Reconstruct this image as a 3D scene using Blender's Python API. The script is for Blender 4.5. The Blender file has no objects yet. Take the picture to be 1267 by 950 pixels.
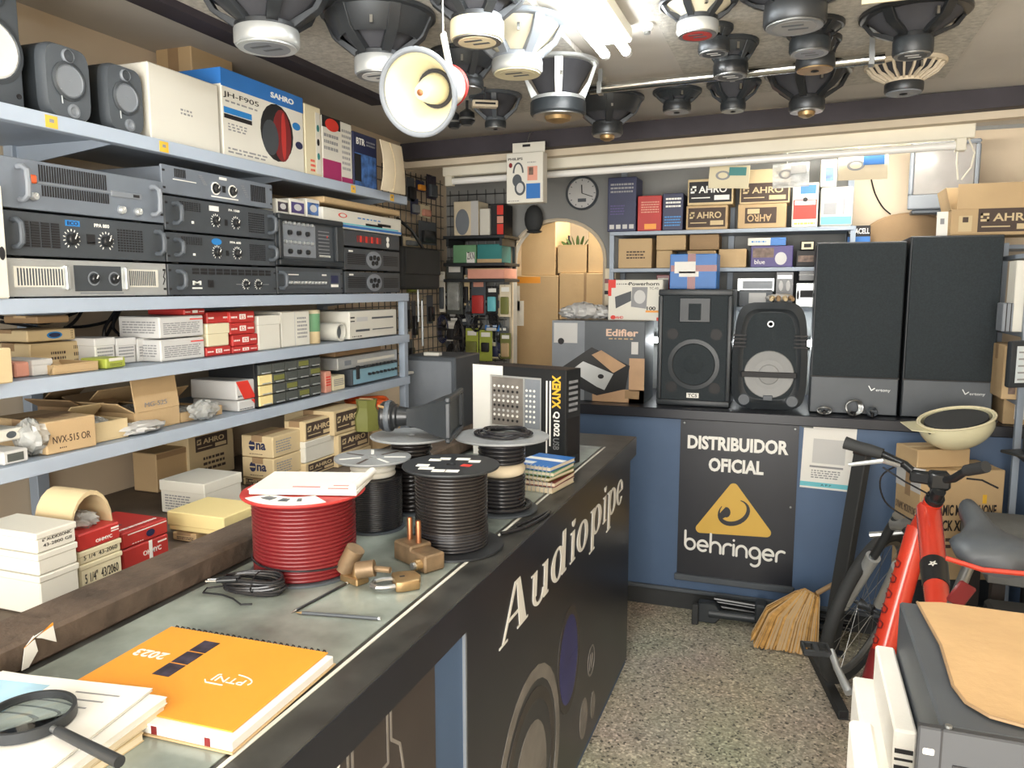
import bpy, bmesh, math, random
from mathutils import Matrix, Vector
random.seed(7)
PI = math.pi
SC = bpy.context.scene
COL = SC.collection

# ---------------------------------------------------------------- camera
FPX, CX, CY, CH = 957.0, 633.5, 475.0, 1.6
PITCH = math.radians(7.088); YAW = math.radians(20.026)
cam_d = bpy.data.cameras.new('camera'); cam = bpy.data.objects.new('camera', cam_d); COL.objects.link(cam)
cam_d.sensor_width = 36.0; cam_d.lens = FPX / 1267.0 * 36.0; cam_d.clip_start = .02
cam.location = (0, 0, CH); cam.rotation_euler = (PI/2 - PITCH, 0, YAW)
SC.camera = cam
# ---------------------------------------------------------------- world, daylight, exposure
W = bpy.data.worlds.new('world'); SC.world = W; W.use_nodes = True
W.node_tree.nodes['Background'].inputs[0].default_value = (1, .97, .93, 1)
W.node_tree.nodes['Background'].inputs[1].default_value = .6
def area(name, loc, rot, sx, sy, power, col):
    d = bpy.data.lights.new(name, 'AREA'); d.shape = 'RECTANGLE'; d.size = sx; d.size_y = sy; d.energy = power; d.color = col
    o = bpy.data.objects.new(name, d); COL.objects.link(o); o.location = loc; o.rotation_euler = rot; return o
area('shop_front_daylight', (-.3, -1.75, 1.35), (PI/2, 0, 0), 3.0, 2.2, 165, (1, .965, .91))
TUBE_POWER = 27.0
VS = SC.view_settings
VS.view_transform = 'Standard'; VS.look = 'None'; VS.gamma = 1; VS.use_curve_mapping = False; VS.exposure = 0.75

# ---------------------------------------------------------------- measuring helpers (pixel of the photo -> point on a real plane)
_f = Vector((-math.sin(YAW)*math.cos(PITCH), math.cos(YAW)*math.cos(PITCH), -math.sin(PITCH)))
_r = Vector((math.cos(YAW), math.sin(YAW), 0)); _u = _r.cross(_f); _c = Vector((0, 0, CH))
def ray(x, y): return _f + _r*((x-CX)/FPX) - _u*((y-CY)/FPX)
def hit(x, y, i, v):
    d = ray(x, y); return _c + d*((v-_c[i])/d[i])
def depth(p): return (Vector(p)-_c).dot(_f)

# ---------------------------------------------------------------- materials
def lin(c):
    if isinstance(c, str):
        c = c.lstrip('#'); c = [int(c[i:i+2], 16)/255 for i in (0, 2, 4)]
    return tuple(x/12.92 if x <= .04045 else ((x+.055)/1.055)**2.4 for x in c)
MATS = {}
def M(name, col=None, rough=.55, metal=0, var=.12, scale=9, bump=0, bscale=60, spec=.5, emit=0, alpha=1, trans=0, coat=0):
    if col is None: return MATS[name]
    m = bpy.data.materials.new(name); m.use_nodes = True; nt = m.node_tree; b = nt.nodes['Principled BSDF']
    c = lin(col); L = nt.links.new
    b.inputs['Roughness'].default_value = rough; b.inputs['Metallic'].default_value = metal
    b.inputs['Specular IOR Level'].default_value = spec
    if coat: b.inputs['Coat Weight'].default_value = coat
    if trans: b.inputs['Transmission Weight'].default_value = trans
    if alpha < 1: b.inputs['Alpha'].default_value = alpha
    tc = nt.nodes.new('ShaderNodeTexCoord')
    n = nt.nodes.new('ShaderNodeTexNoise'); n.inputs['Scale'].default_value = scale; n.inputs['Detail'].default_value = 5
    L(tc.outputs['Object'], n.inputs['Vector'])
    r = nt.nodes.new('ShaderNodeValToRGB')
    r.color_ramp.elements[0].position = .3; r.color_ramp.elements[1].position = .7
    r.color_ramp.elements[0].color = (*[x*(1-var) for x in c], 1); r.color_ramp.elements[1].color = (*[min(1, x*(1+var*.6)) for x in c], 1)
    L(n.outputs['Fac'], r.inputs['Fac']); L(r.outputs['Color'], b.inputs['Base Color'])
    if bump:
        n2 = nt.nodes.new('ShaderNodeTexNoise'); n2.inputs['Scale'].default_value = bscale; n2.inputs['Detail'].default_value = 4
        L(tc.outputs['Object'], n2.inputs['Vector'])
        bp = nt.nodes.new('ShaderNodeBump'); bp.inputs['Strength'].default_value = bump; bp.inputs['Distance'].default_value = .01
        L(n2.outputs['Fac'], bp.inputs['Height']); L(bp.outputs['Normal'], b.inputs['Normal'])
    if emit:
        b.inputs['Emission Color'].default_value = (*c, 1); b.inputs['Emission Strength'].default_value = emit
    MATS[name] = m; return m
M('kraft', '#bda27a', .75, var=.1, scale=4, bump=.08)
M('kraft_pale', '#cdb991', .75, var=.08, scale=4, bump=.08)
M('kraft_dark', '#9a7f5e', .8, var=.12, scale=4, bump=.08)
M('white_card', '#d8d6cb', .6, var=.05, scale=3)
M('grey_card', '#c6c6c4', .6, var=.05, scale=3)
M('cream_card', '#dbd2b2', .6, var=.05, scale=3)
M('yellow_card', '#efdc9d', .6, var=.05, scale=3)
M('red_card', '#b5332f', .5, var=.08)
M('magenta_card', '#a32a63', .5)
M('blue_card', '#2d6fb8', .45, var=.1)
M('navy_card', '#252b4d', .45)
M('teal_card', '#2f7d7c', .5)
M('green_card', '#6b9a73', .6)
M('pink_card', '#d99a86', .6)
M('purple_card', '#4d4379', .5)
M('cyan_card', '#6cc3cf', .5)
M('lime', '#a7b24a', .5)
M('ink', '#1b1a1c', .6)
M('panel_dark', '#3c3e41', .5, var=.1)
M('flange_grey', '#8f9293', .35, var=.15, scale=12)
M('straw_dark', '#8f6a35', .8, var=.3, scale=40)
M('print_rose', '#d8b8a2', .5, var=.05)
M('device_blue', '#86aebf', .4, var=.06)
M('tan_light', '#b99672', .5, var=.25, scale=5)
M('brown_ink', '#4a3c34', .7)
M('white_ink', '#eeede6', .5, var=.02)
M('grey_ink', '#8b8c8e', .5)
M('blue_ink', '#2b7fc4', .4)
M('red_ink', '#d8382c', .5)
M('yellow_ink', '#e2b33a', .45, var=.04)
M('gold_ink', '#d9b04c', .45, var=.04)
M('black_plastic', '#2b3034', .42, var=.15, bump=.05, bscale=300)
M('black_satin', '#232527', .28, var=.1)
M('dark_grey', '#4d5359', .45, var=.1)
M('mid_grey', '#7d838a', .45, var=.1)
M('amp_grey', '#707882', .45, metal=.1, var=.08)
M('amp_black', '#42474c', .45, metal=.05, var=.1)
M('silver', '#c4c8c8', .32, metal=.55, var=.08)
M('chrome', '#c9c9c6', .15, metal=1, var=.05)
M('steel', '#9a9c9b', .35, metal=.8, var=.15)
M('dark_steel', '#44474a', .4, metal=.6, var=.15)
M('brass', '#a58a62', .4, metal=.7, var=.2, scale=30)
M('old_brass', '#8b755a', .5, metal=.5, var=.25, scale=40, bump=.1)
M('copper', '#a56f4d', .35, metal=.8, var=.15)
M('shelf_paint', '#9aa6b4', .45, var=.08, scale=5)
M('shelf_edge', '#a9b6c6', .4, var=.06, scale=5)
M('wall_peach', '#d3c3ab', .85, var=.06, scale=2.5, bump=.05, bscale=20)
M('wall_grey', '#8b8c8a', .85, var=.08, scale=3, bump=.05, bscale=20)
M('ceiling_paint', '#c6c1b8', .9, var=.08, scale=3, bump=.06, bscale=25)
M('board_grey', '#b9b5ab', .9, var=.25, scale=60, bump=.25, bscale=160)
M('beam_dark', '#332e35', .6, var=.3, scale=6)
M('plaster_cream', '#cfc2ab', .8, var=.06)
M('batten_cream', '#dcd8c8', .5, var=.04)
M('tube_glass', '#e9e9e6', .2, var=.02)
M('counter_blue', '#4a6180', .5, var=.1, scale=3)
M('vinyl_black', '#22242b', .32, var=.2, scale=4)
M('vinyl_brown', '#3d3735', .38, var=.25, scale=3)
M('print_grey', '#7f7a74', .45, var=.25, scale=14)
M('print_dark', '#3d3835', .45, var=.25, scale=10)
M('print_blue', '#2b2f6e', .4, var=.35, scale=6)
M('bench_wood', '#6d6155', .7, var=.25, scale=8)
M('old_timber', '#5a4c40', .75, var=.45, scale=14, bump=.4, bscale=50)
M('counter_laminate', '#3a3a37', .38, var=.6, scale=11)
M('glass_green', '#8f9890', .2, var=.5, scale=6, spec=.7)
M('paper_white', '#e6e5df', .7, var=.03)
M('paper_cream', '#dccfb4', .75, var=.06)
M('paper_blue', '#a9cfe4', .6, var=.3, scale=12)
M('orange_cover', '#e79a33', .45, var=.04)
M('foam_white', '#eeece4', .8, var=.03, bump=.1, bscale=200)
M('red_wire', '#701e22', .28, var=.1)
M('black_wire', '#27272a', .26, var=.1)
M('dark_rubber', '#303233', .75, var=.1)
M('bronze_wire', '#282524', .24, var=.15)
M('clear_bag', '#c9ccc9', .15, var=.3, scale=25, alpha=.55, spec=.8, bump=.6, bscale=40)
M('smoke_plastic', '#5c605d', .2, var=.2, alpha=.85, spec=.7)
M('lens_glass', '#eaf4f4', .03, var=.01, trans=1, spec=.6)
M('horn_cream', '#e6dfc0', .4, var=.05)
M('cone_paper', '#3c3d42', .8, var=.15)
M('cone_light', '#c9c3ac', .7, var=.08)
M('cone_white', '#d9dad8', .35, var=.05)
M('cone_grey', '#8c8d8c', .5, var=.06)
M('grille_cloth', '#2d3438', .9, var=.2, scale=150, bump=.2, bscale=500)
M('bike_red', '#d5402c', .25, var=.05, coat=.6)
M('bike_dark_red', '#7b2a2c', .3, var=.15)
M('helmet_cream', '#d9d4b2', .25, var=.05, coat=.5)
M('straw', '#c79a56', .75, var=.3, scale=40)
M('tan_board', '#c8a678', .8, var=.15, scale=6, bump=.1)
M('grey_cloth', '#6b6d6c', .9, var=.1, bump=.2)
M('dark_brown', '#2c2522', .6, var=.2)
M('screen_light', '#c9d3d6', .3, var=.05)
M('crt_glass', '#8a8784', .15, var=.1)
M('orange_rubber', '#e2622c', .45)
M('leaf', '#55703a', .6)
M('olive', '#73763a', .6)
M('photo_dark', '#3b3442', .4, var=.8, scale=60)
M('photo_blue', '#4a72b0', .4, var=.8, scale=30)
M('photo_brown', '#6f5a4d', .5, var=.7, scale=40)
def lamp_mat(name, strength, col=(.93, .97, 1)):
    m = bpy.data.materials.new(name); m.use_nodes = True; b = m.node_tree.nodes['Principled BSDF']
    b.inputs['Base Color'].default_value = (.9, .9, .9, 1)
    b.inputs['Emission Color'].default_value = (*col, 1); b.inputs['Emission Strength'].default_value = strength; MATS[name] = m
lamp_mat('tube_lit', TUBE_POWER); lamp_mat('tube_lit_back', 45.0, (1, .97, .92)); lamp_mat('tube_lit_low', 22.0)
def terrazzo():
    m = bpy.data.materials.new('terrazzo'); m.use_nodes = True; nt = m.node_tree; b = nt.nodes['Principled BSDF']; L = nt.links.new
    tc = nt.nodes.new('ShaderNodeTexCoord')
    v = nt.nodes.new('ShaderNodeTexVoronoi'); v.inputs['Scale'].default_value = 115; L(tc.outputs['Object'], v.inputs['Vector'])
    r = nt.nodes.new('ShaderNodeValToRGB'); r.color_ramp.interpolation = 'CONSTANT'
    cols = [(0, '#57544b'), (.06, '#958f7e'), (.3, '#a8a290'), (.55, '#8b8676'), (.72, '#b4ae9b'), (.9, '#cdc7b4')]
    e = r.color_ramp.elements
    while len(e) < len(cols): e.new(.5)
    for i, (p, c) in enumerate(cols): e[i].position = p; e[i].color = (*lin(c), 1)
    sp = nt.nodes.new('ShaderNodeSeparateColor'); L(v.outputs['Color'], sp.inputs[0]); L(sp.outputs[0], r.inputs['Fac'])
    n = nt.nodes.new('ShaderNodeTexNoise'); n.inputs['Scale'].default_value = 2.2; n.inputs['Detail'].default_value = 6; L(tc.outputs['Object'], n.inputs['Vector'])
    mx = nt.nodes.new('ShaderNodeMix'); mx.data_type = 'RGBA'; mx.blend_type = 'MULTIPLY'; mx.inputs[0].default_value = .3
    L(r.outputs['Color'], mx.inputs[6]); L(n.outputs['Color'], mx.inputs[7])
    hs = nt.nodes.new('ShaderNodeHueSaturation'); hs.inputs['Saturation'].default_value = 1.0; hs.inputs['Value'].default_value = 1.32
    L(mx.outputs[2], hs.inputs['Color']); L(hs.outputs['Color'], b.inputs['Base Color'])
    b.inputs['Roughness'].default_value = .5; MATS['terrazzo'] = m
terrazzo()

# ---------------------------------------------------------------- mesh builder
I4 = Matrix.Identity(4)
def TR(x=0, y=0, z=0): return Matrix.Translation((x, y, z))
def RX(a): return Matrix.Rotation(a, 4, 'X')
def RY(a): return Matrix.Rotation(a, 4, 'Y')
def RZ(a): return Matrix.Rotation(a, 4, 'Z')
def aim(p, d, up=None):
    q = Vector(d).normalized().to_track_quat('Z', 'Y'); return TR(*p) @ q.to_matrix().to_4x4()
class MB:
    def __init__(s): s.v = []; s.f = []; s.k = 0
    def add(s, vs, fs, m=I4):
        o = len(s.v); s.v += [tuple(m @ Vector(p)) for p in vs]; s.f += [tuple(i+o for i in f) for f in fs]; return s
    def box(s, x0, x1, y0, y1, z0, z1, m=I4):
        return s.add([(x0,y0,z0),(x1,y0,z0),(x1,y1,z0),(x0,y1,z0),(x0,y0,z1),(x1,y0,z1),(x1,y1,z1),(x0,y1,z1)],
                     [(0,3,2,1),(4,5,6,7),(0,1,5,4),(1,2,6,5),(2,3,7,6),(3,0,4,7)], m)
    def loft(s, rings, m=I4, cap=True):
        n = len(rings[0]); vs = [p for r in rings for p in r]; fs = []
        for k in range(len(rings)-1):
            for i in range(n):
                j = (i+1) % n; fs.append((k*n+i, k*n+j, (k+1)*n+j, (k+1)*n+i))
        if cap: fs.append(tuple(reversed(range(n)))); fs.append(tuple(range((len(rings)-1)*n, len(rings)*n)))
        return s.add(vs, fs, m)
    def lathe(s, prof, m=I4, n=24, closed=False):
        vs = []; fs = []; k = len(prof)
        for r, z in prof:
            for i in range(n):
                a = 2*PI*i/n; vs.append((r*math.cos(a), r*math.sin(a), z))
        for j in range(k if closed else k-1):
            j2 = (j+1) % k
            for i in range(n):
                i2 = (i+1) % n; fs.append((j*n+i, j*n+i2, j2*n+i2, j2*n+i))
        if not closed:
            if prof[0][0] > 1e-6: fs.append(tuple(reversed(range(n))))
            if prof[-1][0] > 1e-6: fs.append(tuple(range((k-1)*n, k*n)))
        return s.add(vs, fs, m)
    def cyl(s, p0, p1, r0, r1=None, n=14):
        p0 = Vector(p0); p1 = Vector(p1); r1 = r0 if r1 is None else r1
        return s.lathe([(r0, 0), (r1, (p1-p0).length)], aim(p0, p1-p0), n)
    def tube(s, pts, r, n=7, closed=False, m=I4):
        P = [Vector(p) for p in pts]; k = len(P); rings = []; up = None
        for i in range(k):
            a = P[i-1] if (i > 0 or closed) else P[i]; b = P[(i+1) % k] if (i < k-1 or closed) else P[i]
            t = (b-a).normalized() if (b-a).length > 1e-9 else Vector((0, 0, 1))
            if up is None: up = Vector((0, 0, 1)) if abs(t.z) < .9 else Vector((1, 0, 0))
            x = up.cross(t)
            if x.length < 1e-6: x = t.orthogonal()
            x.normalize(); y = t.cross(x).normalized(); up = y
            rr = r[i] if isinstance(r, (list, tuple)) else r
            rings.append([tuple(P[i] + (x*math.cos(2*PI*j/n) + y*math.sin(2*PI*j/n))*rr) for j in range(n)])
        if closed: rings.append(rings[0]); return s.loft(rings, m, cap=False)
        return s.loft(rings, m)
    def prism(s, poly, t, m=I4):   # 2-D polygon in local xy, thickness t along z
        if t < .003: s.k += 1; t += 1.5e-5*(s.k % 45)   # overlapping strokes must not be coplanar
        n = len(poly); vs = [(x, y, 0) for x, y in poly] + [(x, y, t) for x, y in poly]
        fs = [tuple(reversed(range(n))), tuple(range(n, 2*n))] + [(i, (i+1) % n, n+(i+1) % n, n+i) for i in range(n)]
        return s.add(vs, fs, m)
    def stroke(s, pts, w, t=.0006, m=I4, n=8):
        for a, b in zip(pts[:-1], pts[1:]):
            dx, dy = b[0]-a[0], b[1]-a[1]; L = math.hypot(dx, dy)
            if L < 1e-9: continue
            ux, uy = -dy/L*w/2, dx/L*w/2
            s.prism([(a[0]-ux, a[1]-uy), (b[0]-ux, b[1]-uy), (b[0]+ux, b[1]+uy), (a[0]+ux, a[1]+uy)], t, m)
        for p in pts: s.prism([(p[0]+w/2*math.cos(2*PI*i/n), p[1]+w/2*math.sin(2*PI*i/n)) for i in range(n)], t*1.001, m)
        return s
    def ring(s, cx, cy, rx, ry, wx, wy, t=.0006, m=I4, a0=0, a1=2*PI, n=28):
        pts = [a0+(a1-a0)*i/n for i in range(n+1)]
        for a, b in zip(pts[:-1], pts[1:]):
            q = lambda A, X, Y: (cx+X*math.cos(A), cy+Y*math.sin(A))
            s.prism([q(a, rx-wx, ry-wy), q(a, rx, ry), q(b, rx, ry), q(b, rx-wx, ry-wy)], t, m)
        return s
    def ell(s, c, rx, ry, rz, m=I4, n=14, k=8):
        prof = [(math.sin(PI*i/k), -math.cos(PI*i/k)) for i in range(k+1)]
        return s.lathe([(max(a, 1e-7), b) for a, b in prof], m @ TR(*c) @ Matrix.Diagonal((rx, ry, rz, 1)), n)
    def mesh(s, name, bev=0, seg=1, smooth=35):
        me = bpy.data.meshes.new(name); me.from_pydata(s.v, [], s.f)
        bm = bmesh.new(); bm.from_mesh(me); bmesh.ops.recalc_face_normals(bm, faces=bm.faces[:])
        if bev:
            es = [e for e in bm.edges if e.is_manifold and e.calc_face_angle(0) > .6]
            bmesh.ops.bevel(bm, geom=es, offset=bev, segments=seg, affect='EDGES', profile=.5, clamp_overlap=True)
        bm.to_mesh(me); bm.free()
        if smooth:
            me.polygons.foreach_set('use_smooth', [True]*len(me.polygons)); me.set_sharp_from_angle(angle=math.radians(smooth))
        return me
def link(name, me, mat, parent=None, loc=None, rot=None):
    o = bpy.data.objects.new(name, me); COL.objects.link(o)
    if mat and not me.materials: me.materials.append(M(mat))
    if parent: o.parent = parent
    if loc: o.location = loc
    if rot: o.rotation_euler = rot
    return o
def part(name, mb, mat, parent, bev=0, seg=1, smooth=35, label=None):
    o = link(name, mb.mesh(name, bev, seg, smooth), mat, parent)
    if label: o['label'] = label
    return o
def tag(o, label, cat=None, group=None, kind=None):
    o['label'] = label
    if cat: o['category'] = cat
    if group: o['group'] = group
    if kind: o['kind'] = kind
    return o
def thing(name, label, cat, loc=(0, 0, 0), rz=0, group=None):
    o = bpy.data.objects.new(name, None); COL.objects.link(o); o.empty_display_size = .05
    o.location = loc; o.rotation_euler = (0, 0, rz); return tag(o, label, cat, group)
def struct(name, mb, mat, bev=0, parent=None, smooth=0):
    o = link(name, mb.mesh(name, bev, 1, smooth), mat, parent)
    if not parent: o['kind'] = 'structure'
    return o
TXT = {}
def text_mesh(s, bold=0, ext=.02):
    k = (s, bold, ext)
    if k not in TXT:
        cu = bpy.data.curves.new('txt', 'FONT'); cu.body = s; cu.size = 1; cu.extrude = ext; cu.offset = bold; cu.align_x = 'CENTER'; cu.align_y = 'CENTER'; cu.resolution_u = 3
        o = bpy.data.objects.new('txt', cu); me = bpy.data.meshes.new_from_object(o); bpy.data.objects.remove(o); TXT[k] = me
        xs = [v.co.x for v in me.vertices] or [0]; ys = [v.co.y for v in me.vertices] or [0]
        w = max(xs)-min(xs) or 1; h = max(ys)-min(ys) or 1; cx = (max(xs)+min(xs))/2; cy = (max(ys)+min(ys))/2
        for v in me.vertices: v.co.x = (v.co.x-cx)/w; v.co.y = (v.co.y-cy)/h
    return TXT[k].copy()
def lettering(parent, s, m, w, h, mat, bold=0, name='lettering', z=.0006, shear=0):
    me = text_mesh(s, bold)
    for v in me.vertices:
        x, y = v.co.x*w, v.co.y*h
        v.co = m @ Vector((x+shear*y, y, z if v.co.z > 0 else 0))
    me.name = name; me.materials.clear(); return link(name, me, mat, parent)

# faces of a box w x d x h (front at y = 0 facing -y, right +x, left -x, top +z)
def face_m(f, w, d, h):
    def mm(o, u, v, n): return Matrix(((u[0], v[0], n[0], o[0]), (u[1], v[1], n[1], o[1]), (u[2], v[2], n[2], o[2]), (0, 0, 0, 1)))
    return {'F': (mm((-w/2, 0, 0), (1, 0, 0), (0, 0, 1), (0, -1, 0)), w, h),
            'R': (mm((w/2, 0, 0), (0, 1, 0), (0, 0, 1), (1, 0, 0)), d, h),
            'L': (mm((-w/2, d, 0), (0, -1, 0), (0, 0, 1), (-1, 0, 0)), d, h),
            'T': (mm((-w/2, 0, h), (1, 0, 0), (0, 1, 0), (0, 0, 1)), w, d)}[f]
def decal(parent, w, d, h, spec):
    """('p', face, u0, u1, v0, v1, mat[, level[, name]])  or  ('t', face, text, uc, vc, uw, vh, mat[, level[, bold]])  or ('c', face, uc, vc, ru, rv, mat, level)"""
    k, f = spec[0], spec[1]; m, fw, fh = face_m(f, w, d, h)
    if k == 'p':
        u0, u1, v0, v1, mat = spec[2:7]; lv = spec[7] if len(spec) > 7 else 0; nm = spec[8] if len(spec) > 8 else 'printed_panel'
        return part(nm, MB().box(u0*fw, u1*fw, v0*fh, v1*fh, -.0004, .0007*(1+lv), m), mat, parent, smooth=0)
    if k == 'c':
        uc, vc, ru, rv, mat = spec[2:7]; lv = spec[7] if len(spec) > 7 else 0
        return part('printed_disc', MB().prism([(uc*fw+ru*fw*math.cos(2*PI*i/20), vc*fh+rv*fh*math.sin(2*PI*i/20)) for i in range(20)], .0007*(1+lv), m), mat, parent, smooth=0)
    if k == 't':
        s, uc, vc, uw, vh, mat = spec[2:8]; lv = spec[8] if len(spec) > 8 else 0; bold = spec[9] if len(spec) > 9 else 0; ang = spec[10] if len(spec) > 10 else 0
        return lettering(parent, s, m @ TR(uc*fw, vc*fh, .0007*lv) @ RZ(ang), uw*fw if abs(math.sin(ang)) < .5 else uw*fh, vh*fh if abs(math.sin(ang)) < .5 else vh*fw, mat, bold, z=.0007)
    if k == 'l':   # text lines as small bars
        u0, u1, v0, v1, nl, mat = spec[2:8]; mb = MB(); rr = random.Random(int(u0*997+v0*131+nl))
        for i in range(nl):
            vv = v1-(v1-v0)*(i+.5)/nl; x = u0
            while x < u1-.03:
                L = rr.uniform(.04, .14)*(u1-u0)/.8; e = min(u1, x+L)
                mb.box(x*fw, e*fw, (vv-.25*(v1-v0)/nl)*fh, (vv+.25*(v1-v0)/nl)*fh, -.0003, .0006, m); x = e+.02
        return part('print_lines', mb, mat, parent, smooth=0)
def carton(label, w, d, h, loc, rz=0, m='kraft', cat='box', name='carton', decals=(), tape='auto', group=None, bev=.003, open_top=False, lid=0, tilt=None, body='body'):
    t = thing(name, label, cat, loc, rz, group)
    if tilt: t.rotation_euler = (tilt[0], tilt[1], rz)
    if open_top:
        k = .004; b = MB(); b.box(-w/2, w/2, 0, d, 0, k); b.box(-w/2, w/2, 0, k, k, h); b.box(-w/2, w/2, d-k, d, k, h); b.box(-w/2, -w/2+k, k, d-k, k, h); b.box(w/2-k, w/2, k, d-k, k, h)
        part('tray', b, m, t, .001)
        for (mm, L, wd) in ((TR(0, 0, h) @ RX(math.radians(-150)), w, d*.45), (TR(0, d, h) @ RX(math.radians(130)), w, d*.45)):
            part('flap', MB().box(-L/2, L/2, -.002, .002, 0, wd, mm), m, t, .0008)
    else:
        part(body, MB().box(-w/2, w/2, 0, d, 0, h), m, t, bev)
        if lid: part('lid', MB().box(-w/2-.002, w/2+.002, -.002, d+.002, h-lid, h+.002), m, t, .002)
    if tape == 'auto' and m.startswith('kraft'):
        part('tape', MB().box(-w/2-.0006, w/2+.0006, d*.5-.022, d*.5+.022, h-.0005, h+.0008).box(-w/2-.0008, -w/2+.0004, d*.5-.022, d*.5+.022, h*.72, h), 'kraft_dark' if m != 'kraft_dark' else 'kraft', t, smooth=0)
    elif tape == 'auto' and not lid:
        part('closing_flap', MB().box(-w/2+.003, w/2-.003, -.0012, .0004, h*.80, h-.003), m, t, .0006)
    for s in decals: decal(t, w, d, h, s)
    return t
LX = -1.64   # front plane of the shelving on the left wall
Q = math.radians(90)
def LY(x, X=LX): return hit(x, 356, 0, X).y
def left_box(label, x0, x1, yt, z, X=-1.66, d=.25, dy=0, turn=0, **k):
    """box on the left shelving: front face spans photo columns x0..x1 on plane X, top at photo row yt"""
    y0, y1 = LY(x0, X), LY(x1, X); w = y1-y0-.003; h = hit((x0+x1)/2, yt, 0, X).z - z
    return carton(label, w, d, h, (X, (y0+y1)/2, z), Q+turn, **k)
def back_box(label, x0, x1, yt, z, Y, d=.2, turn=0, **k):
    a = hit(x0, yt, 1, Y); b = hit(x1, yt, 1, Y); w = b.x-a.x-.003; h = hit((x0+x1)/2, yt, 1, Y).z - z
    return carton(label, w, d, h, ((a.x+b.x)/2, Y, z), turn, **k)
def logo_ahro(f, u0, u1, v0, v1, panel='brown_ink', txt='kraft_pale', s='AHRO'):
    du, dv = u1-u0, v1-v0
    return [('p', f, u0, u1, v0, v1, panel), ('t', f, s, u0+du*.56, v0+dv*.62, du*.66, dv*.34, txt, 1, .02),
            ('p', f, u0+du*.04, u0+du*.17, v0+dv*.45, v0+dv*.55, txt, 1), ('p', f, u0+du*.04, u0+du*.17, v0+dv*.70, v0+dv*.8, txt, 1), ('p', f, u0+du*.04, u0+du*.075, v0+dv*.6, v0+dv*.8, txt, 1), ('p', f, u0+du*.135, u0+du*.17, v0+dv*.45, v0+dv*.65, txt, 1),
            ('p', f, u0+du*.6, u0+du*.95, v0+dv*.1, v0+dv*.33, txt, 1), ('p', f, u0+du*.06, u0+du*.5, v0+dv*.2, v0+dv*.25, txt, 1)]
# ================================================================ the setting
struct('floor', MB().box(-2.3, 1.5, -1.8, 6.2, -.05, 0), 'terrazzo')
struct('wall_left', MB().box(-2.2, -2.1, -1.8, 4.55, 0, 2.4), 'wall_peach')
struct('wall_right', MB().box(1.3, 1.4, -1.8, 4.55, 0, 2.4), 'wall_peach')
arch = [(-1.365+.295*math.cos(PI-PI*i/16), 1.77+.235*math.sin(PI*i/16)) for i in range(17)]
struct('wall_back', MB().prism([(-2.2, 0), (-1.66, 0)] + arch + [(-1.07, 0), (1.4, 0), (1.4, 2.5), (-2.2, 2.5)], .1, TR(0, 4.65, 0) @ RX(PI/2)), 'wall_grey')
struct('ceiling', MB().box(-2.3, 1.5, -1.8, 4.66, 2.4, 2.5), 'ceiling_paint')
struct('wall_passage', MB().box(-2.3, -2.2, 4.65, 6.2, 0, 2.5).box(-.6, -.5, 4.65, 6.2, 0, 2.5).box(-2.3, -.5, 6.1, 6.2, 0, 2.5), 'wall_peach')
struct('ceiling_passage', MB().box(-2.3, -.5, 4.66, 6.2, 2.45, 2.5), 'ceiling_paint')
struct('trim_1', MB().tube([(-1.66, 4.543, 0), (-1.66, 4.543, 1.77)] + [(x, 4.543, y) for x, y in arch[1:-1]] + [(-1.07, 4.543, 1.77), (-1.07, 4.543, 0)], .012, 6), 'plaster_cream', smooth=40)
# paler panel behind the shelf end: light on the back wall put into colour
struct('lit_wall_panel', MB().box(.26, 1.29, 4.545, 4.552, 1.0, 2.38), 'wall_peach')
def beam(name, lt, lb, rt, rb, Y, d, mat, xl=502, xr=1300):
    A = [hit(xl, lt, 1, Y), hit(xr, rt, 1, Y), hit(xr, rb, 1, Y), hit(xl, lb, 1, Y)]
    vs = [tuple(p) for p in A] + [(p.x, p.y+d, p.z) for p in A]
    struct(name, MB().add(vs, [(0, 1, 2, 3), (7, 6, 5, 4), (0, 4, 5, 1), (1, 5, 6, 2), (2, 6, 7, 3), (3, 7, 4, 0)]), mat)
beam('trim_3', 178, 198, 102, 127, 3.70, .07, 'beam_dark', 495)
beam('trim_4', 196, 209, 125, 141, 3.775, .06, 'plaster_cream', 495)
# board on the ceiling that carries the loudspeakers
struct('trim_5', MB().box(-1.62, -.72, .9, 3.38, 2.378, 2.399), 'board_grey')
struct('trim_6', MB().box(-.42, .49, .9, 3.38, 2.378, 2.399), 'board_grey')
struct('trim_7', MB().box(-1.70, -1.62, .4, 2.95, 2.355, 2.399), 'beam_dark')
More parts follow.
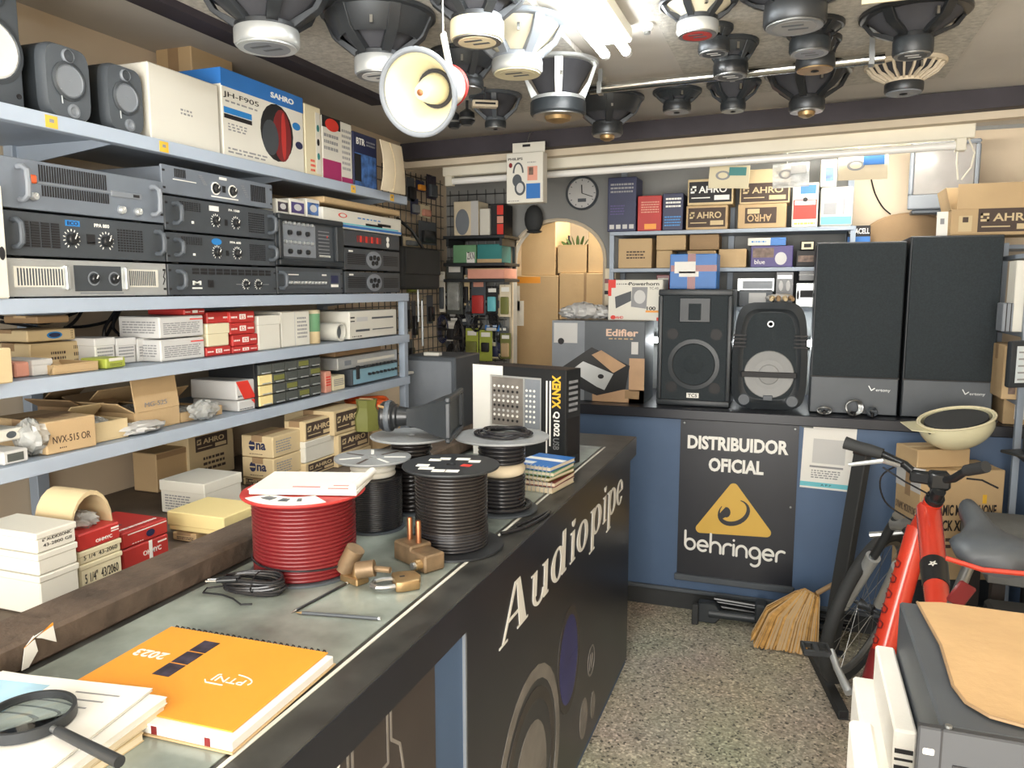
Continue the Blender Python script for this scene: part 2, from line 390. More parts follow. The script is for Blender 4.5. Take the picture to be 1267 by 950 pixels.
# ---------------------------------------------------------------- lamps and passage fill
def tube_lamp():
    t = thing('ceiling_lamp', 'bare twin-tube fluorescent lamp glowing white on the ceiling between the hanging loudspeakers', 'lamp', (-.565, 1.75, 2.395))
    part('housing', MB().box(-.06, .06, -.62, .72, -.045, 0), 'batten_cream', t, .006)
    for sx, e in ((-.035, .80), (.035, .78)):
        part('tube', MB().cyl((sx, -.6, -.062), (sx, .74, -.062), .014, n=12), 'tube_lit', t)
        part('end_cap', MB().cyl((sx, .74, -.062), (sx, .765, -.062), .0155, n=12), 'tube_glass', t)
        part('lamp_holder', MB().box(sx-.014, sx+.014, -.63, -.60, -.075, -.04), 'batten_cream', t, .003)
tube_lamp()
def batten():
    Y = 3.86; a = hit(547, 203, 1, Y); b = hit(1208, 150, 1, Y); a2 = hit(547, 221, 1, Y); b2 = hit(1208, 172, 1, Y)
    ang = -math.atan2(b.z-a.z, b.x-a.x); L = (b-a).length; h = .065
    t = thing('strip_light', 'long cream batten light with an unlit tube hung below the dark ceiling beam', 'lamp', tuple((a+b)/2)); t.rotation_euler = (0, ang, 0)
    part('housing', MB().box(-L/2, L/2, 0, .06, -h, 0), 'batten_cream', t, .004)
    part('tube', MB().cyl((-L/2+.05, .025, -h-.026), (L/2-.07, .025, -h-.026), .017, n=14), 'tube_glass', t)
    for x in (-L/2+.03, L/2-.05): part('lamp_holder', MB().box(x-.02, x+.02, .005, .05, -h-.05, -h+.002), 'batten_cream', t, .003)
    part('back_tube', MB().cyl((L/2-.75, .085, -h+.02), (L/2-.05, .085, -h+.02), .013, n=12), 'tube_lit_back', t)
    part('wire', MB().tube([(L/2-.02, .03, -h), (L/2+.005, .03, -h-.06), (L/2-.005, .03, -h-.12), (L/2-.04, .035, -h-.17)], .004, 6), 'batten_cream', t)
    part('wire', MB().tube([(L/2-.06, .03, -h-.05), (L/2-.06, .032, -h-.1), (L/2-.052, .035, -h-.17)], .004, 6), 'batten_cream', t)
batten()
t = thing('tube_light', 'short lit tube low on the back wall, glowing between the black loudspeakers', 'lamp', (-.25, 4.5, 1.30))
part('housing', MB().box(-.55, .55, .0, .045, -.02, .02), 'batten_cream', t, .003)
part('tube', MB().cyl((-.53, -.018, 0), (.53, -.018, 0), .014, n=12), 'tube_lit_low', t)
for x in (-.54, .54): part('lamp_holder', MB().box(x-.012, x+.012, -.035, .002, -.02, .02), 'batten_cream', t, .002)
d = bpy.data.lights.new('passage_fill', 'POINT'); d.energy = 30; d.color = (1, .92, .78); d.shadow_soft_size = .12  # unseen fill light added to brighten the cartons inside the arch
o = bpy.data.objects.new('passage_fill', d); COL.objects.link(o); o.location = (-.95, 4.95, 2.25)

# ---------------------------------------------------------------- shelving on the left wall
SH = [2.0, 1.575, 1.39, 1.20]
u = thing('shelving_unit', 'long pale blue-grey metal shelving along the left wall holding amplifiers and boxes', 'shelf', (0, 0, 0))
for z in SH:
    part('shelf_board', MB().box(-2.095, LX-.004, .3, 3.14, z-.008, z), 'shelf_paint', u, .001)
    part('shelf_edge', MB().box(LX-.004, LX, .3, 3.14, z-.034, z+.001).box(LX-.03, LX-.004, .3, 3.14, z-.034, z-.031), 'shelf_edge', u, .001)
for y in (.5, 1.62, 3.11):
    part('upright', MB().box(-2.095, -2.06, y-.02, y+.02, .932, 2.0), 'shelf_paint', u, .002)
part('upright', MB().box(-1.675, -1.645, 3.10, 3.135, .93, 1.54), 'shelf_paint', u, .002)
for z in SH[:3]:
    for y in (.9, 1.62, 2.35, 3.09):
        part('bracket', MB().prism([(0, 0), (.40, 0), (.40, -.012), (.02, -.055), (0, -.055)], .006, TR(-2.09, y, z-.009) @ RX(PI/2)), 'shelf_paint', u)
for y, lab in ((LY(78), 'below the small monitor loudspeakers'), (LY(212), 'below the white carton'), (LY(440), 'below the magenta box'), (LY(487), 'below the curled cream sheet')):
    tg = thing('price_tag', 'small yellow price tag on the top shelf edge ' + lab, 'tag', (LX+.0015, y, 1.984), Q, 'yellow price tags on the shelf edge')
    part('card', MB().box(-.016, .016, 0, .0012, -.016, .012), 'yellow_ink', tg, .0004); part('print', MB().box(-.006, .006, -.0004, .0002, -.004, .004), 'grey_ink', tg)
# bench behind the counter
b = thing('back_bench', 'low dusty wooden bench behind the counter carrying stacked cartons', 'bench', (0, 0, 0))
part('bench_top', MB().box(-2.095, -1.30, -.2, 3.09, .895, .928), 'bench_wood', b, .003)
for y in (-.1, .9, 1.9, 2.95): part('bench_side', MB().box(-2.09, -1.32, y-.015, y+.015, 0, .895), 'bench_wood', b)

# ---------------------------------------------------------------- the shop counter
CT = .985
c = thing('shop_counter', 'long dark counter with black printed front panels and worn laminate top', 'counter', (0, 0, 0))
part('cabinet', MB().box(-1.26, -.622, -.35, 3.13, 0, .905), 'counter_blue', c)
part('counter_top', MB().box(-1.29, -.60, -.4, 3.16, .905, CT), 'counter_laminate', c, .003)
part('front_edge', MB().box(-.6005, -.5985, -.4, 3.16, .907, CT-.002), 'vinyl_black', c)
part('glass_panel', MB().box(-1.13, -.685, -.3, 2.9, CT-.001, CT+.0015), 'glass_green', c)
part('inlay_strip', MB().box(-.676, -.669, -.3, 2.9, CT-.001, CT+.0012), 'white_card', c)
part('back_rail', MB().box(-1.255, -1.145, -.4, 2.95, CT, CT+.052), 'old_timber', c, .006)
part('front_panel', MB().box(-.623, -.617, .25, 1.262, .06, .904), 'vinyl_brown', c, label='dark panel printed with outline drawings')
part('front_panel', MB().box(-.623, -.617, 1.41, 3.128, .03, .904), 'vinyl_black', c, label='black vinyl panel with big serif lettering and loudspeaker print')
part('end_panel', MB().box(-1.25, -.63, 3.128, 3.132, .03, .904), 'vinyl_black', c)
part('trim_strip', MB().box(-.623, -.615, 1.404, 1.411, .03, .904), 'mid_grey', c)
CM = Matrix(((0, 0, 1, -.617), (1, 0, 0, 0), (0, 1, 0, 0), (0, 0, 0, 1)))
# serif lettering, each glyph drawn as outlines (cap height 1, x-height .68)
def glyph(ch, mb, x, s, m, wd):
    def P(pts): mb.prism([(x+a*wd+.12*s*b*0, b*s) for a, b in pts], .0012, m)
    def R(cx, cy, rx, ry, wx, wy, a0=0, a1=2*PI): mb.ring(x+cx*wd, cy*s, rx*wd, ry*s, wx*wd, wy*s, .0012, m, a0, a1)
    th = .21
    if ch == 'A':
        P([(.02, 0), (.10, 0), (.56, .93), (.50, 1.03)]); P([(.50, 1.03), (.62, 1.03), (.99, 0), (.70, 0)]); P([(.24, .30), (.80, .30), (.80, .36), (.27, .36)])
        P([(-.06, 0), (.24, 0), (.24, .04), (-.06, .04)]); P([(.62, 0), (1.05, 0), (1.05, .04), (.62, .04)])
    if ch == 'u':
        P([(.1, .2), (.1+th, .2), (.1+th, .68), (.1, .68)]); P([(.72, 0), (.72+th, 0), (.72+th, .68), (.72, .68)]); P([(0, .64), (.2, .64), (.2, .68), (0, .68)]); P([(.62, .64), (.8, .64), (.8, .68), (.62, .68)])
        R(.45, .22, .35, .24, .15, .06, PI, 2*PI); P([(.72, 0), (1.0, 0), (1.0, .05), (.72, .05)])
    if ch in 'do':
        R(.42, .33, .42, .35, .23, .06)
        if ch == 'd': P([(.70, 0), (.70+th, 0), (.70+th, 1.05), (.70, 1.05)]); P([(.58, 1.01), (.72, 1.01), (.72, 1.05), (.58, 1.05)]); P([(.72, 0), (1.0, 0), (1.0, .05), (.72, .05)])
    if ch == 'i':
        P([(.15, 0), (.62, 0), (.62, .04), (.15, .04)]); P([(.27, 0), (.50, 0), (.50, .68), (.27, .68)]); P([(.12, .64), (.3, .64), (.3, .68), (.12, .68)]); R(.38, .88, .15, .11, .15, .11)
    if ch == 'p':
        R(.54, .33, .42, .35, .23, .06); P([(.12, -.34), (.12+th, -.34), (.12+th, .68), (.12, .68)]); P([(0, -.34), (.42, -.34), (.42, -.30), (0, -.30)]); P([(0, .64), (.14, .64), (.14, .68), (0, .68)])
    if ch == 'e':
        R(.44, .33, .43, .35, .23, .06, .15, 2*PI-.55); P([(.15, .33), (.85, .33), (.85, .38), (.15, .38)])
mb = MB(); Z0 = .757
SHM = CM @ TR(0, Z0, .0004) @ Matrix(((1, .10, 0, 0), (0, 1, 0, 0), (0, 0, 1, 0), (0, 0, 0, 1)))
for ch, yy, wd in (('A', 1.615, .185), ('u', 1.83, .155), ('d', 2.01, .155), ('i', 2.19, .125), ('o', 2.285, .165), ('p', 2.455, .165), ('i', 2.625, .11), ('p', 2.705, .155), ('e', 2.865, .13)):
    glyph(ch, mb, yy, .142, SHM, wd)
part('lettering', mb, 'white_ink', c, smooth=0)
for nm, cy, cz, rx, rz_, wx, mat in (('printed_woofer', 1.84, .29, .27, .30, .035, 'print_grey'), ('printed_woofer', 1.84, .29, .215, .24, .03, 'print_dark'), ('printed_woofer', 1.84, .27, .14, .17, .14, 'print_grey'),
                                ('printed_horn', 2.21, .45, .125, .17, .02, 'print_dark'), ('printed_horn', 2.21, .45, .10, .145, .10, 'print_blue'), ('printed_badge', 2.5, .31, .05, .055, .006, 'print_grey'),
                                ('printed_tweeter', 2.40, .15, .05, .07, .05, 'print_grey'), ('printed_tweeter', 2.53, .13, .03, .05, .03, 'print_grey')):
    part(nm, MB().ring(cy, cz, rx, rz_, wx, wx*rz_/rx, .001 if wx < .1 else .0007, CM), mat, c, smooth=0)
part('printed_badge', MB().stroke([(2.475, .285), (2.49, .335), (2.505, .285)], .008, .001, CM).stroke([(2.512, .28), (2.512, .33), (2.525, .318), (2.512, .305)], .007, .001, CM), 'print_grey', c)
mb = MB()
for pts in ([(.955, .90), (.955, .55)], [(.968, .90), (.968, .80), (1.078, .80), (1.078, .90)], [(1.09, .90), (1.09, .835), (1.12, .81), (1.135, .74), (1.14, .4)], [(.82, .9), (.82, .84), (.93, .84), (.93, .5)], [(.60, .86), (.78, .86), (.78, .4)]): mb.stroke(pts, .006, .0008, CM)
part('outline_print', mb, 'print_grey', c)
mb = MB(); x = 0
part('lettering', MB().stroke([(.905, .882), (.915, .87), (.93, .885)], .005, .0008, CM).stroke([(.915, .87), (.908, .852)], .005, .0008, CM), 'white_ink', c)
# torn paper stuck in the rail
t = thing('torn_paper', 'torn scrap of white paper with orange edge stuck to the timber rail', 'paper', (-1.143, .865, .99), Q)
part('scrap', MB().prism([(-.03, -.0), (-.022, .035), (-.005, .048), (.0, .02), (-.018, .0)], .0012, RX(PI/2)).prism([(-.008, .046), (.03, .052), (.034, .02), (.008, .038)], .0015, RX(PI/2)), 'paper_white', t)
part('orange_edge', MB().prism([(-.024, .035), (.03, .056), (.03, .051), (-.006, .044)], .0012, TR(0, -.0006, 0) @ RX(PI/2)), 'orange_cover', t)

# ---------------------------------------------------------------- back counter with poster
BT = 1.015; BY = 3.8
c = thing('back_counter', 'blue fronted back counter with black worktop under the black loudspeakers', 'counter', (0, 0, 0))
part('cabinet', MB().box(-1.03, 1.28, BY, 4.5, .09, .965), 'counter_blue', c)
part('plinth', MB().box(-1.02, 1.28, BY-.008, 4.48, 0, .09), 'dark_rubber', c)
part('plinth_rail', MB().box(-1.02, 1.0, BY-.018, BY, .085, .105), 'dark_grey', c, .003)
part('worktop', MB().box(-1.06, 1.29, BY-.03, 4.52, .965, BT), 'vinyl_black', c, .004)
def poster():
    a = hit(841, 517, 1, BY); b = hit(982, 719, 1, BY); w = b.x-a.x+.0; cx = (a.x+b.x)/2
    t = thing('poster', 'black dealer poster with white lettering and a yellow triangle emblem on the blue counter', 'poster', (cx, BY-.004, .17))
    W2, Hh = .545, .795
    part('sheet', MB().box(-W2/2, W2/2, -.002, .003, 0, Hh), 'vinyl_black', t)
    part('bottom_batten', MB().box(-W2/2-.01, W2/2+.01, -.018, .003, -.02, .012), 'dark_grey', t, .004)
    fm = Matrix(((1, 0, 0, 0), (0, 0, -1, -.002), (0, 1, 0, 0), (0, 0, 0, 1)))
    def loc(x, y): p = hit(x, y, 1, BY); return p.x-cx, p.z-.17
    for s, x0, x1, y0, y1 in (('DISTRIBUIDOR', 851, 976, 540, 560), ('OFICIAL', 877, 945, 567, 586)):
        l = loc(x0, (y0+y1)/2-2); r = loc(x1, (y0+y1)/2+2)
        lettering(t, s, fm @ TR((l[0]+r[0])/2, (l[1]+r[1])/2, 0), r[0]-l[0], .068, 'white_ink', .04)
    T = [loc(908, 598), loc(862, 655), loc(953, 661)]
    cxy = (sum(p[0] for p in T)/3, sum(p[1] for p in T)/3); poly = []
    for i, p in enumerate(T):   # rounded corners
        d = Vector((p[0]-cxy[0], p[1]-cxy[1])).normalized(); a0 = math.atan2(d.y, d.x); q = Vector(p)-d*.02
        for k in range(-4, 5): poly.append((q.x+.022*math.cos(a0+k*.26), q.y+.022*math.sin(a0+k*.26)))
    part('emblem_triangle', MB().prism(poly, .0008, fm), 'gold_ink', t, smooth=0)
    ex, ez = loc(908, 634)
    mb = MB(); n = 22
    for k in range(n):   # crescent
        a0 = math.radians(-205+k*(285/n)); a1 = math.radians(-205+(k+1)*(285/n))
        w0 = .004+.022*math.sin(PI*k/n)**1.3; w1 = .004+.022*math.sin(PI*(k+1)/n)**1.3
        q = lambda A, r: (ex+1.0*r*math.cos(A)+.25*r*math.sin(A), ez+.92*r*math.sin(A))
        mb.prism([q(a0, .073-w0), q(a0, .073), q(a1, .073), q(a1, .073-w1)], .0007, fm @ TR(0, 0, .0008))
    mb.prism([(ex-.035+.02*math.cos(PI*2*i/14)+(.012 if math.cos(PI*2*i/14) < -.3 else 0)*-1, ez-.0+.026*math.sin(PI*2*i/14)-(.02 if math.cos(PI*2*i/14) < -.3 else 0)) for i in range(14)], .0007, fm @ TR(0, 0, .0008))
    part('emblem_mark', mb, 'vinyl_black', t, smooth=0)
    # rounded lower-case word built from strokes
    l = loc(848, 671); r = loc(970, 687); L = r[0]-l[0]; mb = MB(); w = .0125; X = .052
    def arc(cx, cy, rx, ry, a, b, n=12): return [(cx+rx*math.cos(math.radians(a+(b-a)*i/n)), cy+ry*math.sin(math.radians(a+(b-a)*i/n))) for i in range(n+1)]
    R = X/2; x = 0; mm = fm @ TR(l[0], l[1]-.028, 0) @ Matrix(((1, 0, 0, 0), (-.03, 1, 0, 0), (0, 0, 1, 0), (0, 0, 0, 1)))
    adv = {}
    for ch in 'behringer':
        if ch == 'b': ss = [[(0, X*1.75), (0, R)], arc(R, R, R, R, 0, 360, 20)]; a = X
        elif ch == 'e': ss = [[(.002, R*.98), (X, R)] + arc(R, R, R, R, 0, 310, 18)]; a = X
        elif ch == 'h': ss = [[(0, 0), (0, X*1.75)], [(0, R)] + arc(R, R, R, R, 180, 0) + [(X, 0)]]; a = X
        elif ch == 'r': ss = [[(0, 0), (0, R)] + arc(R, R, R, R, 180, 60)]; a = X*.72
        elif ch == 'i': ss = [[(0, 0), (0, X)], [(0, X*1.42), (0, X*1.44)]]; a = 0
        elif ch == 'n': ss = [[(0, 0), (0, R)] + arc(R, R, R, R, 180, 0) + [(X, 0)]]; a = X
        elif ch == 'g': ss = [arc(R, R, R, R, 0, 360, 20), [(X, R), (X, -R*.5)] + arc(R, -R*.5, R, R, 0, -130)]; a = X
        for p in ss: mb.stroke([(x+q[0], q[1]) for q in p], w, .0008, mm)
        x += a+.0155
    wd_ = part('lettering', mb, 'white_ink', t, smooth=0)
    for v in wd_.data.vertices:  # fit to the measured width
        ox = l[0]; v.co.x = ox+(v.co.x-ox)*(L/(x-.0155))
    for x, z in ((-.255, .775), (.255, .775), (.25, .4)): part('tack', MB().lathe([(.006, 0), (.004, .004), (0.0001, .0045)], TR(x, -.002, z) @ RX(PI/2), 10), 'steel', t)
poster()
def notice():
    a = hit(993, 524, 1, BY); b = hit(1054, 608, 1, BY)
    w, h = b.x-a.x, a.z-b.z
    t = thing('paper_notice', 'white payment notice taped to the blue counter behind the bicycle grip', 'notice', ((a.x+b.x)/2, BY-.003, b.z)); t.rotation_euler = (0, math.radians(1.5), 0)
    part('sheet', MB().box(-w/2, w/2, -.0015, .002, 0, h), 'paper_white', t)
    for s in (('p', 'F', .0, 1, .03, .10, 'cyan_card'), ('t', 'F', 'A P P', .5, .065, .2, .03, 'ink', 1), ('l', 'F', .2, .75, .16, .30, 4, 'grey_ink'), ('p', 'F', .16, .8, .33, .36, 'grey_ink'), ('p', 'F', .2, .82, .40, .78, 'grey_card')):
        o = decal(t, w, 0, h, s); o.location.y = -.0015
    part('tape', MB().box(-w/2-.01, -w/2+.04, -.0022, -.001, h-.02, h+.012), 'smoke_plastic', t)
notice()
# back shelves
b = thing('wall_shelves', 'grey metal shelves on the back wall crowded with small cartons', 'shelf', (0, 0, 0))
BS = [1.905, 1.705, 1.50]; SY = 4.25
for z, x1 in zip(BS, (.26, .26, .26)):
    part('shelf_board', MB().box(-.97, x1, SY, 4.545, z-.02, z), 'shelf_paint', b, .002)
for x in (-.96, -.35, .25): part('upright', MB().box(x-.015, x+.015, 4.52, 4.548, 1.1, 2.3), 'shelf_paint', b)
for x in (-.965, .255): part('side_post', MB().box(x-.012, x+.012, SY+.005, SY+.03, 1.48, 1.905), 'shelf_paint', b)
# ================================================================ top shelf, left wall
Z1, Z2, Z3, Z4 = [z+.0015 for z in SH]
def woofer(parent, m, R, cone='cone_paper', ring='dark_grey', cap=.35, nm='woofer', dome=.0):
    """round driver on a front panel: m maps local z to the outward normal"""
    part(nm+'_ring', MB().lathe([(R, 0), (R, .004), (R*.86, .007), (R*.82, .002)], m, 28), ring, parent)
    part(nm+'_cone', MB().lathe([(R*.84, .004), (R*.78, .006), (R*.70, .001), (R*cap, -.004+dome), (0.0001, .006+dome)], m, 28), cone, parent)
FM = RX(PI/2)   # local z -> -y (front normal)
# bookshelf loudspeaker with silver cone
y0 = LY(-30, -1.70); y1 = LY(50, -1.70)
t = thing('bookshelf_speaker', 'black bookshelf loudspeaker with shiny silver woofer cone at the top left', 'speaker', (-1.70, (y0+y1)/2, Z1), Q)
w = y1-y0; h = .36
part('cabinet', MB().box(-w/2, w/2, .012, .27, 0, h), 'black_plastic', t, .004); part('baffle', MB().box(-w/2+.004, w/2-.004, 0, .014, .004, h-.004), 'dark_grey', t, .006, 2)
woofer(t, TR(-.0, 0, .125) @ FM, .076, 'cone_white', 'amp_black', .3); woofer(t, TR(-.0, 0, .255) @ FM, .045, 'dark_grey', 'amp_black', .4, 'tweeter')
part('port', MB().lathe([(.006, 0), (.006, .002), (.003, .001)], TR(.06, 0, .035) @ FM, 12), 'ink', t)
for k, (x0, x1, ya, lab) in enumerate(((74, 129, 62, 'left of two small grey monitor loudspeakers, beside the silver-coned speaker'), (147, 191, 86, 'right of two small grey monitor loudspeakers, touching the white carton'))):
    X = -1.665; a = LY(x0, X); b = LY(x1, X); w = b-a; h = hit((x0+x1)/2, ya, 0, X).z-Z1
    t = thing('monitor_speaker', lab, 'speaker', (X, (a+b)/2, Z1), Q, 'small monitor loudspeakers on the top shelf')
    prof = []
    for i in range(28):
        an = 2*PI*i/28; cx, cz = math.cos(an), math.sin(an)
        prof.append((w/2*math.copysign(abs(cx)**.42, cx), h/2+h/2*math.copysign(abs(cz)**.42, cz)))
    prof_s = [(x*.93, h/2+(z-h/2)*.95) for x, z in prof]
    part('cabinet', MB().loft([[(x, .03, z) for x, z in prof], [(x*1.0, .17, z) for x, z in prof]]), 'black_plastic', t)
    part('baffle', MB().loft([[(x, .03, z) for x, z in prof], [(x, .012, z) for x, z in prof], [(x, 0, z) for x, z in prof_s]]), 'dark_grey', t)
    woofer(t, TR(0, 0, h*.52) @ FM, w*.36, 'mid_grey', 'amp_black', .3); woofer(t, TR(0, 0, h*.85) @ FM, w*.13, 'amp_black', 'mid_grey', .5, 'tweeter')
    part('port', MB().lathe([(w*.13, 0), (w*.13, .004), (w*.09, .005), (w*.05, .001), (.0001, .001)], TR(w*.06, 0, h*.13) @ FM, 16), 'mid_grey', t)
    part('trim_curve', MB().tube([(w*(.06+.0)+(-w*.30+.01*math.cos(a_))*1, -.003, h*.3+math.sin(a_)*.02) for a_ in (0, .5, 1)] + [(-w*.18, -.003, h*.2)], .0015, 5), 'silver', t)
left_box('plain white carton on the top shelf between the monitor loudspeakers and the blue box', 197, 281, 95, Z1, -1.66, .26, m='white_card', decals=[('l', 'F', .42, .62, .42, .52, 2, 'grey_ink')], tape=None)
t = left_box('white and blue loudspeaker carton printed with a red and black rounded speaker', 284, 382, 106, Z1, -1.66, .24, m='white_card', tape=None, decals=[
    ('p', 'F', 0, 1, .80, 1, 'blue_card'), ('p', 'T', 0, 1, 0, 1, 'blue_card'), ('p', 'L', 0, 1, .82, 1, 'blue_card'), ('t', 'F', 'SAHRO', .72, .90, .30, .07, 'white_ink', 1, .03), ('t', 'F', 'JH-F905', .22, .71, .40, .075, 'ink', 0),
    ('p', 'F', .02, .33, .50, .57, 'blue_ink'), ('p', 'F', .02, .33, .44, .49, 'ink'), ('l', 'F', .04, .40, .62, .66, 1, 'grey_ink'), ('l', 'F', .06, .3, .3, .4, 3, 'grey_ink'), ('l', 'F', .05, .5, .04, .12, 2, 'grey_ink'),
    ('c', 'F', .64, .44, .21, .36, 'ink', 0), ('c', 'F', .70, .42, .12, .33, 'bike_dark_red', 1), ('c', 'F', .72, .42, .03, .30, 'red_card', 2), ('c', 'F', .55, .36, .10, .22, 'amp_black', 2), ('c', 'F', .90, .60, .055, .05, 'blue_ink', 0), ('c', 'F', .93, .36, .05, .05, 'navy_card', 0),
    ('c', 'L', .5, .7, .3, .14, 'amp_black', 0), ('c', 'L', .55, .3, .25, .16, 'amp_black', 0)])
left_box('narrow cream box standing edge-on beside the blue and white speaker carton', 383, 403, 133, Z1, -1.66, .2, m='cream_card', tape=None, decals=[('l', 'F', .3, .6, .05, .25, 3, 'red_ink'), ('p', 'F', .66, .94, .05, .92, 'white_card'), ('c', 'F', .8, .3, .08, .05, 'teal_card', 1), ('c', 'F', .8, .5, .08, .05, 'ink', 1), ('c', 'F', .8, .7, .08, .05, 'teal_card', 1)])
left_box('magenta and white gadget box with a round red seal on the top shelf', 404, 440, 150, Z1, -1.66, .15, m='white_card', tape=None, decals=[('p', 'F', .0, .6, .0, .32, 'magenta_card'), ('p', 'F', 0, .6, .82, 1, 'ink'), ('c', 'F', .32, .88, .22, .1, 'red_ink', 1), ('l', 'F', .05, .55, .45, .75, 3, 'grey_ink'), ('p', 'F', .62, 1, 0, .1, 'magenta_card'), ('l', 'F', .65, .96, .2, .9, 8, 'grey_ink'), ('p', 'T', 0, 1, 0, 1, 'ink')])
left_box('dark box with blue sky print behind the curled cream sheet', 441, 470, 168, Z1, -1.66, .15, m='navy_card', tape=None, decals=[('p', 'F', .05, .95, .02, .62, 'photo_blue'), ('t', 'F', 'BTR', .3, .84, .35, .12, 'white_ink', 1, .02), ('l', 'F', .55, .95, .78, .9, 2, 'grey_ink'), ('p', 'F', .05, .3, .1, .6, 'ink', 1)])
left_box('brown carton pushed back on the top shelf behind the blue and white box', 250, 300, 70, Z1, -1.93, .15, m='kraft')
t = thing('curled_sheet', 'curled cream cardboard sheet hanging over the front edge of the top shelf', 'sheet', (0, 0, 0))
a = hit(470, 172, 0, -1.60); b = hit(503, 242, 0, -1.60)
rows = []
for k in range(9):
    v = k/8; z = a.z+(b.z-a.z)*v; bow = .018*math.sin(v*PI)
    rows.append([(-1.60+bow*.5, a.y+.01*math.sin(v*3), z), (-1.595+bow, (a.y+b.y)/2-.01+.02*v, z-.002), (-1.605+bow*.3, b.y-.03+.03*v, z+.003), (-1.607+bow*.3, b.y-.03+.03*v, z+.003), (-1.597+bow, (a.y+b.y)/2-.01+.02*v, z-.002), (-1.602+bow*.5, a.y+.01*math.sin(v*3), z)])
part('sheet', MB().loft(rows), 'paper_cream', t, smooth=60); part('crease', MB().tube([(rows[k][1][0]+.001, rows[k][1][1]-.03, rows[k][1][2]) for k in range(9)], .0015, 4), 'kraft_pale', t)

# ================================================================ amplifiers
def handle(t, x, h, m='dark_grey', z0=.012):
    part('handle', MB().tube([(x, 0, z0+.008), (x, -.02, z0+.008), (x, -.032, z0+.016), (x, -.034, h*.5), (x, -.032, h-z0-.016), (x, -.02, h-z0-.008), (x, 0, h-z0-.008)], .0065, 8), m, t)
def knob(t, x, z, r, m='black_satin', ticks=True, tick='white_ink', ring=None):
    kb = part('knob', MB().lathe([(r, 0), (r*.95, .010), (r*.8, .012), (.0001, .012)], TR(x, -.004, z) @ FM, 18), m, t)
    part('knob_pointer', MB().box(-.0012, .0012, -.0006, .0004, 0, r*.8, TR(x, -.0166, z) @ RY(.5)), 'white_ink', kb)
    if ticks:
        mb = MB()
        for k in range(13):
            a = math.radians(-60+k*25); mb.box(-.0028, .0028, -.0005, .0004, -.001, .001, TR(x+math.cos(a)*r*1.5, -.0048, z+math.sin(a)*r*1.5) @ RY(-a))
        part('dial_marks', mb, tick, t, smooth=0)
    if ring: part('dial_ring', MB().lathe([(r*1.6, 0), (r*1.6, .002), (r*1.3, .002), (r*1.3, 0)], TR(x, -.0045, z) @ FM, 22), ring, t)
def slots(t, x0, x1, z0, z1, n, m='ink', horiz=False, f=.5):
    mb = MB()
    for k in range(n):
        if horiz: zz = z0+(z1-z0)*(k+.5)/n; hh = (z1-z0)/n*f/2; mb.box(x0, x1, -.0056, -.0035, zz-hh, zz+hh)
        else: xx = x0+(x1-x0)*(k+.5)/n; ww = (x1-x0)/n*f/2; mb.box(xx-ww, xx+ww, -.0056, -.0035, z0, z1)
    part('vent_slots', mb, m, t, smooth=0)
def grid(t, x0, x1, z0, z1, nx, nz, m='ink', f=.6):
    mb = MB()
    for i in range(nx):
        for j in range(nz):
            xx = x0+(x1-x0)*(i+.5)/nx; zz = z0+(z1-z0)*(j+.5)/nz; mb.box(xx-(x1-x0)/nx*f/2, xx+(x1-x0)/nx*f/2, -.0054, -.0035, zz-(z1-z0)/nz*f/2, zz+(z1-z0)/nz*f/2)
    part('vent_grid', mb, m, t, smooth=0)
def bar(t, x0, x1, z0, z1, m, nm='marking', y=-.0052): return part(nm, MB().box(x0, x1, y, -.0035, z0, z1), m, t, smooth=0)
def amp(label, yc, z, h, m='amp_black', w=.483, d=.36, X=-1.655, ears=True, name='amplifier', body=None, group='rack amplifiers on the shelf'):
    t = thing(name, label, 'amplifier', (X, yc, z+.003), Q, group); h -= .006
    bw = w-.045 if ears else w-.004
    part('chassis', MB().box(-bw/2, bw/2, .002, d, .001, h-.001), body or m, t, .002)
    part('front_panel', MB().box(-w/2, w/2, -.004, .003, 0, h), m, t, .0015)
    if ears:
        for sx in (-1, 1):
            for zz in (h*.2, h*.8): part('rack_hole', MB().box(sx*(w/2-.008)-.005, sx*(w/2-.008)+.005, -.0052, -.003, zz-.003, zz+.003), 'ink', t, .001)
    for x in (-bw*.4, bw*.4): part('foot', MB().cyl((x, .03, -.003), (x, .03, .002), .01, n=10), 'dark_rubber', t)
    return t, h
ya = (LY(8)+LY(213))/2-.005; yb = ya+.488; 
# column of three next to the left edge
t, h = amp('silver grey amplifier with white vent grilles, lowest in the left column', ya, Z2, .093, 'silver', body='amp_black')
bar(t, -.055, .085, .012, h-.012, 'amp_black', 'control_panel', -.0058)
for x0, x1 in ((-.205, -.085), (.11, .20)):
    bar(t, x0-.006, x1+.01, .022, h-.018, 'white_card', 'grille_plate', -.0050); slots(t, x0, x1, .026, h-.022, 16 if x0 < 0 else 14, 'dark_grey')
for o_ in t.children[-1:]: o_.location.y = -.0004
for x in (.0, .062): knob(t, x, h*.5, .011, ticks=False, ring='mid_grey')
for x in (-.078, .098): part('post', MB().box(x-.006, x+.006, -.014, -.003, .016, h-.014), 'silver', t, .002)
bar(t, -.045, -.02, h*.68, h*.72, 'white_ink'); bar(t, -.04, .09, .006, .0085, 'mid_grey'); bar(t, .03, .042, h*.6, h*.66, 'white_ink')
for sx in (-1, 1): part('emblem', MB().stroke([(sx*.232-.004, .03), (sx*.232+.003, .045), (sx*.232-.002, .05), (sx*.232+.004, .066)], .003, .0008, TR(0, -.004, 0) @ FM), 'ink', t)
t, h = amp('black amplifier with two dials and a light blue badge, middle of the left column', ya, Z2+.093, .105)
handle(t, -.205, h); handle(t, .21, h); grid(t, -.19, -.085, .02, h-.02, 4, 10, 'ink', .8); grid(t, .08, .165, .02, h-.02, 9, 9, 'ink')
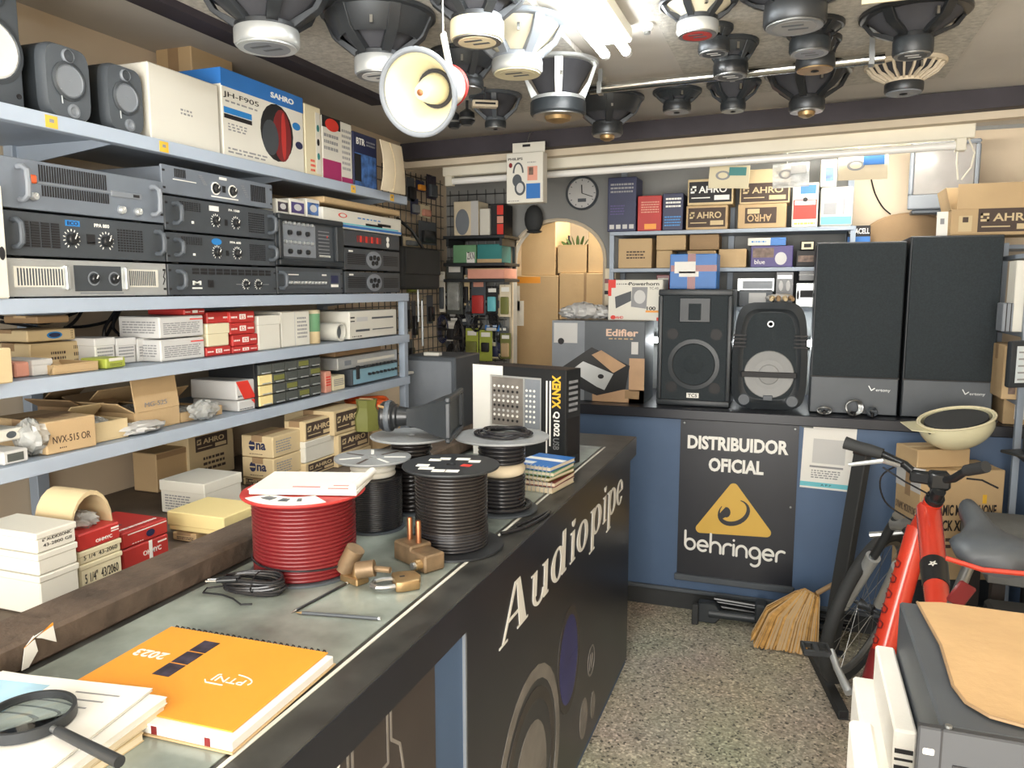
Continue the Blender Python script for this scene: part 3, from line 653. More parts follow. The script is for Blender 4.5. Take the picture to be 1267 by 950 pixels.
for x in (-.055, .045): knob(t, x, h*.45, .014)
bar(t, -.07, -.03, h*.76, h*.9, 'blue_ink', 'badge'); t2 = lettering(t, 'ECO', TR(-.05, -.0052, h*.83) @ FM, .03, .009, 'navy_card', .03); lettering(t, 'PPA 800', TR(.035, -.004, h*.83) @ FM, .045, .009, 'white_ink', .02)
bar(t, -.012, .012, h*.35, h*.6, 'ink', 'switch_plate'); bar(t, -.01, .01, h*.38, h*.4, 'grey_ink')
t, h = amp('large grey amplifier with orange rocker switch and thick handles, top of the left column', ya+.003, Z2+.198, .118, 'amp_grey')
handle(t, -.185, h, 'mid_grey'); handle(t, .20, h, 'mid_grey')
slots(t, -.135, .055, h*.60, h*.93, 28); slots(t, -.13, .06, h*.30, h*.52, 28)
bar(t, -.14, .065, h*.545, h*.575, 'mid_grey', 'trim_bar', -.0068); part('nameplate', MB().box(.065, .165, -.0075, -.003, h*.48, h*.62), 'mid_grey', t, .004); bar(t, .135, .155, h*.52, h*.585, 'ink', 'logo', -.0082)
part('rocker_switch', MB().box(-.165, -.143, -.012, -.002, h*.53, h*.70), 'orange_rubber', t, .003); knob(t, -.152, h*.27, .009, 'silver', False)
for x in (.095, .148): knob(t, x, h*.2, .010, 'silver', False); part('knob_skirt', MB().lathe([(.012, 0), (.011, .003), (.0001, .003)], TR(x, -.004, h*.2) @ FM, 16), 'mid_grey', t)
# second column
t, h = amp('black amplifier with slotted top strip and two small dials, lowest of second column', yb, Z2, .093, 'amp_black')
handle(t, -.205, h); 
grid(t, -.15, .215, h*.68, h*.9, 11, 2, 'ink', .8)
for x in (.085, .145): knob(t, x, h*.36, .010)
bar(t, .04, .07, h*.36-.001, h*.36+.001, 'grey_ink'); bar(t, .16, .2, h*.36-.001, h*.36+.001, 'grey_ink')
lettering(t, 'M', TR(-.13, -.004, h*.40) @ FM, .035, .012, 'white_ink', .03); bar(t, -.15, -.11, h*.2, h*.25, 'white_ink'); bar(t, -.085, -.065, h*.25, h*.5, 'ink', 'rocker_switch', -.008)
for kk, (zz, hh, lab, badge) in enumerate(((.093, .088, 'black amplifier with two dials and an oval blue badge in the second column', 'blue_ink'), (.181, .1, 'black two-dial amplifier with white badge, third up in the second column', 'white_ink'))):
    t, h = amp(lab, yb, Z2+zz, hh)
    handle(t, -.208, h); handle(t, .212, h); grid(t, -.185, -.1, h*.62, h*.9, 9, 5, 'ink'); grid(t, .11, .19, .015, h-.015, 9, 9, 'ink')
    for x in (-.04, .05): knob(t, x, h*.42, .012)
    if badge == 'blue_ink': part('badge', MB().prism([(-.04+.022*math.cos(2*PI*i/16), h*.8+.010*math.sin(2*PI*i/16)) for i in range(16)], .001, TR(0, -.004, 0) @ FM), badge, t)
    else: bar(t, -.065, -.025, h*.72, h*.88, badge, 'badge')
    lettering(t, 'PA 1500' if kk else 'PPA 600', TR(.045, -.004, h*.82) @ FM, .05, .007, 'white_ink', .02); bar(t, .0, .012, h*.3, h*.5, 'ink', 'switch_plate')
    for x in (-.14, -.135): bar(t, x, x+.004, h*.25, h*.33, 'white_ink')
t, h = amp('blue-grey amplifier with twin white ringed dials on top of the second column', yb-.004, Z2+.281, .084, 'amp_grey')
for x in (-.03, .045): knob(t, x, h*.45, .012, ring='white_ink', ticks=False)
bar(t, -.012, .02, h*.82, h*.92, 'white_ink', 'badge'); bar(t, -.05, .07, h*.12, h*.17, 'white_ink'); bar(t, -.2, -.11, h*.52, h*.55, 'white_ink'); slots(t, -.195, -.15, h*.62, h*.92, 7); slots(t, .13, .205, h*.2, h*.85, 12); bar(t, .0, .014, h*.35, h*.6, 'ink', 'switch_plate')
for k in range(6): bar(t, -.10+k*.004, -.085+k*.004, h*(.82-.06*k), h*(.84-.06*k), 'grey_ink'); bar(t, .085+k*.004, .1+k*.004, h*(.72-.08*k), h*(.74-.08*k), 'grey_ink')
# third column: mixing amplifier over a flat amplifier
y0, y1 = LY(346), LY(428)
t, h = amp('flat black amplifier with small knob row and blue display, under the mixing amplifier', (y0+y1)/2, Z2, .098, w=y1-y0-.006)
ww = y1-y0-.006
bar(t, -ww/2+.04, ww/2-.02, .018, h-.014, 'dark_grey', 'control_panel', -.0055)
for k in range(11): knob(t, -ww/2+.065+k*.021, h*.42, .006, 'silver', False)
bar(t, ww/2-.085, ww/2-.035, h*.42, h*.72, 'navy_card', 'display', -.0062); bar(t, ww/2-.085, ww/2-.035, h*.25, h*.36, 'white_ink', 'buttons', -.006); bar(t, -ww/2+.06, -ww/2+.12, h*.7, h*.74, 'white_ink', y=-.0058); bar(t, .06, .09, h*.7, h*.76, 'white_ink', y=-.0058)
handle(t, -ww/2+.014, h)
t, h = amp('black powered mixing amplifier with a grey knob panel in the third column', (y0+y1)/2-.004, Z2+.098, .178, w=ww-.01, ears=False)
w3 = ww-.01
part('surround', MB().box(-w3/2, w3/2, -.02, -.003, 0, .02).box(-w3/2, w3/2, -.02, -.003, h-.02, h).box(-w3/2, -w3/2+.022, -.02, -.003, .02, h-.02).box(w3/2-.05, w3/2, -.02, -.003, .02, h-.02), 'black_plastic', t, .004)
bar(t, -w3/2+.03, .03, .03, h-.026, 'mid_grey', 'control_panel', -.0055)
for j in range(4):
    for k in range(7):
        r = .009 if j in (0, 2) and k in (1, 3, 5) else .0055
        if j in (0, 2) and k not in (1, 3, 5): continue
        part('knob', MB().lathe([(r, 0), (r*.9, .01), (.0001, .011)], TR(-w3/2+.045+k*.026, -.005, .048+j*.032) @ FM, 12), 'black_satin' if r > .006 else 'silver', t)
for k in range(8): bar(t, .05, .12, .035+k*.013, .038+k*.013, 'grey_ink'); 
bar(t, .105, .11, h*.62, h*.66, 'red_ink'); bar(t, .055, .125, h*.2, h*.24, 'white_ink')
# fourth column
y0, y1 = LY(430), LY(498); ww = y1-y0-.004; yc = (y0+y1)/2
for k, lab in enumerate(('small black socket-fronted amplifier, lowest in the right-hand column', 'small black socket-fronted amplifier, second in the right-hand column')):
    t, h = amp(lab, yc, Z2+k*.092, .09, w=ww, ears=False)
    slots(t, -ww/2+.02, -.07, .02, h-.02, 6, horiz=True); slots(t, .08, ww/2-.02, .02, h-.02, 6, horiz=True)
    part('socket_panel', MB().lathe([(.055, 0), (.055, .002), (.0001, .002)], TR(0, -.004, h*.5) @ FM @ Matrix.Diagonal((1.1, .65, 1, 1)), 24), 'mid_grey', t)
    for x, z in ((-.03, .58), (0, .62), (.03, .58), (-.012, .34), (.016, .36)): part('socket', MB().lathe([(.010, 0), (.010, .004), (.006, .001), (.0001, .001)], TR(x, -.006, h*z) @ FM, 12), 'black_satin', t)
    bar(t, -ww/2+.03, -ww/2+.06, h*.82, h*.9, 'white_ink')
t, h = amp('black effects unit with glowing red level digits, third in the right-hand column', yc, Z2+.184, .066, w=ww, ears=False)
for k in range(9): bar(t, -.13+k*.022, -.115+k*.022, h*.3, h*.72, 'red_ink' if k % 2 else 'bike_dark_red', 'indicator')
for x, z in ((.12, .68), (.12, .3)): part('badge', MB().lathe([(.012, 0), (.011, .001), (.0001, .001)], TR(x, -.004, h*z) @ FM, 14), 'white_ink', t)
t = left_box('white and blue device carton lying above the right-hand amplifier column', 402, 498, 264, Z2+.252, -1.66, .2, m='white_card', tape=None, decals=[('p', 'F', 0, 1, .08, .22, 'blue_card'), ('p', 'F', .1, .95, .24, .32, 'cyan_card'), ('c', 'F', .22, .7, .05, .13, 'red_ink', 0), ('c', 'F', .22, .7, .035, .09, 'white_card', 1), ('l', 'F', .4, .7, .62, .75, 1, 'blue_ink'), ('p', 'F', .5, .72, .32, .45, 'ink', 1), ('p', 'F', .66, .84, .4, .55, 'ink', 1)])
left_box('flat worn cardboard carton on top of the white and blue device carton', 404, 497, 252, Z2+.252+.087, -1.66, .2, m='kraft', bev=.004)
for i, (x0, x1, lab, mt) in enumerate(((346, 361, 'white picture box above the mixing amplifier, leftmost of three', 'photo_dark'), (362, 381, 'lilac picture box above the mixing amplifier, middle of three', 'purple_card'), (382, 399, 'pale blue picture box above the mixing amplifier, rightmost of three', 'photo_blue'))):
    left_box(lab, x0, x1, 247, Z2+.278, -1.68, .1, m='white_card', tape=None, group='picture boxes above the mixing amplifier', decals=[('p', 'F', .08, .92, .15, .8, mt), ('c', 'F', .5, .5, .25, .2, 'grey_card', 1)])
left_box('white printed card box at the left end of the amplifier shelf', -20, 13, 228, Z2, -1.60 if False else -1.63, .1, m='white_card', tape=None, decals=[('c', 'F', .8, .4, .12, .06, 'ink')])

# ================================================================ third shelf
def cable(label, pts, r, mat='black_wire', cat='cable', name='cable', group=None, n=6, res=6):
    P = [Vector(p) for p in pts]; out = []
    for i in range(len(P)-1):
        p0 = P[max(i-1, 0)]; p1 = P[i]; p2 = P[i+1]; p3 = P[min(i+2, len(P)-1)]
        for k in range(res):
            s = k/res; out.append(.5*((2*p1)+(p2-p0)*s+(2*p0-5*p1+4*p2-p3)*s*s+(3*p1-p0-3*p2+p3)*s**3))
    out.append(P[-1])
    o = link(name, MB().tube(out, r, n).mesh(name, smooth=60), mat); return tag(o, label, cat, group)
def L(x, y, X): return tuple(hit(x, y, 0, X))
for i, pts in enumerate((((150, 378), (138, 395), (110, 403), (80, 405)), ((152, 378), (140, 400), (120, 430), (85, 437)), ((148, 378), (130, 405), (128, 425), (118, 420)), ((106, 376), (92, 398), (70, 410), (40, 404), (0, 398)), ((143, 390), (140, 405), (148, 416), (138, 425)), ((0, 392), (30, 398), (60, 399), (95, 386)))):
    cable('black power cable hanging behind the amplifiers on the third shelf', [L(x, y, -2.02+.01*i) for x, y in pts], .005, group='power cables hanging behind the third shelf')
OV = [('c', 'F', .55, .5, .16, .32, 'blue_ink', 0), ('c', 'F', .55, .5, .12, .2, 'navy_card', 1), ('l', 'F', .9, .98, .1, .9, 4, 'brown_ink')]
left_box('kraft box with blue oval emblem at the left of the third shelf, lower of two', 30, 95, 424, Z3, -1.80, .15, m='kraft_pale', group='kraft boxes with blue oval emblem', decals=[('l', 'F', .4, .7, .3, .7, 2, 'brown_ink'), ('l', 'F', .86, .98, .1, .9, 3, 'brown_ink')])
left_box('kraft box with blue oval emblem at the left of the third shelf, upper of two', 28, 90, 408, Z3+.073, -1.80, .15, m='kraft_pale', group='kraft boxes with blue oval emblem', decals=OV)
left_box('small brown carton on top of the blue oval boxes', 42, 84, 391, Z3+.073+.045, -1.81, .12, m='kraft_dark')
left_box('tan carton standing at the far left end of the third shelf', -34, 9, 432, Z3, -1.62+.0, .12, m='kraft_pale')
left_box('flat pink box lying at the left of the third shelf', 10, 30, 449, Z3, -1.70, .12, m='pink_card', tape=None, decals=[('p', 'T', .1, .9, .1, .9, 'pink_card')])
left_box('flat grey box beside the pink box on the third shelf', 32, 58, 446, Z3, -1.69, .12, m='grey_card', lid=.012)
left_box('small open kraft tray with loose papers on the third shelf', 58, 116, 450, Z3, -1.67, .14, m='kraft', open_top=True, tape=None)
left_box('pale yellow box with white label near the front of the third shelf', 123, 152, 443, Z3, -1.67, .08, m='lime', tape=None, turn=.12, decals=[('p', 'F', .15, .85, .7, 1.0, 'white_card'), ('l', 'F', .2, .8, .2, .5, 2, 'olive')])
for i, (x0, x1, lab) in enumerate(((112, 138, 'first grey printed box in the low row behind the yellow box'), (139, 164, 'second grey printed box in the low row behind the yellow box'), (165, 191, 'third grey printed box in the low row, next to the stacked pair'))):
    left_box(lab, x0, x1, 419, Z3, -1.74, .12, m='grey_card', group='grey printed boxes on the third shelf', tape=None, lid=.02, decals=[('l', 'F', .1, .9, .2, .7, 4, 'grey_ink')])
for k, lab in enumerate(('white printed box with red stripe, lower of the stacked pair', 'white printed box with red stripe, upper of the stacked pair')):
    left_box(lab, 194, 250, (419, 391)[k], (Z3, Z3+.0665)[k], -1.675, .15, m='grey_card', group='white printed boxes with red stripe', tape=None, decals=[('p', 'F', .68, .98, .80, .86, 'red_ink'), ('l', 'F', .08, .9, .15, .72, 6, 'grey_ink'), ('l', 'L', .1, .9, .2, .8, 5, 'grey_ink')])
RD = [('p', 'F', .38, .62, .3, .75, 'white_ink'), ('t', 'F', 'ES', .5, .52, .16, .3, 'red_card', 1), ('l', 'F', .05, .3, .35, .65, 1, 'white_ink'), ('l', 'F', .7, .95, .35, .65, 1, 'white_ink')]
zz = Z3
for k, lab in enumerate(('red parts box at the bottom of the red stack', 'red parts box second from the bottom of the red stack', 'red parts box third from the bottom of the red stack', 'red parts box on top of the red stack')):
    t = left_box(lab, 284+k*.4-(3 if k > 1 else 0), 317-(3 if k > 1 else 0), 428-k*14.3, zz, -1.675, .16, m='red_card', group='red parts boxes on the third shelf', tape=None, decals=RD); zz = hit(300, 428-k*14.3, 0, -1.675).z+.0012
left_box('low red parts box under the cream box', 251, 283, 429, Z3, -1.675, .16, m='red_card', group='red parts boxes on the third shelf', tape=None, decals=RD)
left_box('plain cream box resting on the low red parts box', 253, 281, 401, hit(267, 429, 0, -1.675).z+.0015, -1.675, .12, m='cream_card', tape=None, lid=.03)
left_box('red parts box lying on top behind the cream box, left', 226, 253, 382, hit(222, 391, 0, -1.675).z+.0015, -1.685, .14, m='red_card', group='red parts boxes on the third shelf', tape=None, decals=RD[:1]+RD[2:])
left_box('red parts box lying on top of the cream box', 254, 283, 386, hit(267, 401, 0, -1.675).z+.0015, -1.685, .14, m='red_card', group='red parts boxes on the third shelf', tape=None, decals=RD[2:])
left_box('white carton right of the red stack on the third shelf', 317, 345, 391, Z3, -1.675, .14, m='white_card', lid=.03)
left_box('taller white carton with grey print behind the floral tin', 346, 382, 385, Z3, -1.68, .16, m='white_card', tape=None, decals=[('l', 'F', .55, .9, .2, .85, 6, 'grey_ink'), ('p', 'F', .45, .47, 0, 1, 'grey_card')])
yt = LY(391, -1.69)
t = thing('storage_tin', 'round tin with floral print between white carton and white roll', 'tin', (-1.72, yt, Z3))
part('can', MB().lathe([(.034, 0), (.035, .003), (.035, .115), (.034, .118)], n=24), 'kraft_pale', t); part('floral_band', MB().lathe([(.0352, .045), (.0356, .047), (.0356, .11), (.0352, .112)], n=24), 'green_card', t); part('lid', MB().lathe([(.0365, .112), (.0365, .124), (.034, .126), (.0001, .126)], n=24), 'cream_card', t)
yt = LY(418, -1.68); t = thing('tape_roll', 'white cylinder roll lying end-on beside the white slotted device', 'roll', (-1.67, yt, Z3+.036), Q)
part('tube', MB().lathe([(.036, 0), (.036, .12), (.030, .12), (.030, 0)], RX(-PI/2), 28, closed=True), 'white_card', t); part('core', MB().lathe([(.0298, .02), (.0298, .024), (.0001, .024)], RX(-PI/2), 24), 'dark_grey', t)
t = left_box('white slotted metal device standing at the right end of the third shelf', 431, 490, 384, Z3+.004, -1.66, .2, m='white_card', name='slotted_device', cat='device', tape=None, body='casing', decals=[('p', 'F', .45, .92, .68, .75, 'dark_grey', 0, 'slot'), ('p', 'F', .12, .4, .25, .33, 'dark_grey', 0, 'slot'), ('p', 'F', .46, .92, .27, .31, 'dark_grey', 0, 'slot'), ('p', 'F', .14, .36, .62, .78, 'grey_card', 0, 'label'), ('p', 'F', .02, .1, .75, .8, 'ink', 0, 'slot'), ('p', 'F', .02, .1, .62, .66, 'ink', 0, 'slot'), ('l', 'F', .05, .25, .05, .12, 1, 'ink')])
for y in (-.06, .06): part('foot', MB().cyl((y, .03, -.004), (y, .03, .001), .008, n=8), 'dark_rubber', t)
left_box('loose silver plug adaptors bag on the third shelf behind the tin', 400, 430, 384, Z3, -1.85, .1, m='dark_grey', name='adaptor_box', tape=None)
cable('black tangled lead behind the white slotted device', [L(380, 392, -1.9), L(395, 386, -1.85), L(408, 392, -1.85), L(402, 400, -1.88), L(415, 397, -1.9), L(425, 388, -1.9)], .005)

# ================================================================ fourth shelf
def parts_tray(): pass
left_box('pale small carton with a clear window at the far left of the fourth shelf', -14, 20, 560, Z4, -1.66, .1, m='grey_card', tape=None, decals=[('p', 'F', .15, .8, .2, .8, 'smoke_plastic')])
left_box('small white plastic case above the clear window carton', -18, 16, 533, Z4+.046, -1.70, .09, m='white_card', tape=None, decals=[('c', 'F', .5, .5, .2, .3, 'dark_grey')])
yy = LY(16, -1.86); t = thing('round_dish', 'shallow dark loudspeaker dust dish behind the small white case', 'dish', (-1.86, yy, Z4))
part('dish', MB().lathe([(.03, 0), (.062, .03), (.066, .034), (.064, .037), (.03, .006), (.0001, .006)], n=28), 'dark_steel', t); part('rim', MB().lathe([(.064, .032), (.067, .035), (.064, .039), (.061, .035)], n=28, closed=True), 'steel', t)
def bag(label, c, r, mat='clear_bag', seed=1, name='plastic_bag', cat='bag', knot=True, parent=None, bottom=None):
    rr = random.Random(seed); mb = MB(); n, k = 22, 11; rings = []
    for j in range(k+1):
        a = -PI/2+PI*j/k; rings.append([(r[0]*max(math.cos(a), .04)*math.cos(2*PI*i/n)*rr.uniform(.68, 1.18), r[1]*max(math.cos(a), .04)*math.sin(2*PI*i/n)*rr.uniform(.68, 1.18), max(-r[2]*.96, r[2]*math.sin(a)*rr.uniform(.78, 1.12))) for i in range(n)])
    me = mb.loft(rings)
    if parent: o = part(name, me, mat, parent, smooth=18); o.location = c; return o
    t = thing(name, label, cat, (c[0], c[1], c[2]))
    o = part('film', me, mat, t, smooth=18); o.location = (0, 0, r[2])
    o2 = part('contents', MB().ell((0, 0, r[2]*.8), r[0]*.6, r[1]*.6, r[2]*.55, n=9, k=5), 'steel', t)
    return t
def open_carton(label, x0, x1, yt, z, X, d, m='kraft', turn=0, texts=(), flap_lift=70, group=None, filler=True):
    """carton lying open at the right-hand end with folded flaps and plastic inside"""
    y0, y1 = LY(x0, X), LY(x1, X); w = y1-y0; h = hit((x0+x1)/2, yt, 0, X).z-z
    t = thing('open_carton', label, 'box', (X, (y0+y1)/2, z), Q+turn, group); k = .004
    part('body', MB().box(-w/2, w/2, 0, d, 0, k).box(-w/2, w/2, 0, k, k, h).box(-w/2, w/2, d-k, d, k, h).box(-w/2, -w/2+k, k, d-k, k, h).box(w/2-k, w/2, k, d-k, k, h), m, t, .0012)
    part('flap', MB().box(-w/2, w/2, -.002, .002, 0, d*.5, TR(0, 0, h) @ RX(math.radians(-flap_lift))), m, t, .001)
    part('flap', MB().box(-w/2, w/2, -.002, .002, 0, d*.45, TR(0, d, h) @ RX(math.radians(50))), m, t, .001)
    part('flap', MB().box(-.002, .002, .004, d-.004, 0, w*.4, TR(-w/2, 0, h) @ RY(math.radians(-60))), m, t, .001)
    if filler: bag(None, (0, d*.5, h*.72), (w*.38, d*.36, h*.42), 'clear_bag', seed=int(x0)+3, parent=t, name='plastic_filler')
    for s in texts: decal(t, w, d, h, s)
    return t
t = left_box('kraft carton with handwritten code in front on the left of the fourth shelf', 44, 106, 520, Z4, -1.66, .2, m='kraft', turn=-.08, decals=[('t', 'F', 'NVX-515 OR', .5, .42, .75, .22, 'brown_ink', 0), ('l', 'F', .25, .4, .12, .2, 1, 'brown_ink'), ('p', 'T', .3, .7, .2, .6, 'kraft_dark')])
bag('crumpled clear plastic bag bulging out beside the handwritten front carton', (-1.70, LY(33, -1.70)-.02, Z4), (.045, .032, .045), seed=4)
open_carton('open carton behind the handwritten front carton, dark packing inside', 92, 140, 502, Z4, -1.84, .16, 'kraft_dark', turn=.1)
open_carton('low open carton tray filled with loose flat parts', 107, 147, 523, Z4, -1.68, .13, 'kraft_pale', turn=-.05, flap_lift=110)
bag('flat silver plastic bag lying on the shelf edge', (-1.69, LY(163, -1.69), Z4), (.05, .085, .016), 'grey_card', seed=9)
open_carton('open kraft carton with pencilled code on its raised flap', 158, 214, 508, Z4, -1.70, .2, 'kraft', flap_lift=8, texts=(('t', 'F', 'MG-525', .45, 1.35, .5, .25, 'grey_ink', 3),))
open_carton('open kraft carton spilling bubble wrap beside the red striped boxes', 216, 268, 508, Z4, -1.70, .2, 'kraft', flap_lift=100)
bag('bubble wrap bundle lying on the fourth shelf by the spilling carton', (-1.675, LY(244, -1.675), Z4), (.03, .06, .03), seed=12)
STR = lambda f: [('l', 'F', .62, .95, .55, .8, 1, 'dark_grey'), ('l', 'F', .05, .5, .1, .28, 1, 'dark_grey')]
for k, lab in enumerate(('grey-white box with diagonal red stripe, lower of two by the drawer cabinet', 'grey-white box with diagonal red stripe, upper of two by the drawer cabinet')):
    X = -1.675; t = left_box(lab, 289+k*(-2), 327-k*2, (494, 470)[k], (Z4, hit(308, 494, 0, -1.675).z+.003)[k], X, .19, m='grey_card', tape=None, group='grey boxes with diagonal red stripe', decals=STR(0), turn=-.03)
    w = LY(327)-LY(289); hh = (hit(308, 494, 0, X).z-Z4, hit(306, 470, 0, X).z-hit(308, 494, 0, X).z-.003)[k]; part('red_stripe', MB().prism([(-w*.1+k*-.06, hh-.001), (-w*.1+k*-.06+.055, hh-.001), (w*.14+k*-.06+.055, .001), (w*.14+k*-.06, .001)], .0012, FM), 'red_ink', t)
# drawer cabinet
y0, y1 = LY(320), LY(398); w = y1-y0; h = min(.152, hit(360, 441, 0, -1.66).z-Z4)
t = thing('drawer_cabinet', 'black small parts cabinet with rows of smoky plastic drawers on the fourth shelf', 'cabinet', (-1.66, (y0+y1)/2, Z4), Q)
part('case', MB().box(-w/2, w/2, .012, .20, 0, h), 'black_satin', t, .002); part('face_frame', MB().box(-w/2, w/2, 0, .012, 0, .006).box(-w/2, w/2, 0, .012, h-.006, h).box(-w/2, -w/2+.004, 0, .012, 0, h).box(w/2-.004, w/2, 0, .012, 0, h), 'black_satin', t)
dm = MB().box(.0012, w/5-.003, -.006, .011, .0012, (h-.012)/4-.002).mesh('drawer', .001); lm = MB().box(w/5*.2, w/5*.8, -.012, -.006, .003, .007).mesh('pull', .001)
ly = MB().box(.006, w/5-.008, -.0068, -.0058, .010, (h-.012)/4-.008).mesh('label')
for j in range(4):
    for k in range(5):
        dr = link('drawer', dm if not (k == 0 and j < 3) else MB().box(.0012, w/5-.003, -.006, .011, .0012, (h-.012)/4-.002).mesh('drawer', .001), 'smoke_plastic' if not (k == 0 and j < 3) else 'yellow_card', t, (-w/2+k*w/5+.001, 0, .006+j*(h-.012)/4))
        link('pull', lm, 'silver', dr)
        if (j+k) % 3 == 0 and k: link('label', ly, 'olive', dr)
left_box('slim pink-brown box right of the drawer cabinet', 399, 407, 460, Z4, -1.665, .1, m='pink_card', tape=None, decals=[('l', 'F', .1, .9, .3, .8, 4, 'red_ink')])
left_box('small cream booklet box beside the slim pink box', 408, 424, 465, Z4, -1.67, .1, m='cream_card', tape=None, decals=[('l', 'F', .1, .9, .3, .8, 4, 'grey_ink')])
t = left_box('light blue test instrument with rows of knobs on the fourth shelf', 432, 491, 452, Z4+.004, -1.665, .22, m='amp_black', name='test_instrument', cat='device', tape=None, body='casing', decals=[('p', 'F', .03, .97, .08, .92, 'device_blue', 0, 'face_plate')])
w = LY(491)-LY(432); h = .105
for j, z in enumerate((.038, .072)):
    for k in range(9):
        if k in (0,) and j == 0: continue
        part('knob', MB().lathe([(.006, 0), (.005, .012), (.0001, .012)], TR(-w*.25+k*w*.085, -.001, z) @ FM, 10), 'black_satin', t)
part('socket', MB().box(-w*.42, -w*.36, -.006, .001, .025, .08), 'black_satin', t, .002)
for y in (-.1, .1): part('foot', MB().cyl((y, .03, -.004), (y, .03, .001), .008, n=8), 'dark_rubber', t)
left_box('flat silver disc player lying on the blue test instrument', 415, 490, 438, hit(461, 452, 0, -1.665).z+.003, -1.67, .2, m='silver', name='disc_player', cat='device', tape=None, body='casing', decals=[('p', 'F', .3, .95, .35, .6, 'white_card', 0, 'front_strip'), ('p', 'F', .1, .2, .3, .7, 'mid_grey', 0, 'tray_door')])
left_box('thin brown manual lying on the silver disc player', 412, 470, 431, hit(452, 438, 0, -1.67).z+.003, -1.69, .16, m='kraft_dark', tape=None, name='manual', cat='book', body='cover')
left_box('small white adapter at the far right end of the fourth shelf', 497, 511, 461, Z4, -1.665, .06, m='white_card', name='adapter', cat='device', tape=None, decals=[('p', 'F', .2, .8, .3, .7, 'grey_card')])
# ================================================================ cartons on the bench behind the counter
BZ = .9315
def corner_box(label, xc, yt, x1, xl, X, z=None, yb=None, **k):
    """box whose near corner shows at photo column xc: front (facing the counter) runs to x1, the side facing the camera to xl"""
    y0, y1 = LY(xc, X), LY(x1, X); zt = hit(xc, yt, 0, X).z
    if z is None: z = hit(xc, yb, 0, X).z
    d = X-hit(xl, 356, 1, y0).x
    return carton(label, y1-y0, d, zt-z, (X, (y0+y1)/2, z), Q, **k)
HW = 'ink'
z = BZ
for k, (yt, lab, txt) in enumerate(((716, 'plain white box at the bottom of the white stack by the timber rail', None), (688, 'plain white box in the middle of the white stack by the timber rail', None), (661, 'white box with handwritten note on top of the white stack', 1))):
    X = -1.42; zt = hit(46, yt, 0, X).z
    dec = [('t', 'F', '6" AUDIOSONIC', .52, .62, .75, .16, HW), ('t', 'F', '43-2800 GII', .52, .34, .72, .16, HW)] if txt else []
    y0, y1 = LY(20, X), LY(72, X); carton(lab, y1-y0, .17, zt-z, (X, (y0+y1)/2, z), Q, m='white_card', decals=dec, lid=.012, group='white boxes stacked on the bench'); z = zt+.003
z = BZ
for k, (yt, m, lab, dec) in enumerate(((701, 'cream_card', 'cream box with handwriting at the bottom of the second stack', [('t', 'F', '5 1/4"  43/2060', .5, .5, .8, .35, HW)]), (684, 'cream_card', 'cream box with handwriting under the open red box', [('t', 'F', '5 1/4  43-2060', .5, .5, .8, .35, HW)]), (661, 'red_card', 'open red box holding foil and a bent cardboard flap', [('t', 'F', 'OHMYC', .6, .32, .4, .2, 'white_ink', 0, .02), ('p', 'F', .78, .97, .70, .8, 'white_ink'), ('p', 'F', .78, .97, .56, .62, 'white_ink')]))):
    X = -1.445; zt = hit(101, yt, 0, X).z; y0, y1 = LY(73, X), LY(130, X)
    t = carton(lab, y1-y0-.004, .16, zt-z, (X, (y0+y1)/2, z), Q, m=m, decals=dec, lid=0 if k == 2 else .01, tape=None, group=None if k == 2 else 'handwritten cream boxes'); z = zt+.0025
w = y1-y0
rows = [[(w*.48*math.cos(a)*1.0, yv, .0+.085*math.sin(a)) for a in [PI*i/10 for i in range(11)]] + [(w*.44*math.cos(a), yv, .0+.075*math.sin(a)) for a in [PI*(10-i)/10 for i in range(11)]] for yv in (.02, .13)]
f = part('bent_flap', MB().loft(rows), 'kraft_pale', t, smooth=50); f.location = (0, 0, hit(101, 661, 0, -1.445).z-t.location.z)
bag(None, (0, .07, hit(101, 661, 0, -1.445).z-t.location.z+.012), (w*.36, .06, .022), 'clear_bag', 22, parent=t, name='foil')
z = BZ
for k, (yt, lab) in enumerate(((678, 'red box with white tape at the bottom right of the red boxes'), (657, 'red box with round blue seal on top of the taped red box'))):
    X = -1.475; zt = hit(161, yt, 0, X).z; y0, y1 = LY(131, X), LY(191, X)
    dec = [('c', 'F', .6, .45, .09, .22, 'navy_card', 1), ('p', 'F', .12, .97, .78, .84, 'white_ink'), ('l', 'F', .2, .45, .12, .2, 1, 'white_ink'), ('l', 'T', .1, .9, .1, .2, 1, 'white_ink'), ('p', 'T', .05, .4, .35, .75, 'dark_grey')] if k else [('p', 'F', .55, .62, 0, 1, 'white_ink', 1, 'tape'), ('t', 'F', 'OHMYC', .62, .45, .4, .25, 'white_ink', 0, .02), ('p', 'F', .75, .95, .72, .8, 'white_ink')]
    carton(lab, y1-y0, .17, zt-z, (X, (y0+y1)/2, z), Q, m='red_card', decals=dec, tape=None, group='red boxes on the bench'); z = zt+.002
corner_box('long grey-white carton lying on the bench below the leaning logo carton', 240, 604, 288, 184, -1.60, z=BZ, m='white_card', decals=[('l', 'L', .1, .7, .1, .6, 6, 'grey_ink')], tape=None, lid=.03)
corner_box('tan carton under the pale yellow box', 226, 668, 262, 196, -1.46, z=BZ, m='kraft', decals=[('l', 'L', .2, .9, .2, .6, 2, 'brown_ink')])
zt = hit(226, 668, 0, -1.46).z
corner_box('pale yellow carton resting across the tan carton beside the red spool', 263, 647, 312, 192, -1.37, z=zt+.003, m='yellow_card', tape=None, lid=.035)
corner_box('kraft carton with dark logo, bottom of the bench stack under the taped pair', 330, 598, 368, 290, -1.62, z=BZ, m='kraft_pale', decals=logo_ahro('L', .1, .5, .15, .95)+logo_ahro('F', .1, .9, .1, .9))
zb = hit(330, 598, 0, -1.62).z+.002
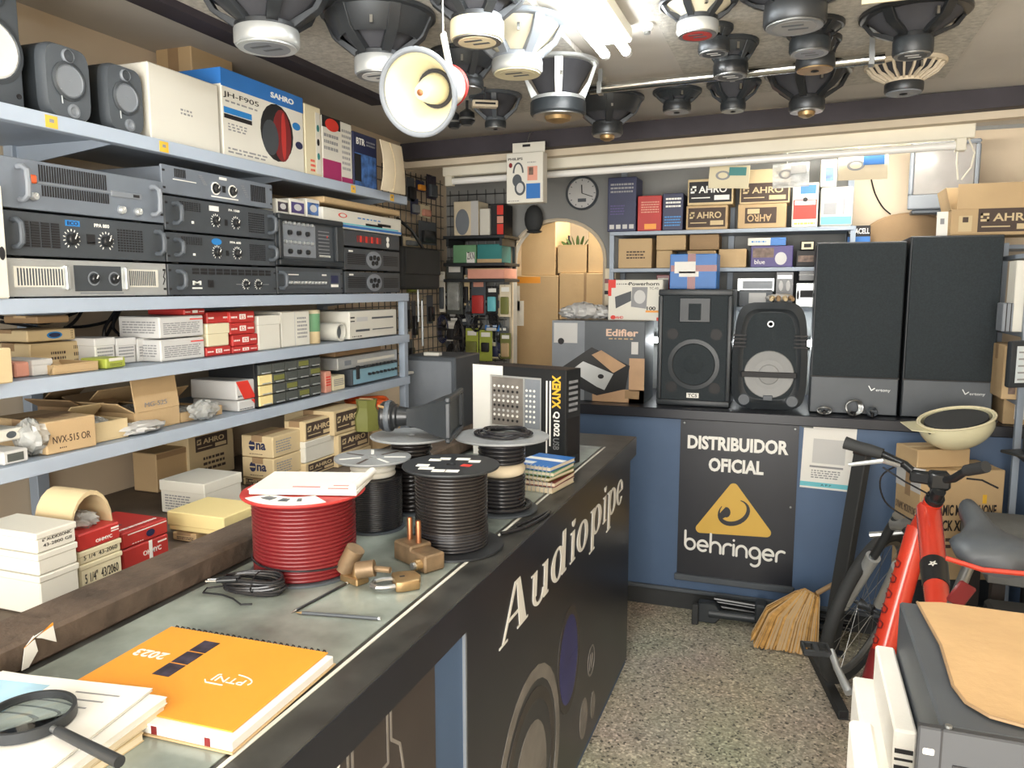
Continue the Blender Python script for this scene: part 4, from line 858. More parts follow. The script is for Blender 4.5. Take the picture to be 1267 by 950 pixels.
for k, (yt, yb, lab) in enumerate(((571, 597, 'kraft carton with round navy emblem, lower of the pair'), (543, 570, 'kraft carton with round navy emblem, upper of the pair'))):
    zt = hit(330, yt, 0, -1.62).z
    corner_box(lab, 330, yt, 368, 290, -1.62, z=zb, m='kraft_pale', group='kraft cartons with navy emblem', decals=[('c', 'L', .34, .55, .1, .24, 'navy_card'), ('p', 'L', .24, .42, .52, .58, 'kraft_pale', 1), ('t', 'L', 'na', .62, .52, .30, .32, 'navy_card', 0, .03), ('l', 'F', .1, .6, .2, .8, 5, 'grey_ink'), ('l', 'L', .25, .7, .12, .18, 1, 'brown_ink')]); zb = zt+.002
# second column of cartons
zb = BZ
for yt, m, lab, dec in ((574, 'kraft_pale', 'logo carton at the bottom behind the white-topped spool', logo_ahro('F', .08, .95, .15, .9)), (547, 'white_card', 'pale blue-white carton between two logo cartons', []), (521, 'kraft_pale', 'logo carton on top of the pale blue-white carton', logo_ahro('F', .05, .97, .1, .9))):
    zt = hit(385, yt, 0, -1.60).z; corner_box(lab, 371, yt+3, 409, 345, -1.60, z=zb, m=m, decals=dec, group='kraft logo cartons' if dec else None, tape='auto' if dec else None, lid=0 if dec else .02); zb = hit(371, yt+3, 0, -1.60).z+.002
zb = BZ
for yt, lab, x0, x1 in ((560, 'plain kraft carton behind the spools', 412, 455), (534, 'logo carton lower of two behind the spools', 413, 453), (506, 'logo carton upper of two behind the spools', 408, 444)):
    zt = hit((x0+x1)/2, yt, 0, -1.58).z; left_box(lab, x0, x1, yt, zb, -1.58, .22, m='kraft_pale', decals=logo_ahro('F', .08, .95, .15, .9) if yt != 560 else [], group='kraft logo cartons'); zb = zt+.002
t = left_box('logo carton leaning against the wall at the back of the bench', 222, 281, 536, BZ, -1.93, .10, m='kraft_pale', tape=None, decals=logo_ahro('F', .15, .85, .62, .95)+[('l', 'F', .3, .8, .15, .5, 3, 'brown_ink')], tilt=(math.radians(0), 0))
left_box('kraft carton with side flap standing left of the leaning logo carton', 180, 221, 560, BZ, -1.94, .1, m='kraft', tape=None, decals=[('p', 'F', .02, .98, .85, .98, 'kraft_dark')])
yy = LY(472, -1.6); t = thing('orange_cable_coil', 'coil of bright orange cable on the cartons behind the horn', 'cable', (-1.68, yy, hit(472, 514, 0, -1.6).z))
for k in range(5): part('loop', MB().tube([((.085+.006*math.sin(k*2+i))*math.cos(2*PI*i/22), (.085+.006*math.cos(k+i))*math.sin(2*PI*i/22), .008+k*.0125+.003*math.sin(i*.9+k)) for i in range(22)], .0075, 7, closed=True), 'orange_rubber', t)
zc = t.location.z-.002
left_box('flat kraft carton under the orange cable coil', 457, 492, 518, BZ, -1.60, .22, m='kraft')
t = thing('paper_sack', 'small brown paper sack with folded top between logo cartons and orange coil', 'bag', (-1.55, LY(450, -1.55), hit(450, 533, 0, -1.55).z))
rows = [[(a*.045*s, b*.05*s, zz) for a, b in ((1, .2), (.7, .9), (-.2, 1), (-.9, .5), (-1, -.4), (-.3, -1), (.6, -.8))] for zz, s in ((0, 1), (.05, 1.1), (.09, .75), (.12, .85))]
part('sack', MB().loft(rows), 'olive', t, smooth=30); part('fold', MB().box(-.03, .03, -.004, .004, .10, .125), 'kraft_dark', t, .002)

# ================================================================ cable spools on the counter
def spool(label, px, py, R, r, h, top, wire, turns, hole=.012, flange2=None, band=None, sec=None, name='cable_spool', mess=0, bottomR=None):
    p = hit(px, py, 2, CT+.002)
    t = thing(name, label, 'spool', (p.x, p.y, CT+.002), 0, 'cable spools on the counter'); bR = bottomR or R
    part('bottom_flange', MB().lathe([(hole, 0), (bR, 0), (bR, .005), (hole, .005)], n=40, closed=True), flange2 or top, t)
    part('top_flange', MB().lathe([(hole, h), (R*.98, h), (R, h+.003), (R*.99, h+.006), (hole, h+.006)], n=48, closed=True), top, t)
    part('hub', MB().lathe([(hole, .004), (r*.6, .004), (r*.6, h+.001), (hole, h+.001)], n=20, closed=True), 'dark_grey', t)
    def wind(z0, z1, nn, mat, rr, nm='winding'):
        prof = []; dz = (z1-z0)/nn
        for i in range(nn):
            for a in (-.9, -.45, 0, .45, .9): prof.append((rr-dz*.5+dz*.5*math.cos(a*PI/2)+ (mess*math.sin(i*2.3) if mess else 0), z0+dz*(i+.5+.5*math.sin(a*PI/2))))
        part(nm, MB().lathe([(rr*.7, z0)] + prof + [(rr*.7, z1)], n=44), mat, t, smooth=60)
    for z0, z1, nn, mat, rr in wire: wind(z0, z1, nn, mat, rr)
    return t
t = spool('large spool of red and black speaker cable with papers on its flange', 379, 703, .132, .108, .172, 'red_card', [(.006, .171, 20, 'red_wire', .110)], 25, flange2='dark_grey', bottomR=.118)
part('dark_strand', MB().tube([((.1115)*math.cos(a_), (.1115)*math.sin(a_), .028+.012*math.sin(a_*.5)) for a_ in [2*PI*i/40 for i in range(40)]], .0022, 5, closed=True), 'black_wire', t)
part('flange_label', MB().ring(0, 0, .125, .125, .06, .06, .0008, TR(0, 0, .178), -2.2, -.6), 'paper_white', t, smooth=0)
part('flange_print', MB().ring(0, 0, .10, .10, .02, .02, .0006, TR(0, 0, .1790), -2.0, -1.7).ring(0, 0, .10, .10, .02, .02, .0006, TR(0, 0, .1790), -1.5, -1.3).ring(0, 0, .10, .10, .02, .02, .0006, TR(0, 0, .1790), -1.1, -1.0), 'dark_grey', t)
rp = t.location
s = thing('paper_pad', 'thick white paper pad with faint red print lying on the red spool', 'paper', (rp.x+.008, rp.y+.025, rp.z+.1802), math.radians(17))
part('pages', MB().box(-.115, .115, -.075, .085, 0, .009), 'paper_white', s, .001); part('cover', MB().box(-.118, .112, -.073, .088, .009, .0105), 'paper_white', s)
part('cover_print', MB().box(-.03, .03, -.05, -.045, .0105, .011).box(.05, .10, -.06, -.056, .0105, .011).box(.055, .09, -.035, -.032, .0105, .011), 'red_ink', s); part('rolled_edge', MB().cyl((.105, -.07, .015), (.112, .085, .015), .0085, n=12), 'paper_white', s)
t = spool('big spool of black speaker cable in front, dark flange with white print', 559, 674, .116, .086, .192, 'dark_steel', [(.006, .191, 23, 'bronze_wire', .087), (.006, .05, 6, 'black_wire', .0885)], 26, bottomR=.124)
for a_, L_ in ((2.6, .03), (2.2, .026), (3.6, .03), (4.1, .035), (.9, .028), (5.2, .03), (1.5, .034), (4.7, .03)):
    part('flange_print', MB().box(-L_/2, L_/2, -.006, .006, .198, .1986, TR(.065*math.cos(a_), .065*math.sin(a_), 0) @ RZ(.25)).box(-L_/2, L_/2, -.016, -.010, .198, .1986, TR(.065*math.cos(a_), .065*math.sin(a_), 0) @ RZ(.25)), 'white_ink', t)
part('flange_print', MB().box(-.012, .012, -.01, .01, .198, .1986, TR(.04, .0, 0)), 'red_ink', t)
t = spool('spool with white printed flange and fine dark wire behind the red spool', 463, 651, .098, .075, .178, 'flange_grey', [(.006, .135, 26, 'black_wire', .074), (.136, .177, 3, 'white_card', .058)], 24, flange2='dark_grey', bottomR=.080)
for k in range(7): part('flange_print', MB().box(.03, .085, -.004, .004, .184, .1846, RZ(k*.9+.3)), 'brown_ink' if k % 2 else 'white_ink', t)
tb = spool('tall spool of loosely wound brown-black cable under the horn driver', 510, 630, .112, .055, .205, 'flange_grey', [(.006, .204, 17, 'bronze_wire', .056)], 16, mess=.004, flange2='dark_grey', bottomR=.07)
tr_ = spool('spool of thick black cable with a pale band, coil lying on its flange', 621, 629, .132, .062, .202, 'flange_grey', [(.006, .098, 9, 'black_wire', .066), (.098, .135, 1, 'paper_cream', .066), (.135, .201, 6, 'black_wire', .066)], 16, flange2='dark_grey', bottomR=.10)
part('loose_turns', MB().tube([((.072+.004*k/20)*math.cos(k*.32), (.072+.004*k/20)*math.sin(k*.32), .010+.0001*k) for k in range(44)], .0055, 6), 'black_wire', tr_)
t = thing('cable_coil', 'loose coil of black cable lying on top of the right-hand spool', 'cable', (tr_.location.x+.005, tr_.location.y, tr_.location.z+.2095))
for k in range(4): part('loop', MB().tube([((.075-.006*k+.006*math.sin(i+k))*math.cos(2*PI*i/26)+.004*k, (.068-.005*k)*math.sin(2*PI*i/26), .005+.0075*(k//2)+.002*math.sin(i*1.1+k)) for i in range(26)], .0042, 6, closed=True), 'black_wire', t)
cable('black cable tail trailing along the counter beside the right-hand spool', [tuple(hit(x, y, 2, CT+.006)) for x, y in ((640, 650), (665, 640), (680, 632), (672, 640), (650, 652), (620, 660))], .0045)
# horn driver on the tall spool
p = tb.location; t = thing('horn_driver', 'black rectangular horn loudspeaker with compression driver lying on the tall spool', 'speaker', (p.x-.03, p.y-.02, p.z+.2125), math.radians(8))
def rect(x, hy, z0, z1): return [(x, -hy, z0), (x, hy, z0), (x, hy, z1), (x, -hy, z1)]
t.rotation_euler = (0, math.radians(0), math.radians(14))
part('horn_flare', MB().loft([rect(.03, .022, .03, .074), rect(.07, .034, .024, .082), rect(.115, .062, .012, .10), rect(.155, .092, .008, .112)]), 'black_plastic', t, smooth=20)
part('mouth_rim', MB().box(.152, .166, -.105, .105, .0, .012).box(.152, .166, -.105, .105, .106, .12).box(.152, .166, -.105, -.09, .012, .106).box(.152, .166, .09, .105, .012, .106), 'black_plastic', t, .003)
part('driver', MB().lathe([(.0001, -.045), (.036, -.045), (.041, -.038), (.041, -.012), (.034, -.006), (.034, 0), (.028, .004), (.024, .03)], TR(0, 0, .052) @ RY(PI/2), 26), 'black_satin', t)
part('driver_ring', MB().lathe([(.0425, -.03), (.0435, -.026), (.0435, -.02), (.0425, -.016)], TR(0, 0, .052) @ RY(PI/2), 26), 'dark_grey', t); part('terminal', MB().cyl((-.03, -.03, .08), (-.045, -.035, .085), .004, n=8), 'brass', t)
# grey cabinet at the far end of the shelving
X = -1.50; a = hit(526, 441, 1, 3.28); b_ = hit(563, 486, 1, 3.28)
t = thing('grey_cabinet', 'dusty grey speaker box beyond the end of the shelving, below the hanging accessories', 'speaker', ((a.x+b_.x)/2-.06, 3.28, .93)); w = .28; h = a.z-.93
part('cabinet', MB().box(-w/2, w/2, 0, .3, 0, h), 'dark_grey', t, .006); part('front_grille', MB().box(-w/2+.02, w/2-.02, -.006, .001, .02, h-.02), 'mid_grey', t, .003); part('top_tray', MB().box(-.05, .03, .05, .09, h, h+.015), 'white_card', t, .002)
q = thing('plinth_table', 'small dark table carrying the dusty grey speaker box beyond the shelving', 'table', (t.location.x, 3.28, 0))
part('table_top', MB().box(-.16, .2, -.02, .33, .895, .929), 'dark_brown', q, .003)
for x in (-.14, .18):
    for y in (0, .3): part('leg', MB().box(x-.015, x+.015, y-.012, y+.018, 0, .895), 'dark_brown', q)
# mixer carton
t = thing('mixer_carton', 'tall black and white mixer carton with vertical yellow lettering on the counter', 'box', (-.913, 2.562, CT+.002), math.radians(-15)); w, d, h = .40, .10, .335
part('body', MB().box(-w/2, w/2, 0, d, 0, h), 'black_satin', t, .002)
for s in (('p', 'F', 0, .34, .0, 1, 'paper_white'), ('p', 'F', .2, .75, .34, .90, 'silver', 0, 'printed_mixer'), ('p', 'F', .22, .56, .36, .88, 'print_grey', 1), ('p', 'F', .58, .74, .36, .88, 'mid_grey', 1), ('t', 'F', 'XENYX', .905, .77, .34, .085, 'yellow_ink', 0, .04, -PI/2), ('t', 'F', 'Q1002', .905, .44, .26, .07, 'white_ink', 0, .03, -PI/2), ('t', 'F', 'USB', .905, .23, .12, .06, 'grey_ink', 0, .0, -PI/2),
          ('p', 'F', .80, .815, .12, .88, 'white_ink'), ('p', 'F', .835, .85, .2, .88, 'white_ink'), ('p', 'R', .1, .9, .1, .5, 'ink'), ('l', 'R', .2, .8, .55, .9, 6, 'grey_ink'), ('p', 'T', .0, 1, 0, 1, 'dark_brown')): decal(t, w, d, h, s)
for i in range(6):
    for j in range(8):
        mt = ('ink', 'white_ink', 'grey_card')[(i*3+j) % 3]; part('printed_knob', MB().prism([((.25+.05*i)*w-w/2+.005*math.cos(2*PI*k/8), (.42+.052*j)*h+.005*math.sin(2*PI*k/8)) for k in range(8)], .003, FM), mt, t, smooth=0)
for i in range(3):
    for j in range(7): part('printed_knob', MB().prism([((.60+.04*i)*w-w/2+.0045*math.cos(2*PI*k/8), (.43+.055*j)*h+.0045*math.sin(2*PI*k/8)) for k in range(8)], .003, FM), 'white_ink', t, smooth=0)
# notebooks
p = hit(668, 603, 2, CT); zz = CT+.0022
for k, (hh, cov, lab, rot, ox) in enumerate(((.016, 'cream_card', 'thick cream spiral notebook at the bottom of the notebook stack', -.15, 0), (.014, 'bike_dark_red', 'notebook with patterned red edge, second from the bottom', -.1, .004), (.012, 'olive', 'notebook with floral cover in the middle of the stack', -.22, -.003), (.013, 'green_card', 'green spiral notebook second from the top', -.12, .002), (.014, 'blue_card', 'blue and white spiral notebook on top of the stack', -.2, .0))):
    t = thing('spiral_notebook', lab, 'notebook', (p.x+ox, p.y+.02, zz), rot, 'spiral notebooks stacked on the counter')
    part('pages', MB().box(-.055, .07, -.075, .085, .0015, hh-.0015), 'paper_cream', t, .001); part('cover', MB().box(-.058, .072, -.078, .087, hh-.0015, hh), cov if cov != 'cream_card' else 'paper_cream', t); part('back_cover', MB().box(-.058, .072, -.078, .087, 0, .0015), cov, t)
    for i in range(9): part('ring', MB().tube([(-.05+i*.014, -.078+.006*math.cos(a_), hh/2+hh*.62*math.sin(a_)) for a_ in [2*PI*q_/10 for q_ in range(10)]], .0011, 5, closed=True), 'silver', t)
    if k == 4: part('cover_print', MB().box(-.058, .072, .0, .03, hh, hh+.0005).box(-.05, .0, -.06, -.03, hh, hh+.0005), 'white_ink', t)
    zz += hh+.003
# catalogue
A, B, C_ = hit(212, 772.5, 2, 1.01), hit(406, 804.6, 2, 1.01), hit(287, 902, 2, 1.01)
uu = (B-A); vv = (A-A); w = uu.length; l = (C_-B).length; ang = math.atan2(uu.y, uu.x); dv = (C_-B).normalized()
def oriented(name, label, cat, o, u_, v_, z): # frame with x along u, y along v
    t = thing(name, label, cat, (o.x, o.y, z)); u_ = Vector((u_.x, u_.y, 0)).normalized(); n = Vector((0, 0, 1)); v2 = n.cross(u_); t.rotation_euler = (0, 0, math.atan2(u_.y, u_.x)); return t
t = oriented('catalogue', 'orange spiral-bound catalogue with white lettering lying on the counter glass', 'catalogue', A, uu, dv, CT+.0022)
sg = -1   # pages run towards the camera (negative local y)
part('pages', MB().box(.004, w+.012, -l-.018, -.004, .003, .017), 'paper_white', t, .001); part('back_cover', MB().box(0, w+.014, -l-.02, 0, 0, .003), 'kraft', t, .0005); part('cover', MB().box(0, w, -l, 0, .0175, .0195), 'orange_cover', t, .0005)
for i in range(26): part('binding_loop', MB().tube([(w*(.03+.94*i/25), .002+.006*math.cos(a_), .0105+.0105*math.sin(a_)) for a_ in [2*PI*q_/8 for q_ in range(8)]], .0011, 5, closed=True), 'ink', t)
FT = TR(0, 0, .0197)
lettering(t, 'PTNJ', FT @ TR(w*.70, -l*.52, 0) @ RZ(PI), .055, .02, 'paper_white', .0); part('logo_swirl', MB().stroke([(w*.70+.038*math.cos(a_), -l*.52+.016*math.sin(a_)) for a_ in [-.3+.25*q_ for q_ in range(8)]], .002, .0006, FT).stroke([(w*.70-.036, -l*.52-.012), (w*.70-.03, -l*.52-.018), (w*.70, -l*.52-.018)], .002, .0006, FT), 'paper_white', t)
lettering(t, '2023', FT @ TR(w*.14, -l*.40, 0) @ RZ(PI), .06, .022, 'paper_white', .02)
for i in range(3): part('cover_photo', MB().box(w*.30, w*.40, -l*(.12+.17*i)-l*.155, -l*(.12+.17*i), .0197, .0202), 'photo_dark', t, smooth=0)
for f_ in (.62, .9): part('page_tab', MB().box(w*f_, w*(f_+.03), -l-.0185, -l-.0175, .004, .016), 'bike_dark_red', t)
# magazines and magnifier
zz = CT+.0022
o_ = hit(205, 857, 2, 1.03)
for k, (hh, mt, lab, dr, dx, dy) in enumerate(((.012, 'kraft_pale', 'old cream brochure sticking out at the bottom of the magazine pile', -.10, .006, -.05), (.012, 'paper_cream', 'thick magazine in the middle of the pile under the white brochure', -.04, .0, -.004), (.010, 'paper_white', 'white brochure with blue picture on top of the magazine pile', 0, 0, 0), (.004, 'paper_white', 'folded white leaflet lying uppermost under the magnifying glass', .07, -.03, .004))):
    t = thing('magazine', lab, 'magazine', (o_.x+dx, o_.y+dy, zz), math.radians(5)+dr, 'magazines on the counter corner')
    part('pages', MB().box(-.29, 0, -.21, 0, .001, hh-.001), 'paper_white' if k > 1 else 'paper_cream', t, .0005); part('cover', MB().box(-.292, .001, -.211, .001, hh-.001, hh), mt, t); part('back_cover', MB().box(-.292, .001, -.211, .001, 0, .001), mt, t)
    if k >= 2:
        for q_ in range(5): part('cover_print', MB().box(-.10-.02*q_, -.03-.012*q_, -.03-.018*q_, -.027-.018*q_, hh, hh+.0004), 'grey_ink', t)
        part('cover_picture', MB().box(-.24, -.15, -.10, -.02, hh, hh+.0004), 'paper_blue', t)
    zz += hh+.0012
p = hit(36, 886, 2, zz+.008); t = thing('magnifying_glass', 'round magnifying glass with dark steel rim and handle on the white brochures', 'magnifier', (p.x, p.y, zz+.001))
R = .056
part('rim', MB().lathe([(R, 0), (R, .014), (R-.005, .014), (R-.005, 0)], n=44, closed=True), 'dark_steel', t)
part('lens', MB().lathe([(.0001, .0098), (R*.6, .0088), (R-.0055, .0065), (R-.0055, .0055), (R*.6, .0035), (.0001, .0024)], n=36), 'lens_glass', t)
q = hit(148, 942, 2, zz+.01); hd = Vector((q.x-p.x, q.y-p.y, 0)).normalized(); a0 = hd*(R-.001); a1 = hd*(q-p).length
part('ferrule', MB().cyl((a0.x, a0.y, .007), (a0.x+hd.x*.015, a0.y+hd.y*.015, .007), .0045, n=12), 'steel', t); part('handle', MB().cyl((a0.x+hd.x*.013, a0.y+hd.y*.013, .0075), (a1.x, a1.y, .0085), .0065, .0075, 16), 'dark_steel', t)
# audio lead bundle
p = hit(315, 733, 2, CT); t = thing('audio_cable', 'bundled black audio lead with chrome jack plugs in front of the red spool', 'cable', (p.x, p.y, CT+.0025), math.radians(12))
for k in range(7): part('loop', MB().tube([((.062+.004*math.sin(k*1.7))*math.copysign(abs(math.cos(a_))**.7, math.cos(a_))+.003*math.sin(k), (.026+.003*math.cos(k*2.1))*math.sin(a_), .006+k*.0042+.003*math.sin(2*a_+k)) for a_ in [2*PI*i/24 for i in range(24)]], .0032, 6, closed=True), 'black_wire', t)
part('tie', MB().tube([(.008, .034*math.cos(a_), .02+.019*math.sin(a_)) for a_ in [2*PI*i/14 for i in range(14)]], .0013, 5, closed=True), 'ink', t)
for y in (-.008, .004): part('jack_plug', MB().cyl((-.062, -.03+y*0+(-.004 if y < 0 else .006), .032), (-.02, -.028+(-.004 if y < 0 else .008), .036), .0045, n=10), 'black_satin', t); part('plug_tip', MB().cyl((-.085, -.030+(-.004 if y < 0 else .005), .030), (-.06, -.03+(-.004 if y < 0 else .006), .032), .0026, n=10), 'chrome', t)
part('loose_end', MB().tube([(-.06, .01, .006), (-.10, -.005, .004), (-.095, -.03, .004), (-.05, -.035, .004), (-.02, -.05, .004), (.01, -.075, .004), (.03, -.07, .004)], .002, 5), 'black_wire', t)
# pens
def rod(label, p0, p1, r, mat, tip, name='pen', cat='pen'):
    a = hit(*p0, 2, CT+.002+r); b = hit(*p1, 2, CT+.002+r); t = thing(name, label, cat, (a.x, a.y, CT+.002+r)); v = Vector((b.x-a.x, b.y-a.y, 0))
    part('barrel', MB().cyl((0, 0, 0), tuple(v), r, n=10), mat, t); part('tip', MB().cyl(tuple(-v.normalized()*.012), (0, 0, 0), .001, r*.9, 10), tip, t); part('end_cap', MB().cyl(tuple(v), tuple(v+v.normalized()*.004), r*1.05, n=10), 'silver', t)
rod('dark pencil with brass tip lying across the counter glass', (374, 758), (468, 765), .0032, 'dark_grey', 'brass')
rod('slim black pen pointing from the chrome tip to the red spool', (366, 755), (428, 722), .0028, 'black_satin', 'chrome')
# brass adaptors and padlock
p = hit(441, 722, 2, CT); t = thing('brass_fitting', 'brass pipe-like fitting with two round ends beside the padlock', 'fitting', (p.x, p.y, CT+.002), math.radians(-20)); t.scale = (1.3, 1.3, 1.3)
part('cylinder', MB().cyl((-.03, .0, .014), (-.012, .01, .052), .0155, n=18), 'old_brass', t); part('cylinder', MB().cyl((.012, -.008, .026), (.034, .01, .030), .0135, n=18), 'old_brass', t); part('base', MB().box(-.028, .016, -.012, .014, 0, .012), 'brass', t, .002); part('post', MB().cyl((.0, .0, .01), (.004, .002, .032), .007, n=12), 'brass', t); part('stem', MB().cyl((.03, .008, .029), (.06, .02, .03), .005, n=10), 'old_brass', t)
p = hit(517, 697, 2, CT); t = thing('brass_plug', 'heavy square brass plug with two upright round pins', 'plug', (p.x, p.y, CT+.002), math.radians(-28)); t.scale = (1.3, 1.3, 1.3)
part('block', MB().box(-.045, .008, -.02, .025, 0, .034), 'old_brass', t, .003); part('side_block', MB().box(.008, .055, -.024, .018, 0, .030), 'old_brass', t, .003)
for x in (-.03, -.004): part('pin', MB().lathe([(.005, .034), (.005, .07), (.004, .073), (.0001, .073)], TR(x, .005, 0), 12), 'copper', t)
part('screw', MB().cyl((.040, -.024, .014), (.040, -.034, .014), .009, n=14), 'brass', t); part('screw_head', MB().cyl((.040, -.034, .014), (.040, -.040, .014), .006, n=10), 'steel', t)
p = hit(487, 728, 2, CT); t = thing('padlock', 'worn brass padlock lying on its side with open-looking shackle', 'padlock', (p.x, p.y, CT+.002), math.radians(-52)); t.scale = (1.3, 1.3, 1.3)
part('body', MB().prism([(-.024, 0), (.024, 0), (.026, .012), (.022, .038), (.0, .044), (-.022, .038), (-.026, .012)], .017), 'brass', t, .003, 2); part('shackle', MB().tube([(-.016, .002, .008), (-.017, -.014, .008), (-.013, -.028, .008), (0, -.034, .008), (.013, -.028, .008), (.017, -.014, .008), (.016, .002, .008)], .0042, 8), 'steel', t); part('keyhole', MB().box(-.002, .002, .010, .018, .0168, .0176), 'ink', t)
# ================================================================ things on the back counter
BZ2 = BT+.002
t = back_box('large dark audio carton with copper printed wooden speaker on the back counter', 683, 799, 397, BZ2, 3.88, .26, m='dark_grey', tape=None, decals=[
    ('t', 'F', 'Edifier', .76, .86, .34, .09, 'print_rose', 0, .03), ('p', 'F', 0, .36, .0, 1, 'mid_grey'), ('p', 'F', .02, .28, .72, .97, 'grey_card', 1), ('c', 'F', .1, .74, .035, .04, 'ink', 2), ('l', 'F', .15, .25, .7, .78, 1, 'ink'),
    ('p', 'F', .45, 1, .0, .16, 'tan_light'), ('p', 'F', .84, 1, .0, .55, 'tan_light'), ('l', 'F', .58, .8, .06, .10, 1, 'brown_ink'), ('p', 'F', .8, .95, .05, .15, 'kraft_dark', 1), ('p', 'F', .86, .93, .60, .75, 'grey_card', 1), ('l', 'F', .62, .9, .77, .8, 1, 'kraft')])
w = .47
part('printed_speaker', MB().prism([(-.19, .17), (-.03, .28), (.17, .19), (.15, .07), (.0, .03), (-.17, .09)], .0022, FM), 'black_satin', t, smooth=0)
part('printed_speaker', MB().prism([(-.14, .155), (-.075, .205), (.085, .145), (.04, .06), (.0, .075)], .003, FM), 'silver', t, smooth=0); part('printed_speaker', MB().prism([(-.03, .24), (.02, .265), (.15, .19), (.085, .15)], .003, FM), 'tan_light', t, smooth=0); part('printed_dial', MB().prism([(.02+.016*math.cos(2*PI*i/14), .13+.012*math.sin(2*PI*i/14)) for i in range(14)], .004, FM), 'ink', t)
zt = hit(740, 397, 1, 3.88).z
t = thing('crumpled_bags', 'heap of crumpled grey plastic bags on the copper printed carton', 'bag', (hit(722, 395, 1, 4.0).x, 4.0, zt+.002))
for k, (x, y, s) in enumerate(((0, 0, 1), (-.07, .02, .8), (.07, .03, .85))):
    o = bag(None, (x, y, .045*s), (.085*s, .07*s, .045*s), 'grey_card', 40+k, parent=t, name='film')
t = back_box('white and red horn speaker carton with printed grey horn on the back counter stack', 752, 821, 346, zt+.002, 3.96, .14, m='white_card', tape=None, decals=[('t', 'F', 'Powerhorn', .66, .90, .55, .085, 'ink', 0, .02), ('p', 'F', 0, .14, .80, 1, 'red_ink'), ('p', 'F', 0, .06, .6, .8, 'red_ink'), ('l', 'F', .16, .4, .87, .92, 1, 'ink'), ('t', 'F', 'TC-43', .84, .79, .16, .06, 'ink'), ('t', 'F', '100', .80, .30, .16, .09, 'ink', 1, .03), ('p', 'F', .7, .95, .20, .25, 'orange_cover'), ('c', 'F', .1, .07, .05, .05, 'red_ink'), ('t', 'F', 'AHD', .22, .07, .14, .07, 'red_ink', 0, .03), ('p', 'F', .9, 1, 0, .08, 'red_ink')], turn=math.radians(-3))
t2 = t
part('printed_horn', MB().prism([(-.02, .07), (.06, .06), (.065, .17), (-.015, .17)], .0015, FM), 'grey_ink', t); part('printed_horn', MB().prism([(-.105, .12), (-.02, .15), (-.02, .10), (-.06, .08), (-.10, .06)], .0015, FM), 'amp_black', t); part('printed_cone', MB().prism([(.025+.03*math.cos(2*PI*i/16), .12+.035*math.sin(2*PI*i/16)) for i in range(16)], .0022, FM), 'grey_card', t)
# boxy PA loudspeaker
a = hit(815, 358, 1, 3.87); b_ = hit(907, 358, 1, 3.87); w = b_.x-a.x; h = a.z-BZ2
t = thing('pa_speaker', 'boxy black loudspeaker with perforated grille and small white badge', 'speaker', ((a.x+b_.x)/2, 3.87, BZ2))
part('cabinet', MB().box(-w/2, w/2, .02, .30, 0, h), 'black_plastic', t, .008, 2); part('front_frame', MB().box(-w/2, w/2, 0, .022, 0, .03).box(-w/2, w/2, 0, .022, h-.03, h).box(-w/2, -w/2+.022, 0, .022, .03, h-.03).box(w/2-.022, w/2, 0, .022, .03, h-.03), 'black_plastic', t, .006, 2)
part('grille', MB().box(-w/2+.02, w/2-.02, .012, .022, .028, h-.028), 'grille_cloth', t); 
part('woofer_ring', MB().lathe([(.125, 0), (.125, .004), (.105, .006), (.10, .002)], TR(0, .012, h*.36) @ FM, 32), 'black_plastic', t); part('woofer_cone', MB().lathe([(.10, .003), (.05, .001), (.045, .005), (.0001, .008)], TR(0, .012, h*.36) @ FM, 28), 'grille_cloth', t)
part('horn_frame', MB().box(-.075, .075, .006, .013, h*.72, h*.93), 'black_plastic', t, .004); part('horn_throat', MB().box(-.03, .03, .003, .007, h*.74, h*.88), 'grille_cloth', t, .003)
for sx in (-1, 1):
    for zz in (.16, .62): part('port', MB().lathe([(.028, 0), (.028, .003), (.0001, .003)], TR(sx*.105, .012, h*zz) @ FM, 14), 'ink', t)
part('badge', MB().box(-.03, .03, -.002, .001, .04, .065, TR(0, .012, 0)), 'white_ink', t, .001); lettering(t, 'TCS', TR(0, .0098, .0525) @ FM, .045, .016, 'ink', .02)
t = back_box('shiny blue carton crossed with white and red tape on the boxy loudspeaker', 829, 888, 314, BZ2+h+.002, 3.98, .16, m='blue_card', tape=None, decals=[('p', 'F', .38, .55, 0, 1, 'bike_dark_red', 0, 'tape'), ('p', 'F', .02, 1, .50, .68, 'bike_dark_red', 0, 'tape'), ('p', 'F', .1, .55, .45, .78, 'paper_white', 1, 'label'), ('p', 'F', .2, .62, .35, .5, 'paper_white', 1, 'label'), ('p', 'T', .4, .55, 0, 1, 'grey_card', 0, 'tape')])
# rounded PA loudspeaker
a = hit(908, 374, 1, 3.88); b_ = hit(1003, 374, 1, 3.88); w = b_.x-a.x; h = hit(955, 374, 1, 3.88).z-BZ2; xc = (a.x+b_.x)/2
t = thing('portable_speaker', 'rounded black moulded loudspeaker with pale grey woofer cone', 'speaker', (xc, 3.88, BZ2))
def sq(cx, cz, rx, rz_, e, n=36):
    out = []
    for i in range(n):
        an = 2*PI*i/n; c_, s_ = math.cos(an), math.sin(an); zz = cz+rz_*math.copysign(abs(s_)**e, s_); k = 1-.10*max(0, (zz-cz)/rz_)
        out.append((cx+k*rx*math.copysign(abs(c_)**e, c_), zz))
    return out
P0 = sq(0, h/2, w/2, h/2, .38); P1 = sq(0, h/2, w/2-.03, h/2-.03, .42); P2 = sq(0, h/2, w/2-.05, h/2-.045, .5)
part('cabinet', MB().loft([[(x, .045, z) for x, z in P0], [(x*.85, .26, h/2+(z-h/2)*.9) for x, z in P0]]), 'black_plastic', t)
